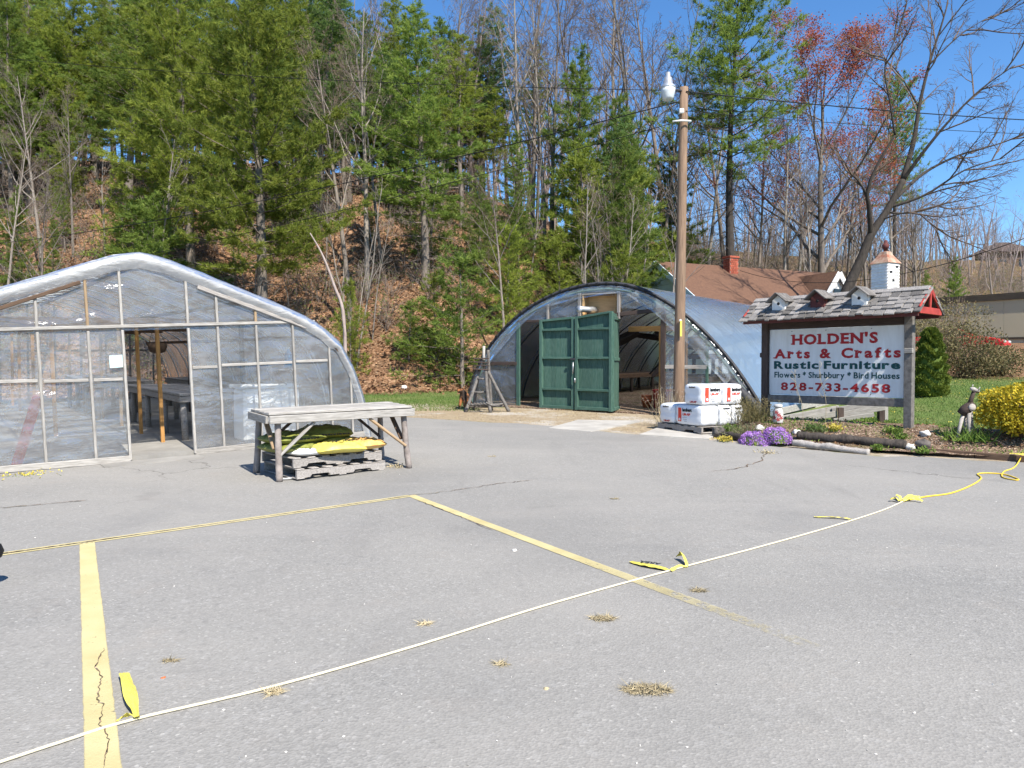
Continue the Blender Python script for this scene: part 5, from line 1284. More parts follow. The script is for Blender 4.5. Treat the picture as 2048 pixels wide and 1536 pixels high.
tuft('asphalt_weed', 'small dry weed by the right end of the pallets', 'weed', 790, 936, 50, .07, .16, 'straw', wid=.012, fn=G, leaf=1)
for k, (x, y, bx, by) in enumerate(((1650, 855, 1640, 722), (1676, 850, 1655, 745), (1605, 862, 1590, 740))):
    c = GB(x, y); top = P(bx, by, c.y - .1); t = thing('dry_stalk', ('tall bent dry stalk crossing the telephone number on the sign', 'thin dry stalk in front of the middle of the sign', 'thin dry stalk in front of the left half of the sign')[k], 'plant', c)
    MB().tube(spline([c, c.lerp(top, .4) + Vector((.05, 0, 0)), c.lerp(top, .75) + Vector((-.02, 0, 0)), top], 5), .004, 5).build('stem', 'straw', t)
    for j in range(5):
        q = c.lerp(top, .45 + .11 * j); MB().tube([q, q + Vector((RB.uniform(-.14, .14), RB.uniform(-.05, .05), .10))], .003, 4).build('side_stem', 'straw', t)
# low weeds and chips all over the bed
_r = np.random.default_rng(14); _u = _r.uniform(0, 1, 2600); _v = _r.uniform(.03, .75, 2600); _p = np.array([bed_pt(a, b) for a, b in zip(_u, _v)])
_ok = np.array([mnoise.noise(Vector((x * 1.6, y * 1.6, 2))) > -.02 for x, y, h in _p]); _C = np.c_[_p[:, 0], _p[:, 1], T(_p[:, 0], _p[:, 1]) + _p[:, 2] + .005]
V, F = quads(_C[_ok], unit(_r.normal(size=(_ok.sum(), 3)) * .6 + np.array([0, 0, 1])), .055 * _r.uniform(.5, 1.4, _ok.sum()), .02, _r); tag(obj_of(np_mesh('bed_weeds', V, F, 'weed_green'), 'bed_weeds'), 'low green weeds sprinkled over the garden bed', 'weeds', kind='stuff')
V, F = quads(_C[~_ok], unit(_r.normal(size=((~_ok).sum(), 3)) * np.array([1, 1, .35])), .06 * _r.uniform(.5, 1.4, (~_ok).sum()), .03, _r); tag(obj_of(np_mesh('bed_litter', V, F, 'leaf_litter'), 'bed_litter'), 'brown leaves and bark chips strewn over the garden bed', 'litter', kind='stuff')
# milk can with painted leaves
mc = GB(1556, 846); can = thing('milk_can', 'white milk can with painted dark red leaves under the left of the sign', 'milk can', mc)
MB().lathe(mc, [(.085, 0), (.09, .02), (.09, .20), (.08, .235), (.055, .27), (.05, .28)], 18).build('body', 'can_white', can)
MB().lathe(mc + UPZ * .28, [(.07, 0), (.075, .015), (.075, .05), (.03, .06)], 16).build('lid', 'can_white', can)
for k, (a, z) in enumerate(((-2.2, .20), (-1.75, .15), (-1.3, .10), (-1.9, .07), (-2.6, .1))):
    nn = Vector((math.cos(a), math.sin(a), 0)); tt_ = Vector((-nn.y, nn.x, 0)); mb = MB()
    for j in range(5):
        b = j * 2 * math.pi / 5 + k; dv = tt_ * math.cos(b) + UPZ * math.sin(b); sv = tt_ * -math.sin(b) + UPZ * math.cos(b); o_ = mc + nn * (.093 + .0004 * j) + UPZ * z
        mb.add([o_, o_ + dv * .022 + sv * .01, o_ + dv * .045, o_ + dv * .022 - sv * .01], [(0, 1, 2, 3)])
    mb.build('painted_leaf', 'sign_red', can)
# log deer
db_ = GB(1930, 880); deer = thing('log_deer', 'rustic deer made of grey logs and twigs beside the yellow bush', 'garden figure', db_)
def D_(px, py, d=0.0): return P(px, py, db_.y + d)
MB().tube([D_(1921, 828, .02), D_(1929, 820, .0), D_(1942, 812, -.02), D_(1948, 808, -.03)], [.06, .078, .078, .06], 12).build('body', 'wood_dark', deer)
MB().tube([D_(1938, 812, -.02), D_(1943, 797, -.03), D_(1948, 783, -.03)], [.045, .03, .03], 9).build('neck', 'wood_dark', deer)
MB().tube([D_(1942, 777, -.09), D_(1948, 779, -.05), D_(1956, 783, .03)], [.022, .036, .03], 9).build('head', 'wood_grey', deer)
for a, b in (((1944, 776), (1946, 769)), ((1956, 781), (1960, 774))): MB().tube([D_(*a, -.04), D_(*b, -.04)], .008, 6).build('antler', 'wood_weathered', deer)
for a, b, d0, d1 in (((1926, 828), (1912, 866), .0, .0), ((1938, 826), (1939, 875), -.04, -.08), ((1931, 828), (1931, 868), .06, .1), ((1941, 822), (1946, 866), .06, .1)):
    pb = D_(*b, d1); pb.z = BZ(pb.x, pb.y) - .02
    MB().tube([D_(*a, d0), pb], [.028, .024], 8).build('leg', 'wood_grey', deer)
MB().lathe(D_(1946, 815, -.1), [(.03, 0), (.055, .01), (.06, .02), (.03, .025)], 9, frame((0, 0, 1), (0, 1, 0))).build('knot', 'wood_grey', deer)
# bushes
def bush(name, label, cat, c, rx, ry, rz, n_, leaf, mat, stems=40, zc=.5, stem_mat='twig_brown', seed=1, fill=.5, lobes=0.16):
    c = Vector(c); t = thing(name, label, cat, c); rng = np.random.default_rng(seed)
    d = unit(rng.normal(size=(n_, 3))); k = 1 + lobes * np.sin(d[:, 0] * 5 + seed) * np.cos(d[:, 1] * 5 + 2 * seed) + lobes * .8 * np.sin(d[:, 2] * 6 + seed)
    r = rng.uniform(fill, 1.05, n_) ** .6; C = np.array(c) + d * np.array([rx, ry, rz]) * (k * r)[:, None] + np.array([0, 0, rz * 2 * zc])
    ok = C[:, 2] > c.z + .02; C = C[ok]; d = d[ok]
    V, F = quads(C, unit(rng.normal(size=d.shape) + d * .7 + np.array([0, 0, .25])), leaf * rng.uniform(.7, 1.3, len(C)), leaf * .6, rng); sub_np('foliage', V, F, mat, t)
    mb = MB()
    for k_ in range(stems):
        a, b = rng.uniform(0, 6.28), rng.uniform(.1, .8); tip = c + Vector((math.cos(a) * rx * b, math.sin(a) * ry * b, rz * 2 * rng.uniform(.5, .95)))
        mb.tube([c + Vector((math.cos(a) * rx * .15, math.sin(a) * ry * .15, -.03)), c.lerp(tip, .5) + Vector((math.cos(a) * .04, math.sin(a) * .04, .02)), tip], [.010, .007, .003], 4)
    mb.build('stems', stem_mat, t); return t
fo = Vector((7.85, 11.05, 0)); fo.z = BZ(fo.x, fo.y)
bush('yellow_bush', 'rounded bush in bright yellow leaf at the right edge', 'bush', fo, .66, .60, .40, 8000, .055, 'yellow_leaf', 60, .52, seed=4, lobes=.13, fill=.25)
ev = at(1861, 20.0)
t = thing('conical_evergreen', 'dense bright green conical evergreen on the lawn behind the sign', 'evergreen', ev)
rng = np.random.default_rng(8); n_ = 15000; zz_ = rng.uniform(0, 1, n_) ** .8; an = rng.uniform(0, 2 * math.pi, n_)
rad = .47 * np.minimum(1, (1.01 - zz_) ** .38 * 1.08) * (.82 + .18 * np.sin(zz_ * 40 + 3 * np.sin(an * 3))) * rng.uniform(.82, 1.04, n_) * (1 + .06 * np.sin(an * 5 + zz_ * 9))
C = np.array(ev) + np.c_[np.cos(an) * rad, np.sin(an) * rad, zz_ * 1.85]
V, F = quads(C, unit(np.c_[np.cos(an), np.sin(an), 1.2 + 0 * an] + rng.normal(0, .45, (n_, 3))), .075, .035, rng); sub_np('crown', V, F, 'arborvitae', t)
MB().tube([ev, ev + UPZ * 1.7], [.06, .01], 8).build('trunk', 'bark_dark', t)
MB().lathe(ev, [(.30, .0), (.37, .3), (.33, .9), (.22, 1.5), (.04, 1.74)], 12).build('inner_foliage', 'needles_green', t)

# ------------------------------------------------------------------ brown roofed house
HA = Vector((7.1, 36, 0)); HB = Vector((17.6, 40.6, 0)); HX = (HB - HA).normalized(); HN = Vector((HX.y, -HX.x, 0)); HLn = (HB - HA).length
RZh = P(1312, 522, 36).z; EZh = RZh - 3.7 * .66
def WH(a, d, z): p = HA + HX * a + HN * d; p.z = z; return p
hz0 = min(Tz(*WH(a, d, 0)[:2]) for a in (0, HLn) for d in (-3.5, 3.5)) - .3
house = thing('house', 'pale blue house with a brown shingle roof behind the tunnel greenhouse', 'house', WH(HLn / 2, 0, hz0))
MB().prism([WH(.35, -3.5, hz0), WH(.35, 3.5, hz0), WH(.35, 3.5, EZh), WH(.35, 0, RZh - .2), WH(.35, -3.5, EZh)], HX * (HLn - .7)).build('wall', 'blue_paint', house)
for sd in (1, -1):
    mb = MB(); mb.prism([WH(0, 0, RZh), WH(HLn, 0, RZh), WH(HLn, sd * 3.9, EZh - .13), WH(0, sd * 3.9, EZh - .13)], (0, 0, -.14)); mb.build('roof', 'roof_brown', house)
    for a in (-.03, HLn + .0): plank('rake_board', WH(a, 0, RZh - .10), WH(a, sd * 3.92, EZh - .23), .05, .26, 'blue_paint', house)
for k in range(10):
    z = EZh - .2 + k * .26; hw_ = max(.2, (RZh - .3 - z) / .66); hw_ = min(hw_, 3.5)
    plank('siding_board', WH(.33, -hw_, z), WH(.33, hw_, z), .02, .24, 'blue_paint', house, b=.004)
# front gable at the right end, white trim
GA = HLn - 2.75; gz_ = P(1679, 549, 38).z
mb = MB()
for sd in (1, -1):
    MB().prism([WH(GA, .2, gz_), WH(GA, 3.3, gz_), WH(GA + sd * 1.25, 3.3, gz_ - 1.75), WH(GA + sd * 1.25, .2, gz_ - 1.75)], (0, 0, -.1)).build('gable_roof', 'roof_brown', house)
    plank('gable_trim', WH(GA, 3.34, gz_ - .12), WH(GA + sd * 1.25, 3.34, gz_ - 1.86), .05, .28, 'white_paint', house)
MB().prism([WH(GA - 1.1, 3.15, gz_ - 1.7), WH(GA + 1.1, 3.15, gz_ - 1.7), WH(GA, 3.15, gz_ - .15)], -HN * .2).build('gable_wall', 'white_paint', house)
MB().box(WH(GA, 3.20, gz_ - 1.25), (.5, .04, .7), frame(HX), .01).build('gable_window', 'glass_dark', house)
ch = WH(4.25, .5, 0); cz = P(1435, 515, 37.2).z
chim = MB().box((ch.x, ch.y, cz - .75), (.52, .52, 1.4), frame(HX), 0).build('chimney', 'mortar', house)
for r_ in range(12):
    z = cz - 1.30 + r_ * .105
    for s_ in (-1, 1):
        for ax_, (e_, n_) in enumerate(((HX, HN), (HN, HX))):
            for k in range(3):
                o_ = (k - 1) * .18 + (.04 if r_ % 2 else -.04); c = Vector((ch.x, ch.y, z)) + e_ * max(-.175, min(.175, o_)) + n_ * s_ * .265
                plank('brick', c - e_ * .085, c + e_ * .085, .03, .092, 'brick_red', chim, b=.004)
MB().box((ch.x, ch.y, cz), (.62, .62, .10), frame(HX), .01).build('cap', 'brick_red', chim)

# ------------------------------------------------------------------ long tan building, red car, far cabin
ba = Vector(P(1868, 603, 43)); bd = Vector((.62, -.785, 0)).normalized(); bn = Vector((-bd.y, bd.x, 0))
if bn.x < 0: bn = -bn
bz1 = P(1880, 603, 42.5).z; bz0 = 1.2
bld = thing('tan_building', 'long low tan metal building with a dark flat roof edge behind the lawn', 'building', (ba.x, ba.y, bz0))
def WB(a, d, z): p = Vector((ba.x, ba.y, 0)) + bd * a + bn * d; p.z = z; return p
BLn = 17.0
MB().prism([WB(-6, 0, bz0), WB(BLn, 0, bz0), WB(BLn, 0, bz1), WB(-6, 0, bz1)], bn * 12).build('wall', 'tan_metal', bld)
for k in range(24): plank('wall_panel', WB(-6 + .48 + k * .96, -.012, bz0 + .05), WB(-6 + .48 + k * .96, -.012, bz1 - .1), .94, .02, 'tan_metal', bld, up=tuple(bn), b=.008)
plank('roof_edge', WB(-6.1, -.05, bz1 + .02), WB(BLn + .1, -.05, bz1 + .02), .14, .30, 'trim_dark', bld)
MB().prism([WB(-6.1, -.1, bz1 + .18), WB(BLn + .1, -.1, bz1 + .18), WB(BLn + .1, 12.1, bz1 + .18), WB(-6.1, 12.1, bz1 + .18)], (0, 0, .06)).build('roof', 'trim_dark', bld)
plank('wall_rail', WB(-6, -.05, 2.95), WB(BLn, -.05, 2.95), .05, .12, 'trim_dark', bld)
MB().box(WB(11.2, -.03, 3.6), (1.6, .04, 1.5), frame(bd), .01).build('door', 'tan_metal', bld)
cp = Vector(P(1912, 690, 36.0)); cp.z = 1.88; chd = Vector((.72, -.69, 0)).normalized(); cs = Vector((-chd.y, chd.x, 0))
car = thing('parked_car', 'red car parked before the tan building, half hidden by the shrubs', 'car', cp)
def WC(x, y, z): return cp + chd * x + cs * y + Vector((0, 0, z))
side = [(-2.15, .35), (-2.2, .75), (-2.05, .95), (-1.5, 1.0), (-.95, 1.38), (.15, 1.42), (1.0, .98), (1.75, .88), (2.12, .72), (2.18, .45), (2.1, .28), (-2.1, .28)]
mb = MB(); V = []; F = []; m_ = len(side)
for y, k in ((-.84, .93), (-.80, 1.0), (.80, 1.0), (.84, .93)):
    for x, z in side: V.append(WC(x * (1 if k == 1 else .985), y * (1 - .20 * max(0, (z - .95)) / .45), .28 + (z - .28) * k))
for r_ in range(3):
    for k in range(m_): F.append((r_ * m_ + k, r_ * m_ + (k + 1) % m_, (r_ + 1) * m_ + (k + 1) % m_, (r_ + 1) * m_ + k))
F.append(tuple(range(m_))[::-1]); F.append(tuple(3 * m_ + k for k in range(m_))); mb.add(V, F); mb.build('body', 'car_red', car)
MB().prism([WC(1.02, -.60, 1.0), WC(1.02, .60, 1.0), WC(.20, .54, 1.40), WC(.20, -.54, 1.40)], chd * .03 + UPZ * .025).build('windscreen', 'glass_dark', car)
for s_ in (-1, 1):
    MB().prism([WC(-1.25, .79 * s_, 1.02), WC(.75, .79 * s_, 1.02), WC(.1, .70 * s_, 1.36), WC(-.85, .70 * s_, 1.34)], cs * (.02 * s_)).build('side_window', 'glass_dark', car)
    MB().box(WC(2.12, .58 * s_, .70), (.10, .30, .12), frame(chd), .03).build('headlight', 'lamp_glass', car)
    for x in (-1.35, 1.35):
        w_ = MB().lathe(WC(x, .74 * s_ - .1, .31), [(.10, 0), (.31, .01), (.32, .05), (.32, .17), (.31, .2), (.10, .2)], 18, Matrix((chd, UPZ, -cs)).transposed() @ Matrix.Rotation(math.pi, 3, 'X')).build('wheel', 'black_rubber', car)
fc = P(2005, 505, 115); cab = thing('far_cabin', 'dark hipped roof cabin among bare trees on the far hill', 'house', (fc.x, fc.y, fc.z - 4))
MB().box((fc.x, fc.y, fc.z - 2.5), (6.5, 5, 4.5), None, 0).build('wall', 'wood_brown', cab)
rf = MB(); z = fc.z - .3
rf.add([(fc.x - 4, fc.y - 3.2, z), (fc.x + 4, fc.y - 3.2, z), (fc.x + 4, fc.y + 3.2, z), (fc.x - 4, fc.y + 3.2, z), (fc.x - 1, fc.y, z + 1.9), (fc.x + 1, fc.y, z + 1.9)], [(0, 1, 5, 4), (1, 2, 5), (2, 3, 4, 5), (3, 0, 4), (3, 2, 1, 0)]); rf.build('roof', 'wood_dark', cab)
for dx_ in (-1.6, 1.4): MB().box((fc.x + dx_, fc.y - 2.52, fc.z - 2.0), (1.0, .06, 1.2), None, 0).build('window', 'glass_dark', cab)
# ------------------------------------------------------------------ trees
def segs_mesh(P0, P1, R0, R1, n_):
    """prisms round segments, all at once"""
    P0, P1, R0, R1 = (np.asarray(a, float) for a in (P0, P1, R0, R1)); D = unit(P1 - P0)
    ref = np.where(np.abs(D[:, 2:3]) > .9, np.array([[1., 0, 0]]), np.array([[0, 0, 1.]])); A = unit(np.cross(D, ref)); B = np.cross(D, A)
    t = np.arange(n_) * 2 * math.pi / n_; ring = A[:, None] * np.cos(t)[None, :, None] + B[:, None] * np.sin(t)[None, :, None]
    V = np.concatenate([P0[:, None] + ring * R0[:, None, None], P1[:, None] + ring * R1[:, None, None]], 1); m = len(P0)
    base = (np.arange(m) * 2 * n_)[:, None]; k = np.arange(n_); k2 = (k + 1) % n_
    F = np.stack([base + k, base + k2, base + n_ + k2, base + n_ + k], -1).reshape(-1, 4)
    return V.reshape(-1, 3), F
class Segs:
    def __init__(s): s.a = []; s.b = []; s.r = []; s.q = []
    def add(s, p, q, r0, r1): s.a.append(p); s.b.append(q); s.r.append(r0); s.q.append(r1)
    def mesh(s, name, mat, n_): 
        V, F = segs_mesh(s.a, s.b, s.r, s.q, n_); return np_mesh(name, V, F, mat, n_ > 4)
def nrm(v): return v / (np.linalg.norm(v) + 1e-9)
def grow(rng, p, d, L, r, lvl, out, spec):
    """spec[lvl] = (segments, wiggle, lift, children, start, angle, len ratio, radius ratio)"""
    nseg, wig, lift, nch, st, ang, lr, rr = spec[lvl]; pts = [p]; rad = [r]; dirs = [d]
    for k in range(nseg):
        d = nrm(d + rng.normal(0, wig, 3) + np.array([0, 0, lift])); q = p + d * (L / nseg); r1 = max(.006, r * (1 - (k + 1) / nseg * .80)) if lvl else r * (1 - (k + 1) / nseg * .9) + .008
        out[lvl].add(p, q, rad[-1], r1); p = q; pts.append(p); rad.append(r1); dirs.append(d)
    if lvl + 1 >= len(spec): return [p]
    tips = [p]
    for c in range(nch):
        f = st + (1 - st) * (c + rng.uniform(0, .9)) / nch; f = min(f, .98); k = min(nseg - 1, int(f * nseg)); u = f * nseg - k
        b = pts[k] + (pts[k + 1] - pts[k]) * u; rb = rad[k] + (rad[k + 1] - rad[k]) * u; dd = dirs[k + 1]
        ax_ = nrm(np.cross(dd, rng.normal(size=3))); a = math.radians(ang) * rng.uniform(.7, 1.3)
        nd = nrm(dd * math.cos(a) + ax_ * math.sin(a)); l2 = L * lr * (1 - .55 * (f - st) / (1 - st + 1e-6)) * rng.uniform(.7, 1.2)
        tips += grow(rng, b, nd, l2, max(.006, min(rb * rr, r * .6)), lvl + 1, out, spec)
    return tips
def bare_parts(seed, h, r, spec, d0=(0, 0, 1), bark='bark_grey', twig='twig_grey'):
    rng = np.random.default_rng(seed); out = [Segs() for _ in spec]
    tips = grow(rng, np.zeros(3), nrm(np.array(d0, float)), h, r, 0, out, spec)
    tr = Segs()
    for o_ in out[:2]: tr.a += o_.a; tr.b += o_.b; tr.r += o_.r; tr.q += o_.q
    tw_ = Segs()
    for o_ in out[2:]: tw_.a += o_.a; tw_.b += o_.b; tw_.r += o_.r; tw_.q += o_.q
    return tr.mesh('trunk', bark, 6), tw_.mesh('crown', twig, 3), np.array(tips)
FOREST = [(7, .035, .03, 15, .38, 38, .34, .55), (5, .10, .09, 6, .25, 40, .48, .6), (4, .13, .05, 5, .2, 42, .5, .65), (3, .16, .04, 4, .2, 45, .55, .7), (2, .18, .03, 0, 0, 0, 0, 0)]
SPREAD = [(7, .06, .05, 12, .30, 48, .50, .6), (6, .11, .07, 7, .2, 42, .50, .6), (4, .14, .05, 6, .2, 42, .5, .65), (3, .16, .04, 4, .2, 45, .55, .7), (2, .18, .03, 0, 0, 0, 0, 0)]
SAPL = [(7, .05, .05, 10, .35, 30, .24, .5), (4, .12, .07, 5, .25, 36, .5, .6), (3, .16, .04, 4, .2, 42, .5, .7)]
bare_lib = [bare_parts(s_, 16, .125 + .02 * (s_ % 3), FOREST, (0.02 * (s_ - 3), 0, 1), ('bark_grey', 'bark_pale')[s_ % 2], ('twig_grey', 'twig_brown')[(s_ // 2) % 2]) for s_ in range(1, 7)]
sap_lib = [bare_parts(20 + s_, 7, .036, SAPL, (.05 * (s_ - 2), 0, 1), 'bark_pale', 'twig_grey') for s_ in range(4)]

def pine_parts(seed, h, r, cb, Rw, dens=1.0, tuft_k=8, mat='needles_green', sparse=0.0, nl=.24, top_pow=.8, dead=True, bark='bark_grey', wid=.034):
    """white pine: whorled branches with needle tufts on the outer parts, dead twigs below"""
    rng = np.random.default_rng(seed); tr = Segs(); br = Segs(); TC = []; TD = []
    p = np.zeros(3); d = np.array([0, 0, 1.]); nseg = 12; line = [p]
    for k in range(nseg):
        d = nrm(d + rng.normal(0, .02, 3) + np.array([0, 0, .1])); q = p + d * h / nseg; tr.add(p, q, r * (1 - k / nseg) + .015, r * (1 - (k + 1) / nseg) + .012); p = q; line.append(p)
    line = np.array(line)
    def at_h(z): return np.array([np.interp(z, line[:, 2], line[:, i]) for i in range(3)])
    z = h * .06; nm = line[-1, 2]; sc_ = .55 + .45 * min(1, h / 14)
    while z < nm - .2:
        f = (z / nm - cb) / (1 - cb); nb_ = rng.integers(5, 8)
        if f < 0:
            if dead:
                for _ in range(rng.integers(2, 6)):
                    a = rng.uniform(0, 6.28); L = Rw * rng.uniform(.25, .75); dd = nrm(np.array([math.cos(a), math.sin(a), rng.uniform(-.25, .15)])); b = at_h(z + rng.uniform(-.3, .3)); q = b
                    for k in range(3):
                        q2 = q + nrm(dd + rng.normal(0, .15, 3)) * L / 3; br.add(q, q2, .02 * (1 - k / 3) + .006, .02 * (1 - (k + 1) / 3) + .005)
                        for _ in range(3):
                            q3 = q + (q2 - q) * rng.uniform(0, 1); br.add(q3, q3 + nrm(dd + rng.normal(0, .7, 3)) * L * .18, .007, .004)
                        q = q2
            z += rng.uniform(.5, .9); continue
        Lw = Rw * (min(1, f / .18 + .5)) * (1 - f) ** top_pow + .25; a0 = rng.uniform(0, 6.28)
        for b_ in range(nb_):
            if rng.uniform() < sparse: continue
            a = a0 + b_ * 2 * math.pi / nb_ + rng.normal(0, .25); L = Lw * rng.uniform(.5, 1.15); el = -.10 + .75 * f + rng.normal(0, .12)
            dd = np.array([math.cos(a) * math.cos(el), math.sin(a) * math.cos(el), math.sin(el)]); b = at_h(z + rng.uniform(-.2, .2)); q = b; n2 = max(3, int(L / .5))
            for k in range(n2):
                dd = nrm(dd + rng.normal(0, .06, 3) + np.array([0, 0, .05 + .03 * k / n2])); q2 = q + dd * L / n2; rr = .03 * L / 3
                br.add(q, q2, max(.006, rr * (1 - k / n2)), max(.005, rr * (1 - (k + 1) / n2)))
                if (k + 1) / n2 > .22:
                    side = nrm(np.cross(dd, np.array([0, 0, 1.]))); m = max(1, int(round(3.0 * dens * L / n2 / .4)))
                    for _ in range(m):
                        sl_ = min(L * .40, 1.0) * (1.1 - (k + 1) / n2 * .6) * rng.uniform(.4, 1.2); sdir = nrm(dd * .75 + side * rng.choice([-1, 1]) * rng.uniform(.3, 1.1) + np.array([0, 0, rng.uniform(-.15, .35)]))
                        s0_ = q + (q2 - q) * rng.uniform()
                        if rng.uniform() < .35: br.add(s0_, s0_ + sdir * sl_, .007, .004)
                        for j in range(max(2, int(sl_ / .11 * dens))):
                            TC.append(s0_ + sdir * sl_ * rng.uniform(.1, 1.05) + rng.normal(0, .05, 3)); TD.append(nrm(sdir + np.array([0, 0, .3]) + rng.normal(0, .3, 3)))
                q = q2
            for j in range(5): TC.append(q + rng.normal(0, .06, 3)); TD.append(nrm(dd + rng.normal(0, .3, 3)))
        z += rng.uniform(.34, .56) * (1.2 if h > 10 else .75)
    for j in range(14): TC.append(line[-1] + np.array([0, 0, -.05 * j]) + rng.normal(0, .03, 3)); TD.append(nrm(np.array([0, 0, 1.]) + rng.normal(0, .4, 3)))
    TC = np.array(TC); TD = np.array(TD); m = len(TC); K = tuft_k
    C = np.repeat(TC, K, 0) + rng.normal(0, .025, (m * K, 3)); D = unit(np.repeat(TD, K, 0) + rng.normal(0, .6, (m * K, 3)))
    V, F = quads(C, D, nl * rng.uniform(.6, 1.1, m * K), wid, rng, True)
    return tr.mesh('trunk', bark, 8), br.mesh('branches', 'bark_dark' if bark == 'bark_dark' else 'twig_grey', 3), np_mesh('crown', V, F, mat)
pine_lib = {
    'big': pine_parts(31, 19, .24, .20, 4.8, 1.0, 8, 'needles_warm', .0, .27),
    'mid': pine_parts(32, 16, .18, .26, 3.3, 1.0, 8, 'needles_green', .05),
    'mid2': pine_parts(33, 17, .18, .34, 3.2, .95, 8, 'needles_blue', .10),
    'full': pine_parts(34, 13, .16, .10, 3.3, 1.0, 8, 'needles_green', .0),
    'sparse': pine_parts(35, 21, .28, .46, 4.6, .8, 8, 'needles_green', .30, .30, .45, True, 'bark_dark'),
    'small': pine_parts(36, 5.5, .06, .06, 1.7, .9, 7, 'needles_warm', .1, .20, wid=.028),
    'small2': pine_parts(37, 4.2, .05, .04, 1.5, .9, 7, 'needles_green', .15, .20, wid=.028),
    'tall2': pine_parts(38, 18, .18, .48, 2.8, .85, 8, 'needles_warm', .15),
}
def plant_tree(name, label, meshes, pos, scale, rz, group=None, names=('trunk', 'branches', 'crown'), tilt=(0, 0), cat='tree'):
    t = thing(name, label, cat, (pos.x, pos.y, pos.z - .1), 0, group); t.rotation_euler = (tilt[0], tilt[1], rz)
    s_ = scale if isinstance(scale, tuple) else (scale,) * 3; t.scale = s_
    for m, nm_ in zip(meshes, names): obj_of(m, nm_, t)
    return t
def pine(label, kind, px, Y, pytop, base_h, rz=0.0, wide=1.0, group=None, tilt=(0, 0)):
    b = at(px, Y); zt = P(px, pytop, Y).z; s_ = (zt - b.z) / base_h; return plant_tree('pine_tree', label, pine_lib[kind], b, (s_ * wide, s_ * wide, s_), rz, group, tilt=tilt)
HB_ = {'big': 19, 'mid': 16, 'mid2': 17, 'full': 13, 'sparse': 21, 'small': 5.5, 'small2': 4.2, 'tall2': 18}
PINES = [('big', 528, 27, -190, .2, 1.0, 'broad golden green pine with grey trunk rising behind the left greenhouse'),
 ('big', 385, 33, -120, 2.1, 1.05, 'big dense pine left of the broad pine behind the left greenhouse'),
 ('mid', 262, 40, -60, 1.0, 1.45, 'tall pine filling the upper left, left of the dense pines'),
 ('mid', 455, 42, -160, 3.3, 1.4, 'tall dark pine behind the two broad pines at upper left'),
 ('mid2', 640, 40, -40, .7, 1.4, 'pine rising right of the broad pine behind the left greenhouse'),
 ('mid', 852, 33, 20, 4.2, 1.4, 'straight pine with pale trunk over the gap between the greenhouses'),
 ('tall2', 925, 46, 60, 1.9, 1.4, 'thin pine right of the straight pale trunked pine'),
 ('full', 1158, 44, 105, .4, 1.05, 'dense bright green pine between bare trunks above the tunnel'),
 ('full', 1238, 43, 190, 2.9, 1.05, 'full green pine just left of the utility pole'),
 ('full', 1340, 50, 270, 5.0, 1.1, 'lower green pine right behind the utility pole'),
 ('mid2', 1215, 41, 215, 1.3, 1.15, 'pine left of the full green pine by the utility pole'),
 ('sparse', 1466, 44, -70, .9, 1.1, 'tall sparse pine with dark trunk behind the house chimney'),
 ('sparse', 1785, 62, 150, 2.2, .75, 'far thin pine behind the red budded tree'),
 ('mid', 30, 44, -60, 2.5, 1.0, 'pine at the far upper left corner'),
 ('mid2', 120, 52, -30, 5.1, 1.0, 'far pine between the corner pine and the tall one at upper left'),
 ('full', 40, 31, 372, 1.2, .9, 'young bushy pine above the left end of the left greenhouse'),
 ('full', 110, 33, 430, 3.4, .8, 'lower young pine above the left slope of the left greenhouse'),
 ('small', 872, 28.5, 545, .6, 1.1, 'small pine on the leafy bank left of the tunnel greenhouse'),
 ('small2', 818, 28.0, 600, 1.9, 1.2, 'low spreading pine sapling left of the small pine on the bank'),
 ('small2', 925, 27.5, 500, 3.2, 1.2, 'small pine sapling above the carved dog on the bank'),
 ('small', 1015, 33, 455, 2.2, 1.2, 'small pine among the brush above the tunnel greenhouse roof'),
 ('full', 960, 38, 330, 4.1, 1.1, 'middling pine on the slope over the tunnel greenhouse'),
 ('small', 1120, 35, 470, 5.2, 1.2, 'small pine directly above the tunnel greenhouse ridge'),
 ('small', 1250, 33, 500, .3, 1.1, 'small pine left of the pole above the tunnel roof'),
 ('small2', 300, 30, 400, 2.7, 1.6, 'low pine bough mass above the left greenhouse ridge'),
 ('full', 1905, 60, 515, 1.1, .9, 'small far pine above the tan building roof'),
 ('full', 1850, 64, 540, 3.1, 1.0, 'small far pine left of the one above the tan building'),
 ('small', 700, 27.5, 560, 4.6, .9, 'small pine at the right corner of the left greenhouse'),
 ('mid', 745, 50, 20, 2.6, 1.0, 'far pine on the slope between the broad and the straight pine'),
 ('tall2', 1075, 54, 90, 4.5, 1.0, 'far thin pine among bare trees over the tunnel greenhouse'),
 ('mid2', 545, 52, -120, 5.5, 1.0, 'far pine on the ridge behind the broad pine'),
 ('mid', 190, 58, 10, .8, 1.1, 'far ridge pine left of the dense pines'),
 ('big', 135, 46, -70, 4.0, 1.1, 'broad pine filling the gap left of the tall upper left pine'), ('big', 600, 47, -90, 1.2, 1.1, 'broad far pine just right of the broad golden green pine'),
 ('mid', 700, 46, -60, 3.6, 1.4, 'far pine behind the slender bare tree'), ('big', 785, 52, -30, 5.3, .9, 'broad far pine left behind the straight pale trunked pine'), ('mid2', 965, 52, 20, .4, 1.4, 'far bluish pine right of the thin pine'),
]
for kind, px, Y, pt, rz, wd, lab in PINES: pine(lab, kind, px, Y, pt, HB_[kind], rz, wd)
rq = random.Random(21)
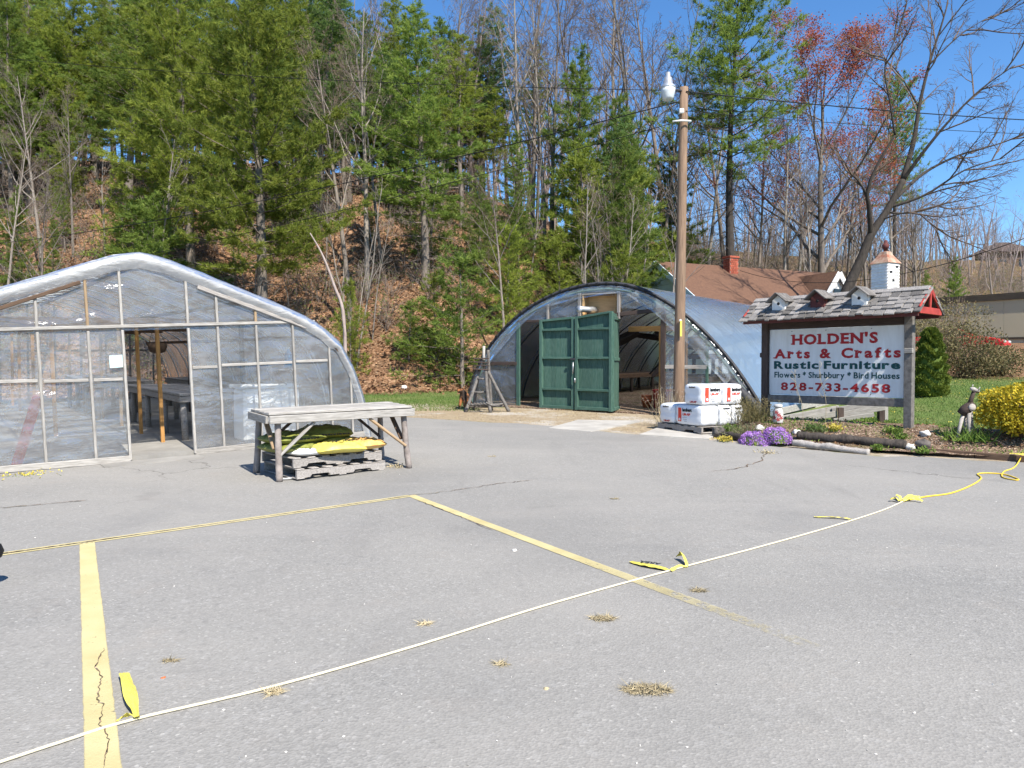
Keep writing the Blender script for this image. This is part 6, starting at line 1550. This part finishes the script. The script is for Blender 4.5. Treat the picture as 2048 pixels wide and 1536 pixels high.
for k in range(22):
    kind = ('mid', 'mid2', 'big', 'tall2', 'mid')[k % 5]
    pine('tall pine standing in the dense wood on the upper left ridge', kind, rq.uniform(-80, 720), rq.uniform(44, 62), rq.uniform(-120, 90), HB_[kind], rq.uniform(0, 6), 1.4, 'pines on the upper left ridge')
for k in range(11):
    kind = ('full', 'small', 'full', 'mid', 'small2')[k % 5]
    pine('young pine among the brush on the leafy slope between the greenhouses', kind, rq.uniform(700, 1330), rq.uniform(34, 46), rq.uniform(260, 430), HB_[kind], rq.uniform(0, 6), 1.05, 'young pines on the slope between the greenhouses')
for k in range(12):
    kind = ('mid', 'full', 'mid2', 'tall2')[k % 4]
    pine('tall pine in the wood high above the gap between the greenhouses', kind, 600 + k * 36 + rq.uniform(-20, 20), rq.uniform(44, 58), rq.uniform(30, 200), HB_[kind], rq.uniform(0, 6), 1.3, 'pines high above the gap between the greenhouses')
for k in range(9):
    kind = ('full', 'small', 'mid')[k % 3]
    pine('young pine on the slope above the left greenhouse roof', kind, rq.uniform(-40, 520), rq.uniform(29, 40), rq.uniform(260, 450), HB_[kind], rq.uniform(0, 6), 1.05, 'young pines above the left greenhouse')
# --- bare trees one can tell apart
def bare(label, k, px, Y, pytop, rz, wide=1.0, group=None, name='bare_tree', lib=None, hh=16.0, tilt=(0, 0)):
    b = at(px, Y); zt = P(px, pytop, Y).z; s_ = (zt - b.z) / hh; lib = lib or bare_lib
    return plant_tree(name, label, lib[k][:2], b, (s_ * wide, s_ * wide, s_), rz, group, ('trunk', 'crown'), tilt)
BARES = [(0, 88, 34, 150, 1.0, 'pale forked bare tree in front of the pines at the far left'), (3, 75, 25.5, 345, 2.2, 'slim pale bare tree over the left slope of the left greenhouse'),
 (1, 700, 30, 95, .5, 'slender bare tree right of the broad pine'), (4, 735, 33, 10, 3.0, 'tall pale bare tree left of the straight pine'), (2, 765, 36, 60, 4.4, 'bare tree just left of the straight pine trunk'),
 (5, 1010, 30, 300, 1.1, 'thin pale bare tree on the bank left of the tunnel ridge'), (0, 1040, 47, -60, 2.0, 'tall bare tree against the sky left of the dense bright pine'), (3, 1065, 49, -80, .2, 'tall pale bare tree beside it, second from the dense bright pine'),
 (1, 1105, 46, -40, 5.0, 'tall bare tree directly left of the dense bright pine'), (4, 1235, 52, -60, 2.9, 'tall bare tree right of the dense bright pine'), (2, 1300, 50, -90, 4.0, 'dark leaning bare tree against the sky left of the lamp'),
 (5, 1232, 34, 330, .9, 'slim pale bare tree rising over the tunnel ridge'), (0, 1410, 50, 160, 3.2, 'bare tree right of the utility pole'), (1, 1445, 58, 110, .6, 'bare tree between the pole and the sparse pine'),
 (3, 1512, 52, 210, 1.7, 'bare tree right of the sparse pine trunk'), (4, 1570, 47, 250, 4.9, 'pale bare tree left of the red budded tree'), (2, 1600, 55, 190, 2.4, 'bare tree behind the red budded tree, left'),
 (5, 1690, 54, 260, 3.7, 'bare tree behind the red budded tree, right'), (0, 1625, 44, 330, 5.6, 'lower bare tree behind the house gable'), (1, 1365, 46, 200, 1.4, 'bare tree directly behind the utility pole'),
 (4, 960, 52, 10, 2.2, 'tall bare tree between the straight pine and the sky gap'), (2, 890, 50, -20, .4, 'tall bare tree behind the straight pine'), (3, 650, 45, 80, 5.2, 'pale bare tree in the gap right of the broad pine'),
 (5, 1170, 56, -50, 3.0, 'far tall bare tree behind the dense bright pine'), (1, 1330, 56, -20, .1, 'far bare tree right of the dark leaning one'), (0, 150, 36, 200, 2.6, 'bare tree in the gap left of the big pines'),
 (2, 10, 30, 260, 1.8, 'bare tree cut by the left edge of the picture'), (4, 215, 33, 300, 4.2, 'bare tree before the brown slope at the left')]
for k, px, Y, pt, rz, lab in BARES: bare(lab, k, px, Y, pt, rz, 1.0)
rt_ = random.Random(9)
for k in range(34):     # slim trunks on the bank that nothing sets apart
    px = rt_.choice([rt_.uniform(560, 760), rt_.uniform(760, 1180), rt_.uniform(180, 540), rt_.uniform(1180, 1350)]); Y = rt_.uniform(27, 44)
    bare('slim young bare tree on the leaf covered slope', k % 4, px, Y, rt_.uniform(250, 470), rt_.uniform(0, 6), 1.0, 'slim young bare trees on the leafy slope', 'bare_sapling', sap_lib, 7.0, (rt_.uniform(-.12, .12), rt_.uniform(-.12, .12)))
for k in range(26):
    px = rt_.uniform(1390, 1860); Y = rt_.uniform(48, 70)
    bare('slim bare tree in the thin wood behind the brown roofed house', k % 6, px, Y, rt_.uniform(270, 430), rt_.uniform(0, 6), .9, 'slim bare trees behind the house')
for k in range(18):
    px = rt_.choice([rt_.uniform(580, 1330), rt_.uniform(-60, 300)]); Y = rt_.uniform(46, 62)
    bare('tall bare tree high on the wooded ridge', k % 6, px, Y, rt_.uniform(-40, 160), rt_.uniform(0, 6), .9, 'tall bare trees on the ridge')
# red budded maple
MAPLE = [(8, .05, .05, 18, .22, 44, .62, .6), (6, .08, .09, 9, .2, 36, .42, .6), (4, .12, .07, 6, .2, 38, .5, .65), (3, .15, .05, 4, .2, 42, .6, .7), (2, .16, .04, 0, 0, 0, 0, 0)]
rm = bare_parts(52, 15, .20, MAPLE, (.02, 0, 1), 'bark_grey', 'twig_grey'); tips = rm[2]
b = at(1640, 47); s_ = (P(1640, 130, 47).z - b.z) / 15.0; mp = plant_tree('red_maple', 'tree hazed with dark red buds against the sky above the house', rm[:2], b, (s_ * 1.15, s_ * 1.15, s_), 2.0, None, ('trunk', 'crown'))
rng = np.random.default_rng(2); tips = tips[rng.uniform(size=len(tips)) < np.clip((tips[:, 2] - 4.0) / 6.0, .08, .9)]; K = 5; C = np.repeat(tips, K, 0) + rng.normal(0, .18, (len(tips) * K, 3))
V, F = quads(C, unit(rng.normal(size=C.shape)), .105, .06, rng); obj_of(np_mesh('buds', V, F, 'red_buds'), 'buds', mp)
# big leaning bare tree at the right, limbs set as they grow
LT = 31.0
lt = at(1700, LT); lean = thing('leaning_tree', 'large dark bare tree leaning right across the blue sky behind the sign', 'tree', lt)
LM = MB(); TW = [Segs(), Segs(), Segs()]; rng = np.random.default_rng(77)
def limb(pts, r0, r1, fork=True, nch=9):
    q = spline([P(x, y, LT + d) for x, y, d in pts], 5); n_ = len(q)
    LM.tube(q, [.8 * (r0 + (r1 - r0) * (k / (n_ - 1)) ** .8) for k in range(n_)], 10)
    q = [np.array(v) for v in q]
    if not fork: return
    spec = [(5, .10, .05, 8, .12, 34, .50, .6), (4, .13, .04, 6, .2, 38, .5, .65), (3, .15, .03, 0, 0, 0, 0, 0)]
    nch = max(3, int(nch * .62))
    for c in range(nch):
        k = int(n_ * (.3 + .68 * (c + rng.uniform()) / nch)); k = min(k, n_ - 2); d = nrm(q[k + 1] - q[k]); a = nrm(np.cross(d, rng.normal(size=3))); t_ = math.radians(rng.uniform(28, 50))
        grow(rng, q[k], nrm(d * math.cos(t_) + a * math.sin(t_) + np.array([.15, 0, .1])), rng.uniform(1.6, 3.2), .035, 0, TW, spec)
x0, y0_ = 1690, 600
limb([(1672, 650, 0), (1684, 610, 0), (1696, 575, 0), (1722, 520, 0), (1742, 470, 0), (1778, 415, 0), (1806, 360, 0)], .36, .15, False)
limb([(1806, 360, 0), (1828, 280, .3), (1838, 215, .5), (1858, 130, .6), (1880, 60, .8), (1896, 5, 1)], .15, .03, nch=14)
limb([(1806, 360, 0), (1850, 300, -.6), (1900, 240, -1), (1960, 180, -1.2), (2030, 130, -1.5)], .11, .02, nch=14)
limb([(1790, 398, 0), (1850, 345, .8), (1920, 310, 1.2), (1990, 290, 1.6), (2070, 262, 2)], .10, .02, nch=13)
limb([(1778, 415, 0), (1850, 390, -.5), (1930, 340, -1), (2010, 315, -1.2)], .09, .02, nch=11)
limb([(1742, 470, 0), (1738, 415, -.4), (1735, 385, -.6), (1752, 335, -.8), (1790, 270, -1)], .15, .05, nch=8)
limb([(1737, 395, -.5), (1715, 360, -.8), (1690, 340, -1)], .07, .02, nch=6)
limb([(1790, 270, -1), (1780, 205, -1.2), (1770, 130, -1.4), (1800, 60, -1.6)], .06, .015, nch=9)
limb([(1838, 215, .5), (1800, 150, 1), (1760, 110, 1.4)], .06, .015, nch=8)
limb([(1858, 130, .6), (1920, 70, 1), (1985, 30, 1.4)], .05, .012, nch=9)
limb([(1770, 425, 0), (1830, 425, .7), (1900, 405, 1)], .06, .015, nch=8)
limb([(1760, 440, 0), (1830, 425, -1), (1880, 470, -1.5)], .05, .01, nch=6)
I = np.array(lt)
tw2 = Segs()
for o_ in TW: tw2.a += o_.a; tw2.b += o_.b; tw2.r += o_.r; tw2.q += o_.q
LM.build('trunk', 'bark_dark', lean)
for sg_, nm_, mt, n_ in ((tw2, 'crown', 'twig_brown', 3),):
    V, F = segs_mesh(sg_.a, sg_.b, sg_.r, sg_.q, n_); obj_of(np_mesh(nm_, V - I, F, mt, n_ > 4), nm_, lean)
# bent dead pole at the corner of the left greenhouse
c = at(690, 17.0)
dp = thing('bent_sapling', 'long bare grey pole of a dead sapling bending up beside the left greenhouse', 'dead tree', c)
MB().tube(spline([c, P(688, 640, 17), P(668, 570, 17), P(645, 510, 17), P(620, 466, 17)], 6), [.05 - .038 * k / 24 for k in range(25)], 8).build('stem', 'dead_pink', dp)

# ------------------------------------------------------------------ masses nobody could count
def scatter(n_, ymin, ymax, x0, x1, seed, pw=1.0):
    rng = np.random.default_rng(seed); Y = ymin + (ymax - ymin) * rng.uniform(0, 1, n_) ** pw; X = (rng.uniform(x0, x1, n_) - CX) / FPX * Y; return X, Y, rng
# fallen leaves on the bank
X, Y, rng = scatter(90000, 22, 60, -60, 1700, 5, 1.5)
ok = (Y - np.interp(X, YF_X, YF_Y) > rng.normal(-1.8, .9, len(X)) + .4 * (X < -7)) & ~((X > 6) & (Y < 40)); X, Y = X[ok], Y[ok]; C = np.c_[X, Y, T(X, Y) + .02]
D = unit(rng.normal(size=(len(X), 3)) * np.array([1, 1, .6])); V, F = quads(C, D, .15 * rng.uniform(.6, 1.3, len(X)), .10, rng)
tag(obj_of(np_mesh('leaf_litter', V, F, 'leaf_litter'), 'leaf_litter'), 'rusty brown fallen leaves covering the wooded bank', 'leaves', kind='stuff')
# mown grass on both lawns, a few thousand blades per patch
def blades(name, label, X, Y, rng, hgt, mat='grass_blade', wd=.014, dandelions=0):
    C = np.c_[X, Y, T(X, Y) - .005]; D = unit(np.c_[rng.normal(0, .35, len(X)), rng.normal(0, .35, len(X)), np.ones(len(X))])
    V, F = quads(C, D, hgt * rng.uniform(.5, 1.2, len(X)), wd, rng, True); tag(obj_of(np_mesh(name, V, F, mat), name), label, 'grass', kind='stuff')
X, Y, rng = scatter(60000, 11, 27, 1690, 2300, 6, 1.0); ok = np.array([(y > np.interp(x, [b_[0] for b_ in BK], [b_[1] for b_ in BK]) - .3) and x > 5.2 + .62 * (y - 13) for x, y in zip(X, Y)]); X, Y = X[ok], Y[ok]
blades('grass', 'mown green lawn behind the sign and the yellow bush', X, Y, rng, .05, wd=.018)
dl = rng.uniform(size=len(X)) < .010
V, F = quads(np.c_[X[dl], Y[dl], T(X[dl], Y[dl]) + .05], unit(rng.normal(size=(dl.sum(), 3)) * np.array([1, 1, .3])), .035, .03, rng); tag(obj_of(np_mesh('dandelions', V, F, 'dandelion'), 'dandelions'), 'yellow dandelions and fallen petals dotting the right lawn', 'flowers', kind='stuff')
X, Y, rng = scatter(26000, 16.6, 27, 500, 960, 7, 1.0); ok = (Y > 18.2 + .0 * X) & (X > -9 + 0 * Y) & (np.interp(X, YF_X, YF_Y) - Y > rng.normal(1.6, 1.2, len(X))); X, Y = X[ok], Y[ok]
blades('grass', 'green grass strip between the greenhouses at the foot of the bank', X, Y, rng, .06, wd=.018)
X, Y, rng = scatter(16000, 13, 19.5, 640, 1440, 8, 1.0); ey = edge_y(X); ok = (Y > ey + .05) & (Y < ey + 4) & (rng.uniform(size=len(X)) < .55 - .3 * np.sin(X * 1.3 + Y * 2)); X, Y = X[ok], Y[ok]
blades('dry_grass', 'short dry straw coloured grass on the verge before the tunnel greenhouse', X, Y, rng, .04, 'straw', .012)
# brush: tangles of thin stems with a few leaves on the bank
S_ = Segs(); LC = []
def brush_clumps(n_, y0, y1, x0, x1, seed, hmax, lim):
    X, Y, rng = scatter(n_, y0, y1, x0, x1, seed, 1.2)
    for x, y in zip(X, Y):
        if y < np.interp(x, YF_X, YF_Y) + (3.5 if -9 < x < 1 else .2) or mnoise.noise(Vector((x * .22, y * .22, 3.3))) < lim: continue
        b = np.array([x, y, Tz(x, y)]); hh_ = rng.uniform(.4, 1) * hmax
        for k in range(rng.integers(4, 8)):
            d = nrm(np.array([rng.normal(0, .45), rng.normal(0, .45), 1])); q = b + np.array([rng.normal(0, .15), rng.normal(0, .15), 0]); L = hh_ * rng.uniform(.5, 1.1)
            for j in range(2):
                q2 = q + d * L / 2; S_.add(q, q2, .011 * (1 - j / 3), .011 * (1 - (j + 1) / 3)); d = nrm(d + rng.normal(0, .3, 3))
                for m in range(3): q3 = q + (q2 - q) * rng.uniform(.2, 1); e_ = q3 + nrm(d + rng.normal(0, .8, 3)) * L * .32; S_.add(q3, e_, .007, .004); LC.append(e_)
                q = q2
brush_clumps(1200, 24, 52, -60, 1400, 9, 2.2, -.02)
brush_clumps(1500, 45, 85, 1330, 2200, 19, 4.6, -.9)
V, F = segs_mesh(S_.a, S_.b, S_.r, S_.q, 3); tag(obj_of(np_mesh('undergrowth', V, F, 'twig_grey'), 'undergrowth'), 'tangled grey leafless brush on the wooded bank', 'brush', kind='stuff')
rng = np.random.default_rng(1); LC = np.array(LC); LC = LC[rng.uniform(size=len(LC)) < .4]; C = np.repeat(LC, 3, 0) + rng.normal(0, .06, (len(LC) * 3, 3)); V, F = quads(C, unit(rng.normal(size=C.shape)), .10, .05, rng)
tag(obj_of(np_mesh('undergrowth_leaves', V, F, 'brush_leaf'), 'undergrowth_leaves'), 'sparse green leaves of the brush on the wooded bank', 'brush', kind='stuff')
# far thin wood on the ridges: small copies of the tree shapes in one mass
def mesh_arrays(me):
    v = np.zeros(len(me.vertices) * 3, np.float32); me.vertices.foreach_get('co', v); k = me.polygons[0].loop_total; f = np.zeros(len(me.loops), np.int32); me.loops.foreach_get('vertex_index', f); return v.reshape(-1, 3), f.reshape(-1, k)
def far_mass(name, label, n_, y0, y1, x0, x1, mat_, seed, hmin, hmax):
    rng = np.random.default_rng(seed); VV = []; FF = []; base = 0; far = [bare_parts(90 + k, 12, .13, [(6, .06, .04, 9, .3, 42, .36, .5), (4, .12, .06, 4, .25, 42, .5, .6), (2, .16, .04, 3, .2, 45, .55, .7), (1, .18, .03, 0, 0, 0, 0, 0)], (0, 0, 1)) for k in range(4)]
    arr = [[mesh_arrays(m) for m in f[:2]] for f in far]
    for _ in range(n_):
        Yy = rng.uniform(y0, y1); x = (rng.uniform(x0, x1) - CX) / FPX * Yy; a = rng.uniform(0, 6.28); R = np.array([[math.cos(a), -math.sin(a), 0], [math.sin(a), math.cos(a), 0], [0, 0, 1]]); s_ = rng.uniform(hmin, hmax) / 12
        for v, f in arr[rng.integers(0, 4)]:
            VV.append(v @ R.T * s_ + np.array([x, Yy, Tz(x, Yy) - .2])); FF.append(np.c_[f] + base); base += len(v)
    V = np.concatenate(VV); F = np.concatenate(FF); tag(obj_of(np_mesh(name, V, F, mat_), name), label, 'wood', kind='stuff')
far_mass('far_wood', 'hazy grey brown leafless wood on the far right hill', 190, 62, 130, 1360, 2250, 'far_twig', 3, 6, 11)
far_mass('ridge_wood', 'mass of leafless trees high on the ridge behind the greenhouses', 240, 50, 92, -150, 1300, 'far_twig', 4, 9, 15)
# olive shrubs at the right, before the tan building
def thicket(label, px, Y, rx, rz, seed, mat='olive_brush', n_=4200):
    c = at(px, Y); t = bush('shrub', label, 'shrub', c, rx, rx * .7, rz, n_, .09, mat, 70, .42, 'twig_brown', seed, .15, .12)
thicket('big olive brown leafless shrub before the tan building', 1935, 26.5, 1.55, 1.0, 21, n_=4500)
thicket('olive shrub right of the big one, below the red car', 1992, 27.5, 1.2, .62, 22, n_=2600)
thicket('olive shrub low on the rise right of the birdhouse tower', 1830, 44, 2.6, 1.6, 25, n_=3600)
thicket('olive shrub on the rise above the tan building roof', 1960, 56, 3.2, 1.7, 26, n_=3600)
thicket('olive grey shrub behind the conical evergreen', 1868, 29, 1.5, 1.15, 23, 'olive_brush', 2600)
thicket('green brown shrub between the sign roof and the tan building', 1900, 33, 1.8, 1.25, 24, 'olive_brush', 2600)

# ------------------------------------------------------------------ rope, tape scraps and litter on the asphalt
rp = [G(-60, 1552), G(0, 1534), G(120, 1494), G(270, 1447), G(550, 1380), G(850, 1293), G(1100, 1214), G(1340, 1146), G(1520, 1098), G(1660, 1058), G(1760, 1026), G(1806, 1006)]
MB().tube([p + Vector((0, 0, LOT + .008)) for p in spline(rp, 8)], .0062, 7).build('rope', 'rope_cream', label='long cream rope lying across the asphalt', cat='rope', pivot=rp[5])
yp = [G(1800, 1007), G(1850, 997), G(1900, 990), G(1940, 975), G(1962, 960), G(1955, 951), G(1975, 949), G(2010, 952), G(2036, 961), G(2030, 963), G(2005, 957), G(2008, 946), G(2030, 936), G(2045, 918), G(2052, 895)]
yp = [p + Vector((0, 0, LOT + .009)) for p in yp]; yp[-2].z += .06; yp[-1].z += .12
MB().tube(spline(yp, 8), .008, 7).build('rope', 'rope_yellow', label='looping yellow rope running from the knot to the bed edge', cat='rope', pivot=yp[4])
def ribbon(pts, widths, mat, label, twist, seed, lettering=None):
    """strip of plastic tape crumpled on the ground"""
    q = spline([G(x, y) + Vector((0, 0, LOT + z)) for x, y, z in pts], 6); n_ = len(q); wd = np.interp(np.linspace(0, 1, n_), np.linspace(0, 1, len(widths)), widths)
    t = thing('tape_scrap', label, 'tape', q[n_ // 2]); mb = MB()
    def fn(u, v):
        k = u * (n_ - 1); i_ = min(int(k), n_ - 2); p = q[i_].lerp(q[i_ + 1], k - i_); d = (q[i_ + 1] - q[i_]).normalized(); s_ = Vector((-d.y, d.x, 0)); a = twist * math.sin(u * 5 + seed); s_ = s_ * math.cos(a) + Vector((0, 0, 1)) * abs(math.sin(a))
        w_ = float(np.interp(k, range(n_), wd)); r = p + s_ * (v - .5) * w_; r.z = max(r.z + .10 * w_ * math.sin(math.pi * v) + .006 * mnoise.noise(Vector((u * 9, v * 4, seed))), Tz(r.x, r.y) + LOT + .004); return r
    mb.grid(fn, 40, 8).build('strip', mat, t); return t, q
ribbon([(275, 1448, .01), (264, 1420, .03), (256, 1388, .035), (248, 1360, .02)], [.015, .05, .058, .045], 'tape_yellow', 'upright yellow tape scrap tied to the rope near the wide parking line', .5, 1.0)
ribbon([(280, 1447, .015), (255, 1450, .03), (232, 1456, .015)], [.03, .03, .02], 'tape_yellow', 'crumpled tape knot on the rope below the upright scrap', .9, 2.0)
tp, q = ribbon([(1340, 1147, .012), (1320, 1142, .015), (1290, 1136, .015), (1262, 1128, .006)], [.015, .06, .065, .045], 'tape_yellow', 'yellow tape scrap printed with black letters, beside the fading line', .02, 3.0)
ex = (G(1285, 1137) - G(1330, 1143)); ex.z = 0; ex.normalize(); put_text('AREA', G(1302, 1134) + Vector((0, 0, LOT + .024)), ex, Vector((-ex.y, ex.x, 0)), .042, 'print_black', tp, .15, .002, .0006, proud=.002)
ribbon([(1342, 1147, .012), (1360, 1140, .02), (1374, 1137, .01), (1364, 1124, .05), (1352, 1122, .02)], [.02, .02, .02, .05, .03], 'tape_yellow', 'small crumpled tape end standing up right of the printed scrap', .8, 4.0)
ribbon([(1706, 1044, .01), (1690, 1041, .012), (1660, 1039, .012), (1628, 1037, .006)], [.02, .045, .045, .04], 'tape_yellow', 'flat yellow tape scrap alone on the asphalt near the rope', .3, 5.0)
for k, (a, b) in enumerate((((1800, 1008, .02), (1780, 1006, .02)), ((1802, 1006, .02), (1792, 1000, .04)), ((1806, 1006, .02), (1846, 1008, .02)), ((1806, 1005, .02), (1840, 1002, .03)))):
    ribbon([a, ((a[0] + b[0]) / 2, (a[1] + b[1]) / 2 - 2, .04), b], [.03, .05, .03], 'tape_yellow', ('left frayed strand of the tape knot where the ropes meet', 'upright strand of the tape knot where the ropes meet', 'right long strand of the tape knot where the ropes meet', 'right upper strand of the tape knot where the ropes meet')[k], .7, 6.0 + k)
ribbon([(2020, 922, .10), (2040, 925, .11), (2060, 927, .10)], [.04, .05, .04], 'tape_yellow', 'yellow tape lying on the timber edging at the right edge', .3, 11.0)
def thatch(px, py, r, n_, label, asp=.5):
    r = r * .72; c = G(px, py, LOT); t = thing('thatch_clump', label, 'dry grass', c); rng = np.random.default_rng(int(px)); a = rng.uniform(0, 6.28, n_); rr = r * np.sqrt(rng.uniform(0, 1, n_))
    C = np.array(c) + np.c_[np.cos(a) * rr, np.sin(a) * rr * asp, .004 + .012 * r / .1 * rng.uniform(0, 1, n_) * (1 - rr / r) * .7]; D = unit(rng.normal(size=(n_, 3)) * np.array([1, 1, .28])); V, F = quads(C, D, .05 * rng.uniform(.5, 1.3, n_), .005, rng, True); sub_np('blades', V, F, 'straw', t)
thatch(1295, 1381, .135, 900, 'large flat wad of dry grass at the lower middle of the lot', .38); thatch(1206, 1238, .085, 420, 'wad of dry grass right of the rope, below the fading line', .5)
thatch(1397, 1182, .055, 220, 'small dark wad of dry grass right of the fading line', .4); thatch(849, 1248, .045, 90, 'tiny wisp of dry grass above the rope, middle', .6)
thatch(1003, 1329, .04, 90, 'tiny wisp of dry grass below the rope, middle', .6); thatch(548, 1385, .05, 140, 'wisp of dry grass caught under the rope', .8); thatch(340, 1322, .045, 60, 'wisp of dry grass right of the wide parking line', .5)
thatch(1228, 998, .06, 60, 'wisp of dry grass far up the lot', .5); thatch(985, 913, .08, 60, 'thin dry twigs on the asphalt before the concrete pad', .4)
rock(1029, 1104, .022, 'small white pebble left of the fading parking line', fn=G); rock(1092, 1382, .016, 'small tan pebble left of the large grass wad', 'straw', fn=G); rock(327, 1360, .014, 'small reddish pebble beside the upright tape scrap', 'plastic_orange', fn=G)
RL = random.Random(4)
S_x = np.array([RL.uniform(-300, 2300) for _ in range(260)]); S_y = np.array([RL.uniform(930, 1560) for _ in range(260)]); C = np.array([G(x, y, LOT) for x, y in zip(S_x, S_y)]); rng = np.random.default_rng(12)
V, F = quads(C + np.array([0, 0, .003]), unit(rng.normal(size=C.shape) * np.array([1, 1, .25])), .010 * rng.uniform(.4, 1.5, len(C)), .007, rng); tag(obj_of(np_mesh('grit', V, F, 'rock_white'), 'grit'), 'pale grit scattered over the asphalt', 'grit', kind='stuff')
# tongue of a trailer just entering the picture at the left
tq = G(14, 1161); hx = tq + Vector((TO_SUN.x, TO_SUN.y, 0)) * (.24 / TO_SUN.z) ; hx.z = .24
tg = thing('trailer_tongue', 'black end of a trailer tongue at the left edge, over its round shadow', 'trailer', Vector((hx.x - .9, hx.y + .1, 0)))
MB().tube([hx + Vector((-1.6, .12, .02)), hx + Vector((-.15, .01, 0))], .045, 10).build('tongue_bar', 'black_rubber', tg)
MB().lathe(hx + Vector((-.08, 0, -.05)), [(.03, 0), (.06, .01), (.075, .05), (.06, .09), (.02, .11)], 14).build('coupler', 'black_rubber', tg)
MB().tube([hx + Vector((-.9, .07, .02)), Vector((hx.x - .9, hx.y + .07, Tz(hx.x, hx.y) + .01))], .03, 8).build('jack_leg', 'steel_dark', tg)
MB().box(Vector((hx.x - .9, hx.y + .07, Tz(hx.x, hx.y) + .02)), (.16, .16, .02), None, .004).build('jack_foot', 'steel_dark', tg)
